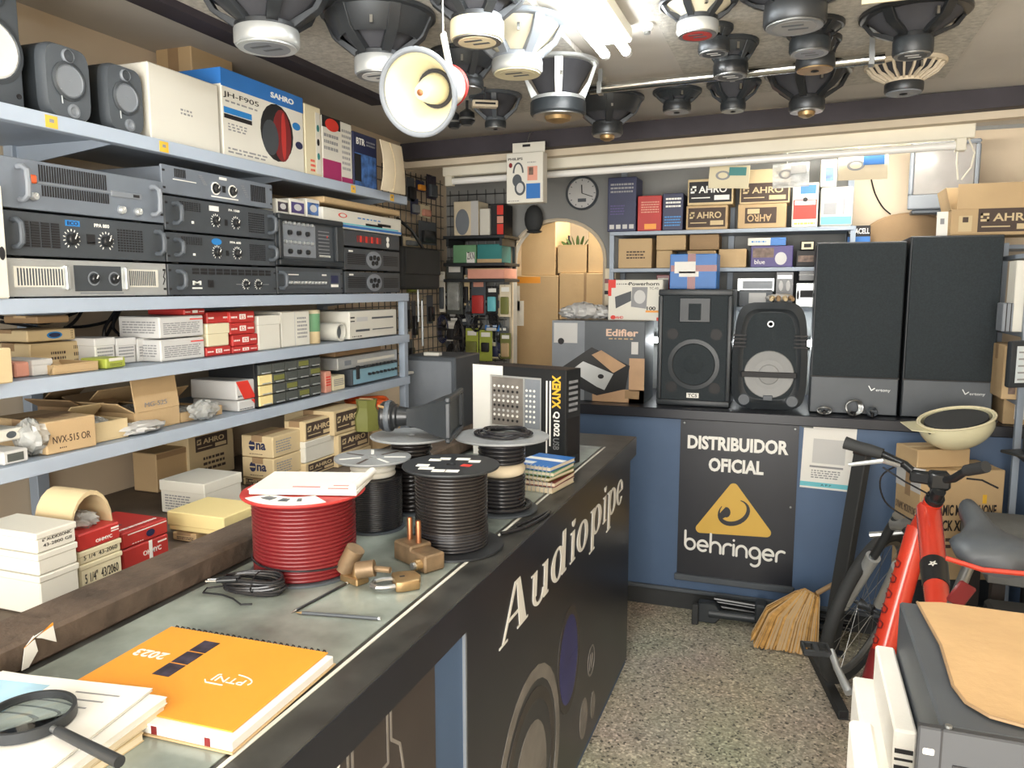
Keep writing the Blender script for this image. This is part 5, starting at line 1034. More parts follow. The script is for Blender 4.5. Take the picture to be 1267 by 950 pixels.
part('front_shell', MB().loft([[(x, .046, z) for x, z in P0], [(x, .012, z) for x, z in P0], [(x, .0, z) for x, z in P1], [(x, .014, z) for x, z in P2]]), 'black_plastic', t)
part('grille', MB().loft([[(x, .0145, z) for x, z in P2], [(x*.9, .008, h/2+(z-h/2)*.9) for x, z in P2]]), 'grille_cloth', t)
cz = h*.33
part('woofer_cone', MB().lathe([(.115, .0), (.112, .004), (.05, -.002), (.045, .004), (.0001, .01)], TR(0, .006, cz) @ FM, 36), 'cone_grey', t); part('woofer_bar', MB().box(-.125, .125, -.010, .003, cz-.013, cz+.013), 'ink', t, .002)
part('badge', MB().box(-.022, .022, -.004, .004, .045, .07), 'dark_grey', t, .002); part('logo_ring', MB().lathe([(.015, 0), (.015, .003), (.010, .003), (.010, 0)], TR(0, .008, h*.80) @ FM, 18), 'steel', t)
for sx in (-1, 1):
    mb = MB()
    for k in range(4): mb.box(sx*(w*.40)-.03, sx*(w*.40)+.03, -.004, .012, h*.58+k*.018, h*.58+.008+k*.018)
    part('grip_ribs', mb, 'ink', t); part('foot_moulding', MB().lathe([(.03, 0), (.026, .006), (.0001, .006)], TR(sx*.11, .004, .045) @ FM, 16), 'dark_grey', t)
g = thing('work_glove', 'pale work glove lying on top of the rounded loudspeaker', 'glove', (xc+.03, 3.98, BZ2+h+.003), .2)
part('palm', MB().ell((0, 0, .018), .065, .045, .018), 'grey_card', g, smooth=60)
for k in range(4): part('finger', MB().tube([(-.03+.025*k, -.03, .016), (-.045+.03*k, -.065, .018), (-.05+.033*k, -.085, .010)], [.011, .012, .009], 8), 'kraft_dark' if k % 2 else 'kraft_pale', g, smooth=60)
part('cuff', MB().ell((.03, .06, .018), .05, .035, .018), 'kraft_pale', g, smooth=60)
# towers
for k, (x0, x1, yt, lab) in enumerate(((1006, 1117, 299, 'left one of the two tall black cloth-fronted tower loudspeakers'), (1121, 1236, 291, 'right one of the two tall black cloth-fronted tower loudspeakers'))):
    Y = 3.875; a = hit(x0, 400, 1, Y); b_ = hit(x1, 400, 1, Y); w = b_.x-a.x; h = hit((x0+x1)/2, yt, 1, Y).z-BZ2
    t = thing('tower_speaker', lab, 'speaker', ((a.x+b_.x)/2, Y, BZ2), 0, 'tall tower loudspeakers')
    part('cabinet', MB().box(-w/2, w/2, .012, .36, 0, h), 'black_plastic', t, .003); part('grille', MB().box(-w/2+.006, w/2-.004, -.004, .014, .175, h-.006), 'grille_cloth', t, .006, 2); part('lower_panel', MB().box(-w/2+.004, w/2-.004, .0, .014, .004, .170), 'dark_grey', t, .002)
    lettering(t, 'ertony', TR(w*.33, 0, .115) @ FM, .06, .014, 'silver', 0); part('logo', MB().stroke([(w*.17, .135), (w*.2, .115), (w*.235, .125)], .004, .0008, FM), 'silver', t)
    part('seam', MB().box(-w/2, w/2, .002, .014, .169, .176), 'ink', t)
TZ = BZ2+h+.002
# cables and headphones on the counter edge
for k, (px, lab) in enumerate(((1020, 'grey headphone band coil lying left on the counter before the tower'), (1056, 'upright loop of grey cable on the counter before the tower'), (1078, 'small loop of thin cable beside the upright grey loop'))):
    p = hit(px, 506, 1, 3.82); t = thing('cable_loop', lab, 'cable', (p.x, 3.825, BZ2), .4*k, 'cable loops on the back counter edge')
    R = (.03, .04, .025)[k]
    for q_ in range(4): part('loop', MB().tube([((R-.003*q_)*math.cos(a_), .006*q_-.01+.004*math.sin(3*a_), R*(.55, .95, .8)[k]*(1+math.sin(a_))*.9+.005) for a_ in [2*PI*i/20 for i in range(20)]], .0042, 6, closed=True), ('steel', 'steel', 'dark_grey')[k], t)
    part('tie', MB().box(-.006, .006, -.014, .014, .0, .02), 'ink', t, .002)
# ---------------------------------------------------------------- back shelf cartons
S1, S2, S3 = [z+.0015 for z in BS]
def bb(lab, x0, x1, yt, z, m='kraft', Y=4.265, **k): return back_box(lab, x0, x1, yt, z, Y, k.pop('d', .18), m=m, **k)
bb('tall dark navy box at the left end of the upper back shelf', 752, 788, 219, S1, 'navy_card', tape=None, decals=[('l', 'F', .1, .9, .7, .9, 3, 'grey_ink'), ('l', 'F', .1, .6, .3, .5, 4, 'purple_card')]+[('p', 'F', .08+.23*i, .24+.23*i, .05, .13, 'grey_card') for i in range(4)])
bb('red box with faint lettering on the upper back shelf', 789, 819, 242, S1, 'red_card', tape=None, decals=[('l', 'F', .15, .9, .5, .85, 5, 'pink_card'), ('p', 'F', .3, .8, .05, .2, 'orange_cover')])
bb('navy box with pale lettering beside the red box', 820, 846, 239, S1, 'navy_card', tape=None, decals=[('l', 'F', .15, .9, .6, .9, 3, 'white_ink'), ('l', 'F', .1, .9, .1, .4, 4, 'blue_ink')])
bb('brown logo carton, lower left of four on the upper back shelf', 849, 901, 254, S1, 'kraft', decals=logo_ahro('F', .05, .95, .1, .9), group='logo cartons on the back shelf')
z1 = hit(875, 254, 1, 4.265).z+.002
bb('pale logo carton, upper left of four on the upper back shelf', 851, 908, 221, z1, 'kraft_pale', decals=logo_ahro('F', .03, .97, .1, .9, 'ink', 'white_ink'), group='logo cartons on the back shelf', tape=None)
bb('orange-brown logo carton turned upside down, lower right of four', 913, 974, 252, S1, 'kraft', decals=[('p', 'F', .15, .8, .2, .85, 'brown_ink'), ('t', 'F', 'AHRO', .45, .42, .5, .3, 'kraft', 1, .02, PI), ('p', 'F', .2, .45, .6, .8, 'kraft_pale', 1)], group='logo cartons on the back shelf')
z1 = hit(944, 252, 1, 4.265).z+.002
bb('dark-panelled logo carton, upper right of four on the upper back shelf', 916, 979, 209, z1, 'kraft_pale', decals=logo_ahro('F', .03, .97, .05, .6), group='logo cartons on the back shelf')
bb('white and pink product box standing on the upper back shelf', 981, 1014, 226, S1, 'white_card', tape=None, decals=[('p', 'F', .05, .95, .18, .62, 'red_ink'), ('p', 'F', .1, .9, .5, .6, 'white_card', 1), ('p', 'F', .3, .9, .75, .95, 'blue_card'), ('l', 'F', .1, .9, .04, .12, 1, 'gold_ink'), ('c', 'F', .5, .62, .1, .05, 'ink', 1)])
bb('square white box with teal stripe at the right end of the upper back shelf', 1016, 1057, 231, S1, 'white_card', tape=None, bev=.008, decals=[('p', 'F', .03, .97, .05, .25, 'cyan_card'), ('p', 'F', .1, .5, .3, .6, 'grey_ink'), ('p', 'F', .7, .75, .3, .7, 'grey_ink')])
z1 = hit(1036, 231, 1, 4.265).z+.002
bb('small white box with portrait print stacked on the teal striped box', 1016, 1037, 197, z1, 'white_card', tape=None, decals=[('p', 'F', .3, .8, .2, .7, 'photo_blue')])
bb('brown carton at the left end of the middle back shelf', 765, 807, 295, S2, 'kraft', decals=[('l', 'F', .25, .8, .3, .6, 3, 'brown_ink')])
bb('brown carton second on the middle back shelf, lower', 812, 832, 310, S2, 'kraft')
z1 = hit(822, 310, 1, 4.265).z+.002
bb('brown carton second on the middle back shelf, upper', 812, 849, 291, z1, 'kraft')
bb('tilted brown carton above the blue taped carton', 853, 890, 290, hit(870, 309, 1, 4.265).z, 'kraft_dark')
bb('brown carton supporting the tilted one on the middle back shelf', 850, 886, 310, S2, 'kraft')
bb('low tan carton right of the tilted brown carton', 889, 924, 308, S2, 'kraft')
bb('purple headset box with printed white earcup on the middle back shelf', 929, 982, 304, S2, 'purple_card', tape=None, decals=[('c', 'F', .72, .4, .14, .3, 'grey_card'), ('p', 'F', .05, .55, .45, .9, 'photo_brown'), ('t', 'F', 'blue', .22, .25, .25, .2, 'white_ink')])
z1 = hit(955, 304, 1, 4.265).z+.002
bb('flat white and blue box on the purple headset box', 925, 973, 294, z1, 'white_card', tape=None, decals=[('p', 'F', .6, 1, 0, 1, 'blue_card'), ('l', 'F', .1, .5, .3, .7, 1, 'blue_ink')])
bb('small black box with gold print beside the purple headset box', 985, 1010, 310, S2, 'ink', tape=None, decals=[('p', 'F', .1, .9, .3, .7, 'photo_brown')])
z1 = hit(997, 310, 1, 4.265).z+.002
bb('small framed picture box on the black and gold box', 990, 1009, 298, z1, 'ink', tape=None, decals=[('p', 'F', .1, .9, .1, .9, 'cream_card'), ('p', 'F', .25, .75, .3, .7, 'ink', 1)])
bb('silver framed cassette box on the lower back shelf', 912, 959, 344, S3+.08, 'silver', tape=None, decals=[('p', 'F', .15, .95, .2, .8, 'mid_grey')])
bb('grey carton under the silver framed cassette box', 914, 957, 358, S3, 'dark_grey', tape=None, decals=[('p', 'F', .3, .8, .2, .8, 'grey_card')])
bb('small black cassette recorder on the lower back shelf', 960, 983, 336, S3, 'black_satin', tape=None, name='cassette_recorder', cat='device', decals=[('c', 'F', .3, .6, .12, .15, 'grey_card'), ('c', 'F', .7, .6, .12, .15, 'grey_card'), ('p', 'F', .1, .9, .8, .9, 'silver')])
bb('silver car radio on the lower back shelf beside the tower', 985, 1012, 350, S3, 'silver', tape=None, name='car_radio', cat='device', decals=[('p', 'F', .2, .8, .4, .7, 'ink'), ('c', 'F', .1, .5, .06, .2, 'ink')])
z1 = hit(998, 350, 1, 4.265).z+.002
bb('black round-edged gadget on the silver car radio', 986, 1012, 332, z1, 'black_satin', tape=None, name='gadget', cat='device', bev=.012, decals=[('p', 'F', .1, .9, .5, .6, 'grey_card')])
bb('small red and white box at the left of the lower back shelf', 812, 829, 340, S3, 'bike_dark_red', tape=None, decals=[('p', 'F', .1, .9, .6, .9, 'white_card')])
bb('stack of small yellowed boxes at the left edge of the middle shelf', 748, 762, 332, S3, 'paper_cream', tape=None, Y=4.30, d=.12, decals=[('p', 'F', 0, 1, .6, .72, 'bike_dark_red'), ('p', 'F', 0, 1, .3, .4, 'ink')])
# side shelf on the right of the back wall
sh = thing('side_shelf', 'grey bracket shelf high on the back wall behind the tower loudspeakers', 'shelf', (0, 0, 0))
part('board', MB().box(.28, 1.28, 4.25, 4.543, 1.78, 1.80), 'shelf_paint', sh, .002)
for x in (.35, 1.2): part('bracket', MB().prism([(0, 0), (.26, 0), (.26, -.015), (.02, -.12), (0, -.12)], .012, TR(x, 4.54, 1.78) @ RZ(-PI/2) @ RX(PI/2)), 'shelf_paint', sh)
bb('small black battery box with white lettering on the side shelf', 1049, 1078, 279, 1.8015, 'ink', Y=4.33, d=.1, tape=None, decals=[('t', 'F', 'URACELL', .5, .75, .9, .25, 'white_ink', 0, .02), ('p', 'F', 0, 1, .1, .5, 'blue_card')])
c0 = hit(1122, 300, 1, 4.44); t = thing('arched_board', 'brown semicircular board standing on the side shelf under the monitor', 'board', (c0.x, 4.44, 1.8015))
part('board', MB().prism([(.235*math.cos(PI*i/20)+.0, .17*math.sin(PI*i/20)) for i in range(21)], .02, TR(0, .02, 0) @ RX(PI/2)), 'kraft_dark', t, .002); part('edge_band', MB().tube([(.235*math.cos(PI*i/20), .01, .17*math.sin(PI*i/20)) for i in range(21)], .008, 6), 'kraft_dark', t)
cable('thin black wire running down the bright wall from the strip light', [tuple(hit(x, y, 1, 4.535)) for x, y in ((1078, 222), (1083, 240), (1092, 256), (1102, 265))], .004)
# crt monitor
a = hit(1126, 190, 1, 4.30); b_ = hit(1196, 258, 1, 4.30); w = b_.x-a.x; h = a.z-b_.z+.05
t = thing('crt_monitor', 'grey cathode ray monitor on a wall bracket in the back right corner', 'monitor', ((a.x+b_.x)/2+.02, 4.27, b_.z)); w += .04
part('case', MB().loft([[(-w/2, .02, 0), (w/2, .02, 0), (w/2, .02, h), (-w/2, .02, h)], [(-w/2+.03, .2, .03), (w/2-.03, .2, .03), (w/2-.03, .2, h-.03), (-w/2+.03, .2, h-.03)]]), 'dark_grey', t, .008)
part('bezel', MB().box(-w/2, w/2, 0, .025, 0, .07).box(-w/2, w/2, 0, .025, h-.02, h).box(-w/2, -w/2+.02, 0, .025, .07, h-.02).box(w/2-.02, w/2, 0, .025, .07, h-.02), 'mid_grey', t, .006); part('screen', MB().box(-w/2+.02, w/2-.02, .006, .02, .07, h-.02), 'crt_glass', t, .004)
part('disc_slot', MB().box(.02, w/2-.03, -.002, .004, .025, .04), 'ink', t); part('wall_bracket', MB().box(-.04, .04, .2, .27, .04, h-.04), 'dark_steel', t); part('chin', MB().box(-w/2+.02, w/2-.02, .01, .1, -.02, 0), 'dark_grey', t, .005)
# big open logo carton on the right tower
p = hit(1172, 290, 1, 3.95); w = .37; h = hit(1220, 258, 1, 3.95).z-TZ
t = thing('open_carton', 'large open kraft logo carton on the right tower loudspeaker, flap raised', 'box', (p.x+w/2+.012, 3.95, TZ))
k = .004; d = .24
part('body', MB().box(-w/2, w/2, 0, d, 0, k).box(-w/2, w/2, 0, k, k, h).box(-w/2, w/2, d-k, d, k, h).box(-w/2, -w/2+k, k, d-k, k, h).box(w/2-k, w/2, k, d-k, k, h), 'kraft', t, .0012)
part('flap', MB().box(-w/2+.005, w/2, 0, .004, 0, .12, TR(0, d, h) @ RX(.12)), 'kraft', t, .001); part('flap', MB().box(-.004, 0, .005, d-.005, 0, .10, TR(-w/2, 0, h) @ RY(-.25)), 'kraft', t, .001); part('flap', MB().box(-w/2+.02, w/2, 0, .004, 0, .11, TR(0, 0, h) @ RX(-.06)), 'kraft', t, .001)
for s in logo_ahro('F', .28, .95, .12, 1.0)+[('p', 'F', .08, .22, .15, .75, 'kraft_pale'), ('p', 'F', .12, .18, .5, .7, 'brown_ink', 1)]: decal(t, w, d, h, s)
p = hit(1165, 292, 1, 3.92); t = thing('paper_label', 'small white paper standing against the open logo carton', 'paper', (p.x, 3.92, TZ)); part('sheet', MB().box(-.022, .022, 0, .002, 0, .105, RX(-.1)), 'paper_white', t); part('print', MB().box(-.008, .008, -.001, 0, .05, .075, RX(-.1)), 'grey_ink', t)
# ---------------------------------------------------------------- right-hand corner rack
rk = thing('corner_rack', 'grey rack at the right edge holding boxes and the small display', 'shelf', (0, 0, 0))
for z in (1.14, 1.42, 1.74): part('shelf_board', MB().box(.87, 1.27, 3.64, 4.1, z-.02, z), 'shelf_paint', rk, .002)
for x, y in ((.88, 3.65), (1.26, 3.65), (.88, 4.09), (1.26, 4.09)): part('post', MB().box(x-.012, x+.012, y-.012, y+.012, BZ2 if y > 3.8 else 0, 1.80), 'shelf_paint', rk)
def rb(lab, x0, x1, yt, z, m, Y=3.67, **k): return back_box(lab, x0, x1, yt, z, Y, k.pop('d', .25), m=m, **k)
rb('tan carton with white label low at the right edge beside the tower', 1242, 1290, 492, 1.0165, 'kraft', Y=3.82, d=.2, decals=[('p', 'F', .3, .7, .2, .8, 'paper_white')], tape=None)
rb('kraft carton with small picture label on the corner rack', 1243, 1285, 428, 1.1415, 'kraft', Y=3.68, decals=[('p', 'F', .2, .42, .1, .45, 'photo_brown')])
rb('grey-brown packing box with dark ribs on the corner rack', 1241, 1256, 375, 1.4215, 'mid_grey', Y=3.67, d=.1, tape=None, decals=[('p', 'F', .3, .4, 0, 1, 'ink'), ('p', 'F', .7, .8, 0, 1, 'ink')])
rb('tall white panel box with dark round hole on the corner rack', 1258, 1292, 322, 1.4215, 'white_card', Y=3.67, d=.12, tape=None, decals=[('c', 'F', .75, .55, .3, .22, 'ink'), ('c', 'F', .6, .15, .12, .1, 'dark_grey')])
p = hit(1268, 418, 1, 3.42); t = thing('display_monitor', 'small black framed screen showing a pale list at the right edge', 'monitor', (p.x+.035, 3.44, .95)); t.rotation_euler = (0, 0, .5)
part('frame', MB().box(-.09, .2, 0, .03, .27, .45), 'black_plastic', t, .01, 2); part('screen', MB().box(-.068, .18, -.002, .004, .29, .43), 'screen_light', t)
for k in range(5): part('list_row', MB().box(-.06, .15, -.0035, -.0015, .30+.026*k, .306+.026*k), 'grey_ink', t)
part('stand', MB().box(.03, .07, .02, .05, .01, .30), 'black_plastic', t, .004); part('foot', MB().box(-.03, .13, -.04, .09, 0, .012), 'black_plastic', t, .004)
# desk on the right
ds = thing('side_desk', 'grey cloth covered side table at the right edge behind the bicycle', 'table', (0, 0, 0))
part('table_top', MB().box(.66, 1.28, 2.95, 3.40, .70, .725), 'dark_brown', ds); part('cloth', MB().loft([[(.655, 2.94, .60), (1.285, 2.94, .57), (1.285, 3.41, .60), (.655, 3.41, .62)], [(.652, 2.937, .728), (1.287, 2.937, .728), (1.287, 3.413, .728), (.652, 3.413, .728)]]), 'grey_cloth', ds, .004)
for x in (.70, 1.24):
    for y in (3.0, 3.36): part('leg', MB().box(x-.02, x+.02, y-.02, y+.02, 0, .70), 'dark_brown', ds)
dk = thing('dark_desk', 'dark upper desk carrying the small screen at the right edge', 'table', (0, 0, 0))
part('table_top', MB().box(.86, 1.28, 3.34, 3.60, .925, .948), 'dark_steel', dk, .003)
for x in (.90, 1.26): part('leg', MB().box(x-.015, x+.015, 3.42, 3.45, .0, .925), 'dark_steel', dk)
t = thing('microphone_stand', 'short black metal clamp with chrome screw on the grey side table', 'clamp', (.93, 3.12, .730)); part('base', MB().lathe([(.05, 0), (.05, .008), (.02, .014), (.0001, .014)], n=20), 'black_satin', t); part('post', MB().cyl((0, 0, .012), (0, 0, .12), .012, n=12), 'black_satin', t); part('screw', MB().cyl((-.02, -.02, .05), (-.03, -.05, .05), .012, n=12), 'chrome', t); part('arm', MB().cyl((0, 0, .11), (.12, .05, .15), .01, n=10), 'black_satin', t); part('lead', MB().tube([(0, 0, .06), (-.08, .0, .05), (-.12, -.02, .02), (-.08, -.05, .005), (0, -.06, .005)], .003, 5), 'black_wire', t)
# cartons behind the bicycle
ct = Vector((.51, 3.45)); th = math.radians(20); zt = hit(1158, 583, 1, 3.45).z
def rot_box(label, cx, cy, th_, w, d, h, z, **k): return carton(label, w, d, h, (cx+math.cos(th_)*w/2, cy+math.sin(th_)*w/2, z), th_, **k)
pl = carton('black flight case carrying the microphone carton behind the bicycle', .32, .19, .40, (ct.x+.16*math.cos(th), ct.y+.16*math.sin(th)+.003, .001), th, m='black_plastic', name='flight_case', cat='case', tape=None, body='shell', decals=[('p', 'F', 0, 1, .7, .73, 'steel', 0, 'edge_rail'), ('p', 'F', .45, .55, .66, .78, 'chrome', 0, 'latch')])
rot_box('kraft microphone carton with dark capital lettering behind the bicycle', ct.x, ct.y, th, .34, .20, zt-.404, .404, m='kraft', decals=[('t', 'F', 'DYNAMIC MICROPHONE', .5, .64, .85, .10, 'ink', 0, .03), ('t', 'F', '5-PACK XM1800S', .45, .50, .68, .10, 'ink', 0, .03), ('l', 'F', .1, .5, .28, .4, 2, 'brown_ink'), ('t', 'L', 'DYNAMIC MICROPHONE', .45, .60, .8, .07, 'brown_ink'), ('l', 'L', .2, .7, .3, .5, 2, 'brown_ink'), ('p', 'L', 0, 1, .78, 1.0, 'grey_card', 0, 'label'), ('p', 'F', .75, .8, .7, .78, 'yellow_ink', 0, 'sticker'), ('p', 'T', .45, .55, 0, 1, 'kraft_pale', 0, 'tape')])
zt2 = hit(1150, 556, 1, 3.5).z
rot_box('brown carton on the microphone carton under the cream helmet', .495, 3.475, math.radians(26), .23, .15, zt2-zt-.003, zt+.002, m='kraft', decals=[('p', 'T', .0, 1, .42, .55, 'kraft_pale', 0, 'tape')], tape=None)
# helmet
hc = hit(1186, 534, 1, 3.56); t = thing('helmet', 'cream glossy helmet lying upside down on the brown carton', 'helmet', (hc.x+.0, 3.55, zt2+.002)); t.rotation_euler = (math.radians(10), math.radians(-12), .3)
prof = [(math.sin(PI*i/18), -math.cos(PI*i/18)) for i in range(0, 11)]
part('shell', MB().lathe([(max(a_*1.0, .001), b__) for a_, b__ in prof] + [(r_*.93, z_) for r_, z_ in reversed(prof)], TR(0, 0, .115) @ Matrix.Diagonal((.145, .115, .11, 1)), 32), 'helmet_cream', t, smooth=60)
part('padding', MB().lathe([(.90*a_ if a_ > 0 else .001, .9*b__) for a_, b__ in prof], TR(0, 0, .118) @ Matrix.Diagonal((.135, .107, .10, 1)), 28), 'dark_rubber', t, smooth=60)
part('visor', MB().loft([[(-.12, -.07, .118), (-.12, .07, .118), (-.12, .07, .124), (-.12, -.07, .124)], [(-.20, -.05, .14), (-.20, .05, .14), (-.20, .05, .144), (-.20, -.05, .144)]]), 'helmet_cream', t, .001); part('rim_trim', MB().tube([(.146*math.cos(2*PI*i/30), .116*math.sin(2*PI*i/30), .135) for i in range(30)], .004, 6, closed=True), 'cream_card', t)
for a_ in (2.4, 3.6, -.6, .4): part('rivet', MB().ell((.147*math.cos(a_), .117*math.sin(a_), .118), .006, .006, .006), 'ink', t)
# ================================================================ bicycle
ROOT = Vector((.205, 2.6, 0))
bk = thing('bicycle', 'red mountain bicycle with silver fork leaning behind the tan-topped amplifier', 'bicycle', tuple(ROOT))
def wp(name, mb, mat, bev=0, smooth=40, parent=None):
    mb.v = [tuple(Vector(p)-ROOT) for p in mb.v]; return part(name, mb, mat, parent or bk, bev, 1, smooth)
LEAN = .225
def bp(y, z, x=0): return Vector((.205+LEAN*z+x*.975, y, z*.975-x*.22))   # point in the leaning frame plane
head_t, head_b = Vector((.425, 2.62, .95)), Vector((.395, 2.73, .80)); BBp = bp(2.56, .31); seat = bp(2.10, .76); rear = bp(2.13, .34)
fr_ax = Vector((.312, 3.20, .36))
wp('head_tube', MB().cyl(head_t, head_b, .028, n=16), 'bike_red'); wp('headset_cup', MB().cyl(head_t+(head_t-head_b).normalized()*.001, head_t+(head_t-head_b).normalized()*.018, .027, n=16), 'black_satin')
hd = (head_b-head_t); tt0 = head_t+hd*.25; dt0 = head_t+hd*.75
wp('top_tube', MB().tube([tt0, tt0.lerp(seat, .5), seat], [.036, .034, .028], 16), 'bike_red')
pa, pb = tt0.lerp(seat, .50), tt0.lerp(seat, .68); wp('decal_band', MB().cyl(pa, pb, .0365, .0345, 18), 'black_satin')
pm = pa.lerp(pb, .5); wp('decal_star', MB().stroke([(.0+.010*math.cos(PI/2+i*2.513)*(1 if i % 1 == 0 else 1), .012*math.sin(PI/2+i*2.513)) for i in range(6)], .002, .001, aim(pm+Vector((-.008, -.004, .037)), (-.25, -.3, 1))), 'white_ink')
wp('down_tube', MB().tube([dt0, dt0.lerp(BBp, .5), BBp], [.036, .038, .034], 16), 'bike_red')
dl = dt0.lerp(BBp, .45); ux = (BBp-dt0).normalized(); nn = Vector((-.85, -.45, .25)); nn = (nn-ux*nn.dot(ux)).normalized(); vx = nn.cross(ux).normalized()
mt = Matrix(((ux.x, vx.x, nn.x, dl.x+nn.x*.0382), (ux.y, vx.y, nn.y, dl.y+nn.y*.0382), (ux.z, vx.z, nn.z, dl.z+nn.z*.0382), (0, 0, 0, 1)))
mbm = MB()
for k_ in range(6):
    x_ = -.14+.05*k_; mbm.stroke([(x_, -.012), (x_+.008, .012), (x_+.022, .010), (x_+.026, -.004), (x_+.014, -.012)], .004, .0015, mt)
wp('frame_marking', mbm, 'bike_dark_red')
wp('lower_lug', MB().cyl(BBp+(dt0-BBp).normalized()*.16, BBp+(dt0-BBp).normalized()*.02, .0395, n=16), 'bike_dark_red')
wp('seat_tube', MB().cyl(BBp, seat, .018, n=12), 'bike_red'); wp('bottom_bracket', MB().cyl(BBp+Vector((-.045, 0, .01)), BBp+Vector((.045, 0, -.01)), .024, n=14), 'steel')
for sx in (-.05, .05): wp('chain_stay', MB().cyl(BBp+Vector((sx*.4, -.02, 0)), rear+Vector((sx, 0, 0)), .010, n=8), 'bike_red'); wp('seat_stay', MB().cyl(seat+Vector((sx*.3, 0, -.03)), rear+Vector((sx, 0, 0)), .008, n=8), 'bike_red')
def wheel(nm, c, fwd, up, R=.325):
    fwd = Vector(fwd).normalized(); up = Vector(up); up = (up-fwd*up.dot(fwd)).normalized(); ax_ = fwd.cross(up).normalized(); m = Matrix(((fwd.x, up.x, ax_.x, c.x), (fwd.y, up.y, ax_.y, c.y), (fwd.z, up.z, ax_.z, c.z), (0, 0, 0, 1)))
    w_ = wp(nm, MB().lathe([(R-.045+.024+.024*math.cos(a_), .024*math.sin(a_)) for a_ in [2*PI*i/10 for i in range(10)]], m, 48, closed=True), 'dark_rubber')
    wp('rim', MB().lathe([(R-.045, -.012), (R-.040, .012), (R-.058, .010), (R-.062, 0), (R-.058, -.010)], m, 48, closed=True), 'steel', parent=w_); wp('hub', MB().lathe([(.0001, -.055), (.008, -.055), (.008, -.03), (.022, -.028), (.014, 0), (.022, .028), (.008, .03), (.008, .055), (.0001, .055)], m, 16), 'dark_steel', parent=w_)
    for i in range(20):
        a_ = 2*PI*i/20; b__ = a_+(.6 if i % 2 else -.6); p0 = m @ Vector((.02*math.cos(b__), .02*math.sin(b__), .026*(1 if i % 2 else -1))); p1 = m @ Vector(((R-.058)*math.cos(a_), (R-.058)*math.sin(a_), 0))
        wp('spoke', MB().cyl(p0, p1, .0012, n=4), 'steel', parent=w_)
    for o in bk.children:
        pass
    return m, w_
def reparent():
    pass
STEER = math.radians(28); ff = Vector((math.sin(STEER), math.cos(STEER), 0)); upv = Vector((.225, 0, .97))
wm, _ = wheel('front_wheel', fr_ax, ff, upv); axd = (wm @ Vector((0, 0, 1, 0)).to_3d() if False else Vector((wm[0][2], wm[1][2], wm[2][2])))
if axd.x > 0: axd = -axd
crown = Vector((.385, 2.84, .79))
wp('steerer', MB().cyl(head_b, crown, .017, n=12), 'dark_steel'); wp('fork_crown', MB().cyl(hit(1104, 648, 1, 2.86), hit(1142, 650, 1, 2.80), .022, n=14), 'steel')
for sx in (1, -1):
    p0 = (hit(1106, 646, 1, 2.86) if sx > 0 else hit(1130, 668, 1, 2.80)); p1 = (hit(1044, 750, 1, 3.13) if sx > 0 else hit(1088, 748, 1, 3.16)); pmid = p0.lerp(p1, .38)
    wp('fork_stanchion', MB().cyl(p0+(p0-p1).normalized()*.03, pmid, .0155, n=14), 'dark_steel'); wp('fork_cap', MB().cyl(p0+(p0-p1).normalized()*.03, p0+(p0-p1).normalized()*.036, .017, n=14), 'steel'); wp('fork_leg', MB().tube([pmid, pmid.lerp(p1, .1), p1], [.026, .024, .020], 16), 'silver')
    wp('brake_arm', MB().tube([pmid+Vector((0, .02, .02)), pmid+Vector((.0, .035, -.05)), pmid.lerp(p1, .4)+Vector((0, .035, 0))], .009, 8), 'dark_steel')
wp('fork_brace', MB().tube([pmid.lerp(crown, .3)+axd*.0, crown+ff*.06+Vector((0, 0, -.02)), crown+axd*.12+Vector((0, .02, -.08))], .012, 8), 'steel')
wheel('rear_wheel', rear, (0, 1, 0), upv)
# cockpit
def curve(P, res=5):
    out = []
    for i in range(len(P)-1):
        p0 = P[max(i-1, 0)]; p1 = P[i]; p2 = P[i+1]; p3 = P[min(i+2, len(P)-1)]
        for k in range(res): s = k/res; out.append(.5*((2*p1)+(p2-p0)*s+(2*p0-5*p1+4*p2-p3)*s*s+(3*p1-p0-3*p2+p3)*s**3))
    return out+[P[-1]]
stem = head_t+(head_t-head_b).normalized()*.03; cl = Vector((.435, 2.62, 1.015))
wp('stem', MB().cyl(head_t, stem+(head_t-head_b).normalized()*.02, .020, n=14).cyl(stem, cl+Vector((0, .02, .01)), .020, n=12), 'black_satin')
hb = [hit(1050, 549, 1, 2.74), hit(1092, 562, 1, 2.71), hit(1120, 575, 1, 2.67), hit(1137, 590, 1, 2.64), cl, hit(1180, 592, 1, 2.57), hit(1196, 582, 1, 2.54), hit(1212, 579, 1, 2.50)]
hb2 = [Vector(hb[0])]+[Vector(p) for p in hb[1:]]
wp('handlebar', MB().tube(hb2, .0125, 10), 'black_satin')
wp('grip', MB().tube([hb2[0]+(hb2[0]-hb2[1]).normalized()*.012, hb2[0], hb2[0].lerp(hb2[1], .3), hb2[0].lerp(hb2[1], .6), hb2[1]], [.022, .021, .019, .021, .019], 12), 'dark_rubber')
wp('grip', MB().tube([hb2[6], hb2[7], hb2[7]+(hb2[7]-hb2[6])*.5], [.017, .0175, .017], 12), 'dark_rubber')
lv = hit(1082, 566, 1, 2.69); wp('brake_lever', MB().tube([hit(1112, 576, 1, 2.66), hit(1092, 570, 1, 2.62), hit(1050, 575, 1, 2.64)], [.007, .008, .006], 8), 'silver'); wp('shifter', MB().box(-.03, .03, -.02, .02, -.018, .018, TR(*hit(1140, 590, 1, 2.63)) @ RZ(-.4)), 'black_satin', .006); wp('shifter_window', MB().box(-.016, .016, -.008, .008, .018, .0195, TR(*hit(1138, 588, 1, 2.625)) @ RZ(-.4)), 'grey_card'); wp('clamp', MB().box(-.03, .03, -.03, .025, -.025, .028, TR(*cl)), 'black_satin', .008)
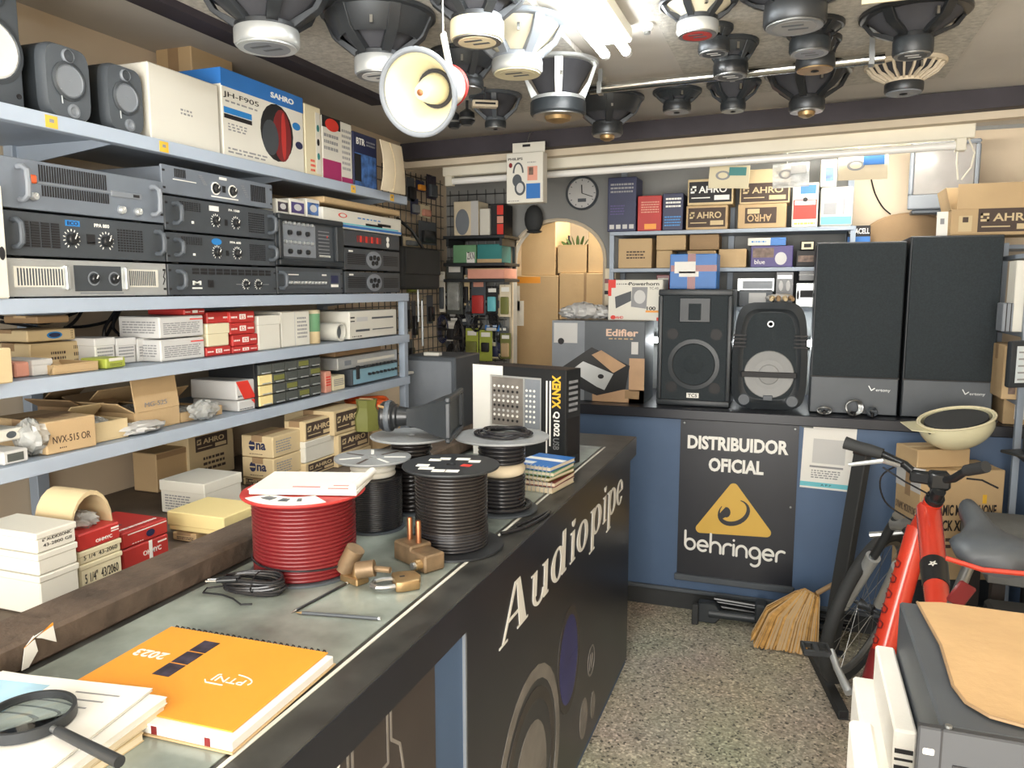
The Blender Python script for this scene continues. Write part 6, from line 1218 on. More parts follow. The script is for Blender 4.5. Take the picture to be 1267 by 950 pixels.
wp('brake_cable', MB().tube(curve([hit(1118, 572, 1, 2.66), hit(1090, 590, 1, 2.72), hit(1095, 620, 1, 2.78), hit(1122, 640, 1, 2.78), hit(1140, 648, 1, 2.72)]), .003, 5), 'black_wire'); wp('gear_cable', MB().tube([hit(1092, 578, 1, 2.66), hit(1120, 596, 1, 2.64), hit(1150, 612, 1, 2.60)], .003, 5), 'black_wire'); wp('gear_cable', MB().tube([hit(1196, 592, 1, 2.55), hit(1215, 594, 1, 2.53), hit(1235, 604, 1, 2.5)], .003, 5), 'black_wire')
# saddle
sc_ = Vector((.455, 2.11, .995)); rows = []
for s_, hw, dz, th_ in ((-.03, .012, .005, .02), (0, .022, .028, .03), (.06, .026, .024, .035), (.12, .034, .010, .04), (.17, .060, .0, .045), (.22, .092, .002, .05), (.27, .095, .0, .05), (.30, .06, -.02, .03)):
    y = sc_.y+.16-s_; rows.append([(sc_.x+hw*math.cos(a_)+.06*(s_-.1), y, sc_.z+dz+(.028 if math.sin(a_) > 0 else th_)*math.sin(a_)) for a_ in [2*PI*i/14 for i in range(14)]])
wp('saddle', MB().loft(rows), 'dark_grey', smooth=70); wp('saddle_trim', MB().tube([(sc_.x-.10, 1.98, sc_.z-.02), (sc_.x-.03, 1.955, sc_.z-.03), (sc_.x+.08, 1.96, sc_.z-.03)], .006, 6), 'bike_red')
wp('seat_post', MB().cyl(seat, sc_+Vector((-.02, -.02, -.03)), .0135, n=12), 'steel'); wp('reflector', MB().box(-.02, .02, -.004, .004, -.03, .03, TR(sc_.x-.06, 2.0, sc_.z-.11) @ RY(.5)), 'bike_dark_red', .004); wp('seat_clamp', MB().cyl(seat+Vector((0, 0, -.01)), seat+Vector((0, 0, .02)), .022, n=14), 'dark_steel')
# crank and pedal
cr = BBp+Vector((-.06, .0, .013)); ped = hit(1026, 790, 1, 2.70); ped = Vector((cr.x-.05, cr.y+.155, cr.z+.06))
wp('crank_arm', MB().tube([cr, cr.lerp(ped, .5)+Vector((-.01, 0, .01)), ped], [.015, .011, .012], 10), 'silver'); wp('chainring', MB().lathe([(.085, -.003), (.085, .003), (.068, .003), (.068, -.003)], aim(BBp+Vector((.05, 0, -.01)), (1, 0, -.22)), 36, closed=True), 'dark_steel')
pm_ = TR(ped.x-.05, ped.y, ped.z) @ RZ(.15)
wp('pedal', MB().box(-.045, .045, -.038, -.028, -.010, .010, pm_).box(-.045, .045, .028, .038, -.010, .010, pm_).box(-.045, -.035, -.03, .03, -.010, .010, pm_).box(.035, .045, -.03, .03, -.010, .010, pm_).box(-.01, .01, -.03, .03, -.008, .008, pm_), 'dark_steel', .002)
c2 = cr+(cr-ped)*1.0+Vector((.16, 0, -.02)); wp('crank_arm', MB().tube([cr+Vector((.12, 0, -.02)), c2], [.014, .011], 10), 'silver')
# ---------------------------------------------------------------- floor pieces
a = hit(992, 779, 2, .03); b_ = hit(1044, 882, 2, .03)
t = thing('floor_rail', 'black square steel tube lying on the terrazzo beside the bicycle wheel', 'rail', (a.x, a.y, .002)); v = Vector((b_.x-a.x, b_.y-a.y, 0)); L_ = v.length; t.rotation_euler = (0, 0, math.atan2(v.y, v.x))
s_ = .036; k = .004
part('tube', MB().box(0, L_, -s_/2, s_/2, 0, k).box(0, L_, -s_/2, s_/2, s_-k, s_).box(0, L_, -s_/2, -s_/2+k, k, s_-k).box(0, L_, s_/2-k, s_/2, k, s_-k), 'dark_rubber', t, .001); part('end_plug', MB().box(L_-.01, L_-.006, -s_/2+k, s_/2-k, k, s_-k), 'ink', t)
# leaning post
b0 = hit(1040, 800, 2, 0.0); top = hit(1068, 558, 1, 3.62); bot = Vector((hit(1028, 770, 1, 3.5).x, 3.52, .003))
t = thing('leaning_post', 'black flat steel post leaning upright against the blue counter behind the wheel', 'post', tuple(bot)); v = top-bot
part('post', MB().box(-.034, .034, -.02, .02, .004, v.length, aim((0, 0, 0), v)), 'dark_rubber', t, .004); part('foot', MB().box(-.06, .06, -.03, .03, 0, .008), 'dark_steel', t, .002); part('top_cap', MB().box(-.036, .036, -.022, .022, v.length-.02, v.length+.003, aim((0, 0, 0), v)), 'dark_brown', t, .003)
# folded black stand on the floor
a = hit(868, 772, 2, 0); t = thing('folded_stand', 'folded black speaker stand lying on the floor along the blue counter', 'stand', (a.x, 3.64, .002))
v = Vector((.5, .06, .06)); 
part('mast', MB().cyl((.03, .02, .05), (.62, .05, .045), .022, n=14), 'black_plastic', t); part('foot_block', MB().prism([(-.04, 0), (.06, 0), (.10, .05), (.06, .10), (-.02, .10)], .05, TR(0, .06, 0) @ RX(PI/2)), 'black_plastic', t, .006); part('rubber_foot', MB().box(-.045, -.015, -.03, -.0, 0, .1), 'dark_rubber', t, .004)
for dy, dz in ((.075, .09), (.055, .11), (.09, .06)): part('leg', MB().cyl((.05, dy, dz), (.66, dy+.02, dz-.03), .011, n=10), 'black_satin', t)
part('collar', MB().box(.24, .29, -.01, .08, .05, .13), 'black_plastic', t, .008); part('lettering', MB().box(.32, .40, -.003, -.001, .045, .055), 'white_ink', t)
# broom
a = hit(930, 778, 2, 0); b_ = hit(1012, 786, 2, 0)
t = thing('broom', 'straw broom head standing against the blue counter beside the bicycle wheel', 'broom', (0, 3.51, 0.002)); xa, xb = hit(930, 780, 1, 3.51).x, hit(1012, 780, 1, 3.51).x
tp = [hit(985, 727, 1, 3.58), hit(1014, 730, 1, 3.58)]
def strands(n, seed, mat, off):
    rr = random.Random(seed); mb = MB()
    for i in range(n):
        u_ = rr.random(); vv = rr.random(); x0 = tp[0].x+(tp[1].x-tp[0].x)*u_; z0 = tp[0].z-.012*abs(u_-.4)*4; x1 = xa+(xb-xa)*(u_*1.0)
        y0 = .06+.03*(vv-.5); y1 = .0+.07*(vv-.5); zb = .07*max(0, .35-u_)/.35*0+.002+rr.random()*.012+(0.03 if u_ < .04 else 0)
        xm = (x0*.45+x1*.55)-.02*(1-u_); zm = z0*.45+zb*.55+.04*(1-u_)
        mb.tube([(x0, y0, z0), (xm, (y0+y1)/2-off, zm), (x1, y1-off, zb)], .0030, 3)
    return mb
for n_, sd, mt_, of_ in ((420, 3, 'straw', .022), (260, 5, 'straw_dark', .020), (300, 8, 'kraft', .023)): o = part('bristles', strands(n_, sd, mt_, of_), mt_, t, smooth=0); o['kind'] = 'stuff'
part('bristle_core', MB().loft([[(xa+.05, -.015, .01), (xb, -.015, .01), (xb, .025, .01), (xa+.05, .025, .01)], [(xa*.5+tp[0].x*.5+.03, .02, .14), (xb, .02, .14), (xb, .05, .14), (xa*.5+tp[0].x*.5+.03, .05, .14)], [(tp[0].x, .06, tp[0].z-.02), (tp[1].x, .06, tp[1].z-.02), (tp[1].x, .085, tp[1].z-.02), (tp[0].x, .085, tp[0].z-.02)]]), 'straw_dark', t)
for f_ in (.35, .55, .75): part('stitching', MB().tube([(tp[0].x+(xa-tp[0].x)*f_*.8, .055-.055*f_, tp[0].z*(1-f_)+.06*(1-f_)), (tp[1].x+(xb-tp[1].x)*f_, .05-.055*f_, tp[1].z*(1-f_))], .002, 4), 'kraft_dark', t)
part('handle', MB().cyl((tp[1].x-.01, .075, tp[1].z-.02), (tp[1].x+.07, .08, tp[1].z+.04), .011, n=10), 'kraft_dark', t)
# black speaker boxes right of the bicycle
t = thing('floor_speaker', 'black carpeted speaker cabinet on the floor under the bicycle saddle', 'speaker', (.88, 2.60, .002)); part('cabinet', MB().box(-.24, .36, 0, .30, 0, .56), 'dark_rubber', t, .01); part('corner_cap', MB().box(-.245, -.2, -.005, .05, .50, .565), 'black_plastic', t, .006); part('handle_plate', MB().box(.0, .14, -.004, .002, .3, .38), 'black_satin', t, .004)
# ================================================================ rack amplifier with tan board, lower right
AZ = 1.10; X0 = .178
sp = thing('support_crate', 'white carton under the rack amplifier at the lower right', 'box', (0, 0, 0)); part('body', MB().box(.118, .72, .80, 1.36, .5, AZ-.150), 'foam_white', sp, .004); part('seam', MB().box(.1165, .1185, .82, 1.34, .70, .704), 'grey_card', sp)
st = thing('stool', 'dark stool carrying the white carton and rack amplifier at the lower right', 'stool', (.42, 1.08, 0)); part('seat', MB().box(-.28, .28, -.26, .26, .46, .498), 'dark_brown', st, .006)
for sx in (-.24, .24):
    for sy in (-.22, .22): part('leg', MB().box(sx-.02, sx+.02, sy-.02, sy+.02, 0, .46), 'dark_brown', st)
t = thing('rack_amplifier', 'dark grey rack amplifier facing the camera with a tan board on top', 'amplifier', (X0+.2175, .95, AZ-.147)); h = .147
part('chassis', MB().box(-.2175, .2175, .006, .385, 0, h-.001), 'dark_grey', t, .003); part('front_panel', MB().box(-.2415, .2415, -.006, .006, 0, h), 'panel_dark', t, .002)
for zz in (.03, .118): part('rack_slot', MB().box(-.236, -.224, -.0075, -.005, zz-.004, zz+.004), 'white_card', t, .002)
part('panel_groove', MB().box(-.205, .2, -.0075, -.005, h-.045, h-.040), 'ink', t); knob(t, -.13, .075, .017, 'silver', False); lettering(t, 'PROFESSIONAL', TR(-.03, -.006, .098) @ FM, .09, .007, 'white_ink', .01); part('seam', MB().box(-.2185, -.2165, -.0066, -.005, 0, h), 'ink', t); part('screw', MB().cyl((-.21, .002, h-.001), (-.21, .002, h+.003), .004, n=8), 'steel', t)
tb_ = thing('tan_board', 'rough tan cardboard sheet with wavy edge lying on the rack amplifier', 'board', (X0, .95, AZ+.002))
pts = [(.024, .375), (.028, .30), (.033, .22), (.030, .15), (.028, .10), (.035, .06), (.055, .035), (.09, .025), (.14, .02), (.22, .018), (.32, .02), (.43, .01), (.45, .37), (.3, .378), (.15, .382), (.06, .386)]
part('sheet', MB().prism(pts, .004), 'tan_board', tb_, .001); part('edge_cord', MB().tube([(x, y, .003) for x, y in pts[:12]], .0022, 5), 'kraft_dark', tb_)
fo = thing('polystyrene_sheet', 'tall white polystyrene panel wedged beside the rack amplifier', 'packaging', (.14, 1.07, AZ-.149))
part('panel', MB().box(.006, .034, .0, .26, 0, .072), 'foam_white', fo, .003); part('print', MB().box(.008, .03, -.0012, .0004, .040, .046).box(.008, .03, -.0012, .0004, .030, .033).box(.008, .026, -.0012, .0004, .018, .023), 'ink', fo)
f2 = thing('polystyrene_block', 'lower white polystyrene block at the near corner of the support carton', 'packaging', (.098, .83, .5)); part('block', MB().box(-.012, .016, 0, .18, 0, .56), 'foam_white', f2, .004); part('notch', MB().box(-.0125, .0, .06, .1, .2, .3), 'grey_card', f2)
# ================================================================ loudspeakers hanging from the ceiling board
CB = 2.377
def driver(label, rx, ry, rw, by, mw, mag='silver', bas='dark_grey', cone='cone_paper', mh=.05, spokes=6, plate='steel', cap=None, ribs=False, tip=False, dx=0, closed=False):
    p = hit(rx, ry, 2, CB); dp = depth(p); R = rw/2*dp/FPX; rm = mw/2*dp/FPX; h = CB-hit(rx, by, 1, p.y-rm*.6).z; h = max(h, mh+.03)
    t = thing('loudspeaker_driver', label, 'speaker', (p.x, p.y, CB), 0, 'bare loudspeaker drivers hung from the ceiling')
    zt = -(h-mh)
    part('rim', MB().lathe([(R*.80, -.001), (R, -.001), (R, -.010), (R*.965, -.014), (R*.80, -.014)], n=36, closed=True), bas, t)
    part('cone', MB().lathe([(R*.84, -.012), (R*.62, zt*.5), (rm*.55, zt*.97), (rm*.5, zt*.97), (R*.58, zt*.46), (R*.82, -.008)], n=30, closed=True), cone, t)
    part('basket_collar', MB().lathe([(rm*.45, zt-.001), (rm*.98, zt-.001), (rm*.98, zt+.012), (rm*.7, zt+.02), (rm*.45, zt+.02)], n=28, closed=True), bas, t)
    for k in range(spokes):
        a = 2*PI*k/spokes+.3; wd = R*(.10 if not ribs else .03)
        m = RZ(a); part('spoke', MB().loft([[(R*.95, -wd, -.012), (R*.95, wd, -.012), (R*.86, wd, -.012), (R*.86, -wd, -.012)], [(R*.80, -wd, zt*.55), (R*.80, wd, zt*.55), (R*.72, wd, zt*.50), (R*.72, -wd, zt*.50)], [(rm*.95, -wd*.8, zt+.004), (rm*.95, wd*.8, zt+.004), (rm*.7, wd*.8, zt+.016), (rm*.7, -wd*.8, zt+.016)]], m), bas, t, .001)
    if closed: part('basket_wall', MB().lathe([(R*.93, -.012), (R*.78, zt*.5), (R*.70, zt*.62), (R*.66, zt*.6), (R*.74, zt*.48), (R*.9, -.010)], n=36, closed=True), bas, t)
    part('magnet', MB().lathe([(rm*.4, zt), (rm, zt), (rm*1.02, zt-.004), (rm*1.02, -h+.010), (rm*.97, -h+.004), (rm*.4, -h+.004)], n=32, closed=True), mag, t)
    part('back_plate', MB().lathe([(rm*.15, -h+.005), (rm*.92, -h+.005), (rm*.92, -h), (rm*.15, -h)], n=32, closed=True), plate, t)
    mg = [c_ for c_ in t.children if c_.name.startswith('magnet')][0]
    if cap: part('label_disc', MB().lathe([(.0001, -h+.0005), (rm*.72, -h+.0005), (rm*.72, -h-.0008), (.0001, -h-.0008)], n=28), cap, mg); part('label_print', MB().box(-rm*.4, rm*.3, -rm*.35, -rm*.2, -h-.0014, -h-.0006).box(-rm*.2, rm*.45, rm*.05, rm*.2, -h-.0014, -h-.0006), 'dark_grey' if cap != 'amp_black' else 'grey_card', mg)
    else: part('vent', MB().lathe([(.0001, -h+.003), (rm*.16, -h+.003), (rm*.22, -h-.002), (rm*.12, -h-.003), (.0001, -h+.001)], n=16), 'ink', t)
    if tip: part('terminal_post', MB().lathe([(rm*.5, -h), (rm*.45, -h-.012), (rm*.2, -h-.02), (.0001, -h-.02)], n=16), 'brass', t)
    part('terminal', MB().box(-.006, .006, -.004, .004, -.01, .01, RZ(-1.2) @ TR(R*.8, 0, zt*.45)), 'chrome', t)
    return t
driver('large black woofer with silver ring magnet at the upper left ceiling', 328, -14, 170, 52, 78, 'silver', 'dark_steel', mh=.045, plate='silver', cap='mid_grey')
driver('broad black woofer with closed basket left of the megaphone', 468, 18, 142, 90, 60, 'silver', 'dark_steel', mh=.05, closed=True, cap='grey_card')
driver('woofer with cream ring magnet above the megaphone handle', 590, -22, 140, 46, 66, 'cream_card', 'dark_steel', mh=.05, closed=True, cap='cream_card')
driver('woofer with open silver basket and cream magnet beside the lamp', 640, 28, 124, 87, 62, 'silver', 'mid_grey', 'cone_light', mh=.04, plate='cream_card', cap='cream_card')
driver('dark woofer hidden behind the megaphone', 573, 66, 86, 108, 50, 'dark_steel', 'dark_steel', mh=.03, closed=True)
driver('cast silver basket woofer with black magnet right of the megaphone', 691, 78, 100, 140, 68, 'black_plastic', 'silver', 'cone_paper', mh=.05, spokes=4, plate='steel', tip=True)
driver('small square-framed driver near the dark beam left of the cast woofer', 613, 118, 66, 158, 26, 'black_plastic', 'dark_grey', mh=.03, spokes=4)
driver('dark driver with small bright magnet tip right of the cast woofer', 752, 121, 90, 166, 38, 'dark_steel', 'dark_steel', mh=.04, spokes=4, closed=True, tip=True)
driver('driver with cream cone windows and red label near the lamp', 864, 0, 96, 40, 50, 'silver', 'dark_steel', 'cone_light', mh=.035, cap='red_card')
driver('small dark driver tucked under the cream windowed driver', 884, 33, 46, 64, 38, 'dark_steel', 'black_plastic', mh=.03, closed=True, cap='amp_black')
driver('black driver with blue-black magnet in front of the metal pipe', 905, 52, 66, 92, 42, 'black_satin', 'black_plastic', mh=.04, closed=True, cap='amp_black')
driver('small black driver behind the pipe, left of two', 838, 112, 60, 137, 34, 'dark_steel', 'black_plastic', mh=.03, closed=True)
driver('small black driver behind the pipe, right of two', 908, 102, 66, 136, 30, 'black_plastic', 'black_plastic', mh=.03, spokes=5)
driver('largest black woofer with printed round magnet label at the top', 985, -18, 140, 27, 74, 'dark_steel', 'black_satin', mh=.05, spokes=5, cap='cone_grey')
driver('woofer with ribbed black magnet ring under the largest woofer', 1003, 30, 80, 63, 48, 'black_plastic', 'black_satin', mh=.04, closed=True, cap='mid_grey')
driver('wide black woofer with pale brass back plate before the pipe', 1010, 48, 60, 84, 46, 'dark_steel', 'black_satin', mh=.035, plate='brass')
driver('black woofer with round magnet below the pipe near the dark beam', 1000, 88, 104, 136, 42, 'dark_steel', 'black_satin', mh=.04, tip=True)
driver('black woofer with white oval label at the right of the ceiling board', 1132, 15, 128, 66, 46, 'black_plastic', 'black_satin', mh=.045, spokes=5, cap='amp_black')
driver('beige driver with ribbed basket at the right end of the board', 1120, 78, 94, 113, 44, 'dark_steel', 'plaster_cream', 'cone_paper', mh=.035, spokes=22, ribs=True, plate='mid_grey')
for k, (x, y, lab) in enumerate(((562, 152, 'black bullet tweeter under the megaphone, left of two'), (578, 148, 'black bullet tweeter under the megaphone, right of two'))):
    p = hit(x, y, 2, 2.30); t = thing('tweeter', lab, 'speaker', (p.x, p.y, CB), 0, 'small tweeters hung under the megaphone')
    part('hanger', MB().cyl((0, 0, -.05), (0, 0, 0), .006, n=8), 'black_satin', t); part('body', MB().lathe([(.012, -.035), (.032, -.05), (.034, -.085), (.02, -.1), (.0001, -.1)], n=18), 'black_satin', t); part('ring', MB().lathe([(.033, -.07), (.036, -.075), (.033, -.08), (.030, -.075)], n=18, closed=True), 'steel', t)
# white flat box wired above the cast woofer and sign strip
p = hit(600, 133, 2, 2.30); t = thing('terminal_strip', 'dirty white connector block behind the megaphone', 'connector', (p.x, p.y, 2.30), .5); part('block', MB().box(-.05, .05, -.02, .02, 0, .025), 'plaster_cream', t, .003); part('hanger', MB().box(-.004, .004, -.004, .004, .025, 2.377-2.30), 'dark_steel', t); part('slot', MB().box(-.04, .04, -.021, -.019, .008, .016), 'ink', t)
p = hit(1135, -2, 2, 2.33); t = thing('product_card', 'white and red product card fixed to the ceiling board at the top right', 'card', (p.x, p.y, 2.33)); part('card', MB().box(-.13, .13, -.003, .003, 0, .047), 'cream_card', t); part('red_band', MB().box(-.01, .03, -.0045, -.002, .005, .04), 'red_ink', t); part('printed_driver', MB().ring(-.07, .02, .04, .016, .02, .008, .001, TR(0, -.003, 0) @ FM), 'ink', t); part('printed_driver', MB().ring(.085, .02, .03, .014, .015, .007, .001, TR(0, -.003, 0) @ FM), 'ink', t)
# pipe
a = hit(730, 111, 2, 2.31); b_ = hit(1095, 71, 2, 2.31); t = thing('ceiling_pipe', 'bare shiny metal conduit pipe running under the ceiling loudspeakers', 'pipe', (a.x, a.y, 2.31)); v = b_-a
part('pipe', MB().cyl((0, 0, 0), tuple(v), .017, n=16), 'chrome', t)
for f_ in (.04, .52, .96): c_ = v*f_; part('clip', MB().box(c_.x-.008, c_.x+.008, c_.y-.02, c_.y+.02, -.02, .02).box(c_.x-.008, c_.x+.008, c_.y-.004, c_.y+.004, .02, .068), 'steel', t)
p = hit(801, 33, 2, 2.39); t = thing('ceiling_hook', 'small round white ceiling rose beside the fluorescent lamp', 'fitting', (p.x, p.y, 2.3985)); part('rose', MB().lathe([(.02, 0), (.02, -.012), (.012, -.022), (.0001, -.022)], n=18), 'tube_glass', t); part('socket', MB().lathe([(.01, -.02), (.01, -.03), (.0001, -.03)], n=12), 'steel', t)
# ---------------------------------------------------------------- megaphone
mo = _c+ray(517, 115)*1.84
nv = (-ray(517, 115).normalized()*.86-_r*.42-_u*.10).normalized()
t = thing('megaphone', 'cream megaphone with red tail and white strap hanging from the ceiling', 'megaphone', tuple(mo)); am = aim((0, 0, 0), nv)
R = .099
part('horn', MB().lathe([(R, 0), (R*.93, -.004), (R*.70, -.05), (R*.48, -.10), (R*.36, -.15), (R*.30, -.155), (R*.40, -.155), (R*.53, -.10), (R*.75, -.05), (R*.97, -.006)], am, 44, closed=True), 'horn_cream', t, smooth=50)
part('rim', MB().lathe([(R*.95+.007*math.cos(a_)+.002, .007*math.sin(a_)) for a_ in [2*PI*i/10 for i in range(10)]], am, 44, closed=True), 'mid_grey', t)
part('inner_cone', MB().lathe([(.0001, -.012), (R*.14, -.014), (R*.20, -.022), (R*.33, -.07), (R*.38, -.10), (R*.30, -.12)], am, 28), 'horn_cream', t, smooth=50); part('throat', MB().lathe([(R*.31, -.10), (R*.47, -.098), (R*.40, -.14), (R*.31, -.14)], am, 28, closed=True), 'ink', t); part('nose_cap', MB().lathe([(.0001, -.010), (R*.08, -.011), (R*.08, -.014)], am, 14), 'copper', t)
part('rear_body', MB().lathe([(R*.42, -.13), (R*.50, -.145), (R*.52, -.17), (R*.48, -.195), (.0001, -.20)], am, 28), 'paper_white', t); part('red_band', MB().lathe([(R*.53, -.168), (R*.55, -.172), (R*.50, -.196), (R*.46, -.196)], am, 28, closed=True), 'red_card', t)
tail = nv*-.12; topp = Vector((tail.x-.02, tail.y, CB-mo.z-.003))
hs = _c+ray(548, 40)*1.9-mo; he = _c+ray(561, 108)*1.93-mo
part('strap', MB().box(-.012, .012, -.004, .004, 0, (he-hs).length, aim(hs, he-hs)), 'paper_white', t, .003); part('bracket', MB().tube([he, he.lerp(tail*1.4, .5), tail*1.5], .010, 8), 'paper_white', t); part('hook', MB().tube([hs, hs+Vector((.0, .0, .03)), Vector((hs.x, hs.y, CB-mo.z))], .003, 6), 'steel', t)
# headphone box hanging from the strip light
Y = 3.60; a = hit(626, 190, 1, Y); b_ = hit(672, 250, 1, Y); w = b_.x-a.x; h = a.z-b_.z
t = thing('headphone_box', 'white headphone box with printed headset hanging in front of the strip light', 'box', ((a.x+b_.x)/2, Y, b_.z), math.radians(-3)); d = .06
part('body', MB().box(-w/2, w/2, 0, d, 0, h), 'white_card', t, .003); part('hang_tab', MB().box(-w*.38, w*.5, d*.4, d*.4+.004, h, h+.05), 'white_card', t); part('tab_hole', MB().box(-.02, .02, d*.4-.001, d*.4+.005, h+.03, h+.042), 'ink', t); part('cord', MB().tube([(0, d*.45, h+.04), (0, d*.45+.04, h+.1), (.0, 3.73-Y, 2.36-b_.z)], .002, 5), 'steel', t)
for s in (('p', 'F', .55, .93, .08, .38, 'blue_card'), ('t', 'F', 'PHILIPS', .25, .88, .40, .05, 'ink', 0, .02), ('p', 'F', .58, .85, .44, .72, 'pink_card'), ('p', 'F', .62, .74, .55, .70, 'photo_brown', 1), ('c', 'F', .12, .76, .05, .05, 'bike_dark_red'), ('l', 'F', .05, .4, .03, .06, 1, 'grey_ink'), ('l', 'F', .58, .85, .78, .82, 1, 'grey_ink')): decal(t, w, d, h, s)
part('printed_headset', MB().ring(-w*.17, h*.6, .028, .05, .008, .008, .001, FM, 0, PI).ring(-w*.2, h*.45, .024, .03, .024, .03, .0008, FM).ring(-w*.12, h*.30, .028, .035, .028, .035, .0012, FM), 'dark_grey', t); part('printed_earcup', MB().ring(-w*.12, h*.30, .018, .024, .018, .024, .002, FM), 'grey_card', t)
# hanging bags and sheets below the strip light
def hung(lab, x0, x1, y0, y1, mat, prt, Y=3.95, name='hanging_pack', tilt=0):
    a = hit(x0, y0, 1, Y); b_ = hit(x1, y1, 1, Y); w = b_.x-a.x; h = a.z-b_.z; t = thing(name, lab, 'pack', ((a.x+b_.x)/2, Y, b_.z), 0, 'packs hung below the strip light'); t.rotation_euler = (0, tilt, 0)
    rows = [[(-w/2, -.012*math.sin(PI*v), v*h), (w/2, -.012*math.sin(PI*v), v*h), (w/2, .014*math.sin(PI*v)+.002, v*h), (-w/2, .014*math.sin(PI*v)+.002, v*h)] for v in (0, .2, .5, .8, 1)]
    part('pouch', MB().loft(rows), mat, t, .001); part('printed_panel', MB().box(w*.0, w*.42, -.0175, -.010, h*.55, h*.9), prt, t); part('contents_print', MB().ring(-w*.15, h*.55, w*.18, h*.2, w*.06, h*.07, .0012, TR(0, -.013, 0) @ FM), 'grey_ink', t)
    part('string', MB().tube([(-w*.1, .0, h), (-w*.1, .0, h+.05)], .0015, 4), 'white_ink', t); return t
hung('pale green sleeve hanging left below the strip light', 877, 926, 206, 232, 'cream_card', 'teal_card', tilt=.05)
hung('clear plastic bag with grey contents hanging in the middle below the strip light', 957, 1001, 203, 231, 'clear_bag', 'grey_card', tilt=-.03)
hung('olive cream pouch with blue print hanging right below the strip light', 1038, 1098, 192, 221, 'paper_cream', 'blue_card')
# wall clock
cc = hit(720, 239, 1, 4.53); t = thing('wall_clock', 'round white wall clock with dark rim above the arched opening', 'clock', (cc.x, 4.545, cc.z)); R = .098
part('face', MB().lathe([(.0001, .012), (R*.9, .012), (R*.9, 0)], FM, 36), 'grey_card', t); part('rim', MB().lathe([(R*.88, 0), (R*.88, .02), (R*.95, .026), (R, .02), (R, 0)], FM, 40, closed=True), 'dark_grey', t)
part('hour_hand', MB().box(-.003, .003, -.016, -.013, 0, R*.5, RY(-.05)), 'ink', t); part('minute_hand', MB().box(-.002, .002, -.017, -.014, 0, R*.7, RY(1.9)), 'ink', t); part('date_window', MB().box(-.025, .025, -.0145, -.0115, -.05, -.03), 'dark_grey', t)
for k in range(12): part('hour_mark', MB().box(-.002, .002, -.0135, -.0115, R*.72, R*.82, RY(k*PI/6)), 'dark_grey', t)
# dark ball object under headphone box
p = hit(648, 268, 1, 4.3); t = thing('baseball_hat', 'dark cloth hat hanging on the back wall above the arch', 'hat', (p.x, 4.485, p.z)); part('crown', MB().ell((0, 0, 0), .06, .04, .085), 'dark_rubber', t, smooth=60); part('brim', MB().ell((.01, -.02, -.075), .05, .03, .010), 'dark_rubber', t, smooth=60); part('nail', MB().cyl((0, .02, .07), (0, .062, .09), .003, n=6), 'steel', t)
# ---------------------------------------------------------------- cartons seen through the arch
def ab(lab, x0, x1, yt, z, Y, d, m='kraft', **k): return back_box(lab, x0, x1, yt, z, Y, d, m=m, **k)
ab('huge kraft carton filling the left of the arched opening', 618, 691, 341, .001, 4.95, .5, decals=[('p', 'F', .1, .35, .86, .96, 'white_ink', 0, 'label'), ('p', 'F', .3, .42, .80, .9, 'white_ink', 0, 'label'), ('p', 'F', .1, .22, .68, .78, 'white_ink', 0, 'label'), ('p', 'F', .2, .7, .97, .995, 'orange_cover', 0, 'tape')])
ab('huge kraft carton filling the right of the arched opening', 692, 770, 338, .001, 4.95, .5, m='kraft', decals=[('p', 'F', .4, .44, .5, 1, 'kraft_dark', 0, 'tape')])
z1 = hit(660, 341, 1, 4.95).z+.002
ab('kraft carton on top of the stacked cartons inside the arch', 645, 688, 262, z1, 4.98, .35)
z2 = hit(720, 338, 1, 4.95).z+.0025
t = ab('smaller open kraft carton beside it inside the arch with a plant sprig', 690, 726, 303, z2, 4.98, .3, m='kraft', open_top=True, tape=None)
part('bottle', MB().lathe([(.02, .1), (.02, .2), (.008, .22), (.008, .25), (.0001, .25)], TR(-.05, .1, 0), 12), 'ink', t)
for k in range(7): part('leaf', MB().ell((0, 0, .05), .012, .004, .05, TR(.02+.012*k-.04, .08, .15) @ RY(-.9+.3*k) @ RZ(k)), 'leaf', t)
ab('tall kraft carton at the far right inside the arch', 728, 790, 270, z2, 4.98, .3)
# ================================================================ accessories hanging between shelving and arch
gp = thing('grid_panel', 'black wire display grid on the left wall beyond the shelving', 'grid', (-2.07, 3.2, 1.15), Q)
for k in range(19): part('wire', MB().cyl((.03+k*.065, 0, 0), (.03+k*.065, 0, 1.1), .0028, n=5), 'black_satin', gp)
for k in range(17): part('wire', MB().cyl((0, -.004, .02+k*.066), (1.23, -.004, .02+k*.066), .0028, n=5), 'black_satin', gp)
gp2 = thing('grid_panel', 'black wire display grid on the back wall left of the arch', 'grid', (-2.08, 4.52, 1.0))
for k in range(7): part('wire', MB().cyl((.02+k*.06, 0, 0), (.02+k*.06, 0, 1.2), .0028, n=5), 'black_satin', gp2)
for k in range(19): part('wire', MB().cyl((0, -.004, .02+k*.064), (.40, -.004, .02+k*.064), .0028, n=5), 'black_satin', gp2)
def pack(lab, x0, x1, y0, y1, Y, card, blister, th_=.02, name='blister_pack', bl=(.15, .85, .08, .62), col='white_ink'):
    a = hit(x0, y0, 1, Y); b_ = hit(x1, y1, 1, Y); w = b_.x-a.x; h = a.z-b_.z
    t = thing(name, lab, 'pack', ((a.x+b_.x)/2, Y, b_.z), 0, 'packs hanging beside the arch')
    part('card', MB().box(-w/2, w/2, 0, .003, 0, h), card, t, .001); part('blister', MB().box(-w/2+w*bl[0], -w/2+w*bl[1], -th_, .001, h*bl[2], h*bl[3]), blister, t, .006, 2); part('header_print', MB().box(-w*.35, w*.35, -.001, .0005, h*.78, h*.92), col, t); part('hook', MB().cyl((0, -.012, h*.96), (0, .06, h*.96), .002, n=5), 'steel', t)
    return t
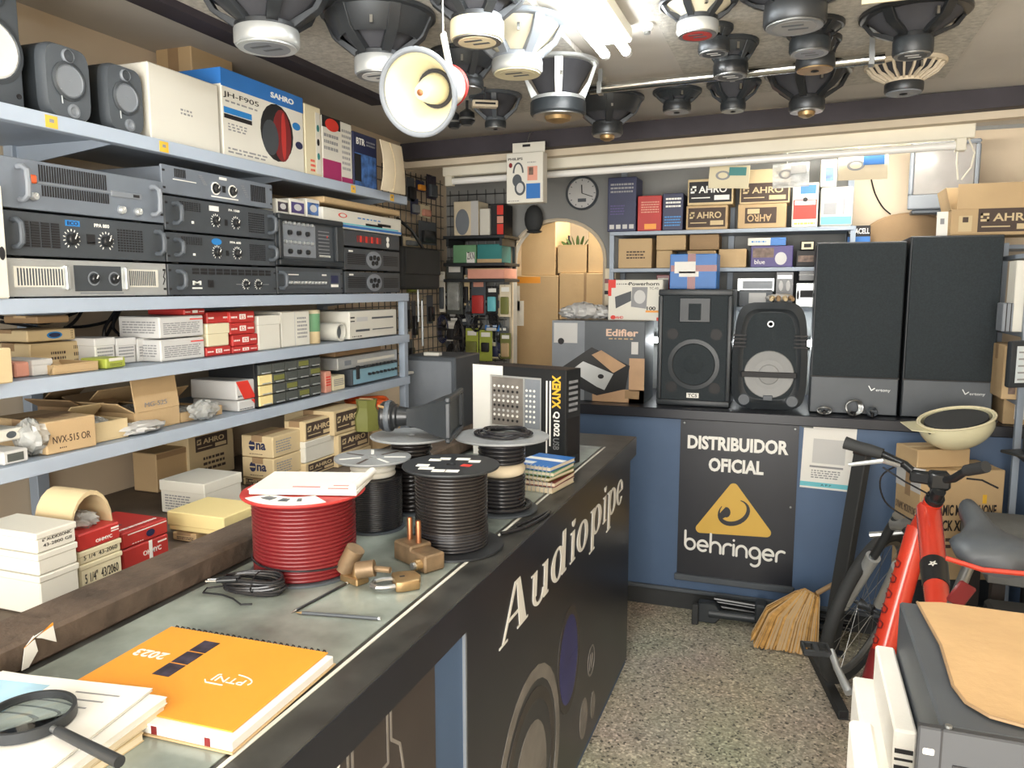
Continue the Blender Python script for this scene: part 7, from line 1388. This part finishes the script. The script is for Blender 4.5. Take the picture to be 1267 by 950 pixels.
def hank(lab, x, y0, y1, Y, wpx, mat='black_wire', n=4):
    a = hit(x-wpx/2, y0, 1, Y); b_ = hit(x+wpx/2, y1, 1, Y); w = b_.x-a.x; h = a.z-b_.z; t = thing('cable_hank', lab, 'cable', ((a.x+b_.x)/2, Y, b_.z), 0, 'cable hanks hanging beside the arch')
    for k in range(n): part('loop', MB().tube([((w/2-.004*k)*math.cos(a_)+.003*k, -.01+.007*k, h/2+(h/2-.006*k)*math.sin(a_)) for a_ in [2*PI*i/18 for i in range(18)]], .0045, 5, closed=True), mat, t)
    part('tie', MB().box(-w/2-.004, w/2+.004, -.014, .022, h*.45, h*.55), 'ink', t, .003); part('hook', MB().cyl((0, 0, h), (0, .06, h+.005), .002, n=5), 'steel', t); return t
Yk = 4.40
pack('large clear clamshell with grey earphones hanging beside the arch', 552, 573, 322, 389, Yk, 'smoke_plastic', 'clear_bag', .03)
pack('red-topped toy-like gadget pack hanging beside the arch', 583, 601, 345, 390, Yk, 'dark_grey', 'red_card', bl=(.1, .9, .05, .55), col='pink_card')
pack('light blue gadget pack hanging beside the arch', 602, 616, 354, 388, Yk, 'ink', 'cyan_card')
pack('olive yellow pouch hanging right next to the arch', 618, 632, 352, 392, Yk, 'paper_cream', 'olive')
pack('lime green bag hanging low beside the arch, left of two', 576, 592, 406, 446, Yk, 'lime', 'olive', bl=(.1, .9, .2, .6))
pack('lime green bag hanging low beside the arch, right of two', 593, 609, 408, 447, Yk, 'lime', 'ink', bl=(.2, .8, .3, .6))
pack('tan and olive pouch hanging low against the arch edge', 619, 632, 412, 444, Yk, 'olive', 'kraft')
pack('white charger pack hanging under the clear clamshell', 552, 564, 397, 422, Yk, 'white_card', 'ink')
pack('small blue card pack under the light blue gadget', 600, 618, 402, 410, Yk, 'blue_card', 'grey_card')
pack('white stylus pack left of the clear clamshell', 543, 551, 336, 386, Yk-.1, 'white_card', 'dark_grey')
pack('tan and black pack hanging right of the clear clamshell', 574, 581, 340, 378, Yk, 'kraft_pale', 'ink')
for k, (x, y0, y1, w_, m_) in enumerate(((548, 390, 424, 14, 'navy_card'), (534, 360, 420, 12, 'black_wire'), (568, 396, 440, 12, 'black_wire'), (590, 392, 410, 12, 'black_wire'), (612, 386, 410, 10, 'black_wire'), (560, 425, 455, 14, 'black_wire'), (582, 372, 402, 10, 'dark_grey'))):
    hank(('navy cable hank hanging beside the white charger pack', 'long black cable hank near the silver rods', 'black cable hank under the tan and black pack', 'small black cable hank above the lime bags', 'narrow black cable hank below the blue gadget', 'black cable hank lowest beside the grey speaker box', 'grey cable hank below the tan and black pack')[k], x, y0, y1, Yk, w_, m_)
for k, (x0, x1, y0, y1, lab) in enumerate(((517, 521, 356, 398, 'short silver antenna rod hanging on the wire grid'), (522, 526, 372, 428, 'long silver antenna rod hanging on the wire grid'))):
    a = hit(x0, y0, 0, -1.98); b_ = hit(x0, y1, 0, -1.98); t = thing('antenna_rod', lab, 'antenna', (a.x, a.y, b_.z), 0, 'silver antenna rods'); part('rod', MB().cyl((0, 0, 0), (0, 0, a.z-b_.z), .006, n=8), 'silver', t); part('tip', MB().cyl((0, 0, a.z-b_.z), (0, 0, a.z-b_.z+.01), .004, n=8), 'black_satin', t); part('hook', MB().cyl((0, 0, (a.z-b_.z)*.95), (-.085, 0, (a.z-b_.z)*.97), .002, n=5), 'steel', t)
def wallpack(lab, x0, x1, y0, y1, card, blister, X=-2.02):
    a = hit(x0, y0, 0, X); b_ = hit(x1, y1, 0, X); w = b_.y-a.y; h = a.z-b_.z
    t = thing('blister_pack', lab, 'pack', (X, (a.y+b_.y)/2, b_.z), Q, 'packs on the wire grid')
    part('card', MB().box(-w/2, w/2, 0, .003, 0, h), card, t, .001); part('blister', MB().box(-w*.35, w*.35, -.02, .001, h*.08, h*.6), blister, t, .005, 2); part('hook', MB().cyl((0, -.02, h*.95), (0, .045, h*.95), .002, n=5), 'steel', t)
wallpack('orange and white plug pack high on the wire grid', 515, 525, 222, 238, 'navy_card', 'orange_cover'); wallpack('yellow and white adapter pack on the wire grid', 520, 532, 252, 270, 'cream_card', 'pink_card')
wallpack('dark adapter pack on the wire grid, upper left', 503, 513, 218, 250, 'dark_grey', 'ink'); wallpack('dark adapter pack on the wire grid, upper right', 528, 540, 215, 248, 'photo_dark', 'dark_grey'); wallpack('blue carded cable pack in the middle of the wire grid', 508, 518, 244, 266, 'navy_card', 'mid_grey')
wallpack('grey beige carton on the wire grid below the packs', 499, 517, 292, 306, 'paper_cream', 'mid_grey'); wallpack('black mobile mount pack beside the black shoulder bag', 518, 540, 272, 304, 'dark_grey', 'black_satin'); wallpack('green leafy card pack below the black shoulder bag', 503, 515, 342, 362, 'olive', 'lime')
for k, (x0, x1, y0, y1) in enumerate(((502, 508, 365, 410), (509, 515, 372, 418), (528, 536, 365, 400), (505, 511, 420, 445))): wallpack(('black cable pack low on the wire grid, leftmost', 'black cable pack low on the wire grid, second', 'black cable pack low on the wire grid beside the rods', 'black cable pack lowest on the wire grid')[k], x0, x1, y0, y1, 'dark_grey', 'black_wire')
a = hit(499, 304, 0, -1.90); b_ = hit(545, 358, 0, -1.90); t = thing('shoulder_bag', 'black shoulder bag hanging at the end of the shelving', 'bag', (-1.90, (a.y+b_.y)/2, b_.z), Q); w = b_.y-a.y; h = a.z-b_.z
part('bag', MB().box(-w/2, w/2, 0, .12, 0, h), 'dark_rubber', t, .02, 3); part('flap', MB().box(-w/2+.01, w/2-.01, -.008, .002, h*.35, h*.97), 'dark_rubber', t, .006); part('strap', MB().tube([(-w*.3, .06, h), (-w*.15, .1, h+.1), (0, .15, h+.16), (w*.15, .1, h+.1), (w*.3, .06, h)], .010, 6), 'black_satin', t)
# small shelf with boxes left of the arch
ss = thing('small_shelf', 'dark wooden wall shelf left of the arch with boxes', 'shelf', (0, 0, 0)); za = hit(590, 291, 1, 4.25).z; zb = hit(600, 325, 1, 4.25).z; zc = hit(600, 345, 1, 4.25).z
xa, xb = hit(548, 300, 1, 4.25).x, hit(624, 300, 1, 4.25).x
for z in (za, zb): part('board', MB().box(xa, xb, 4.25, 4.515, z-.018, z), 'dark_steel', ss, .002)
for x in (xa+.02, xb-.03): part('bracket', MB().box(x-.008, x+.008, 4.27, 4.515, za-.06, za-.018).box(x-.008, x+.008, 4.49, 4.515, zc, za-.018), 'dark_steel', ss)
sb = lambda lab, x0, x1, yt, z, m, **k: back_box(lab, x0, x1, yt, z+.0015, k.pop('Y', 4.29), k.pop('d', .16), m=m, **k)
sb('beige speaker box with dark round print on the small shelf', 561, 592, 249, za, 'paper_cream', tape=None, decals=[('c', 'F', .35, .4, .28, .38, 'mid_grey'), ('p', 'F', .7, 1, 0, 1, 'grey_card')])
sb('plain white box right of the beige speaker box', 593, 606, 258, za, 'white_card', tape=None, decals=[('p', 'F', .1, .9, .1, .9, 'white_card')])
sb('narrow black box with red and pink panels on the small shelf', 607, 623, 252, za, 'ink', tape=None, decals=[('p', 'F', .5, 1, .02, .35, 'red_ink'), ('p', 'F', .5, 1, .38, .6, 'pink_card'), ('p', 'F', .5, 1, .65, .95, 'red_ink')])
sb('teal green box lying on the lower board of the small shelf', 590, 621, 302, zb, 'teal_card', tape=None, decals=[('p', 'F', 0, 1, 0, .2, 'kraft')])
sb('pale green box with white paper tag on the small shelf', 560, 589, 303, zb, 'green_card', tape=None, decals=[('p', 'F', .6, .95, .0, .6, 'paper_white'), ('t', 'F', 'ZKN', .78, .4, .3, .4, 'ink', 1)])
sb('terracotta pink drawer box under the small shelf', 578, 624, 332, zc, 'pink_card', tape=None, Y=4.27, d=.22, decals=[('p', 'F', .0, 1, .9, 1, 'kraft')])
part('lower_board', MB().box(xa, xb, 4.25, 4.515, zc-.018, zc), 'dark_steel', ss, .002)

rr = random.Random(31)
for k in range(26):
    x = 545+rr.random()*78; y = 350+rr.random()*70; Yp = 4.455+rr.random()*.02
    if rr.random() < .45: hank('dark cable hank in the crowded back rows beside the arch', x, y, y+22+rr.random()*16, Yp, 8+rr.random()*5, rr.choice(('black_wire', 'dark_grey', 'black_satin')), 3)['group'] = 'dark cable hanks in the back rows'
    else: pack('small dark accessory pack in the crowded back rows beside the arch', x-5, x+4+rr.random()*3, y, y+18+rr.random()*14, Yp, rr.choice(('dark_grey', 'ink', 'photo_dark', 'mid_grey', 'cream_card')), rr.choice(('black_satin', 'grey_card', 'mid_grey', 'navy_card')), .014)['group'] = 'small packs in the back rows'
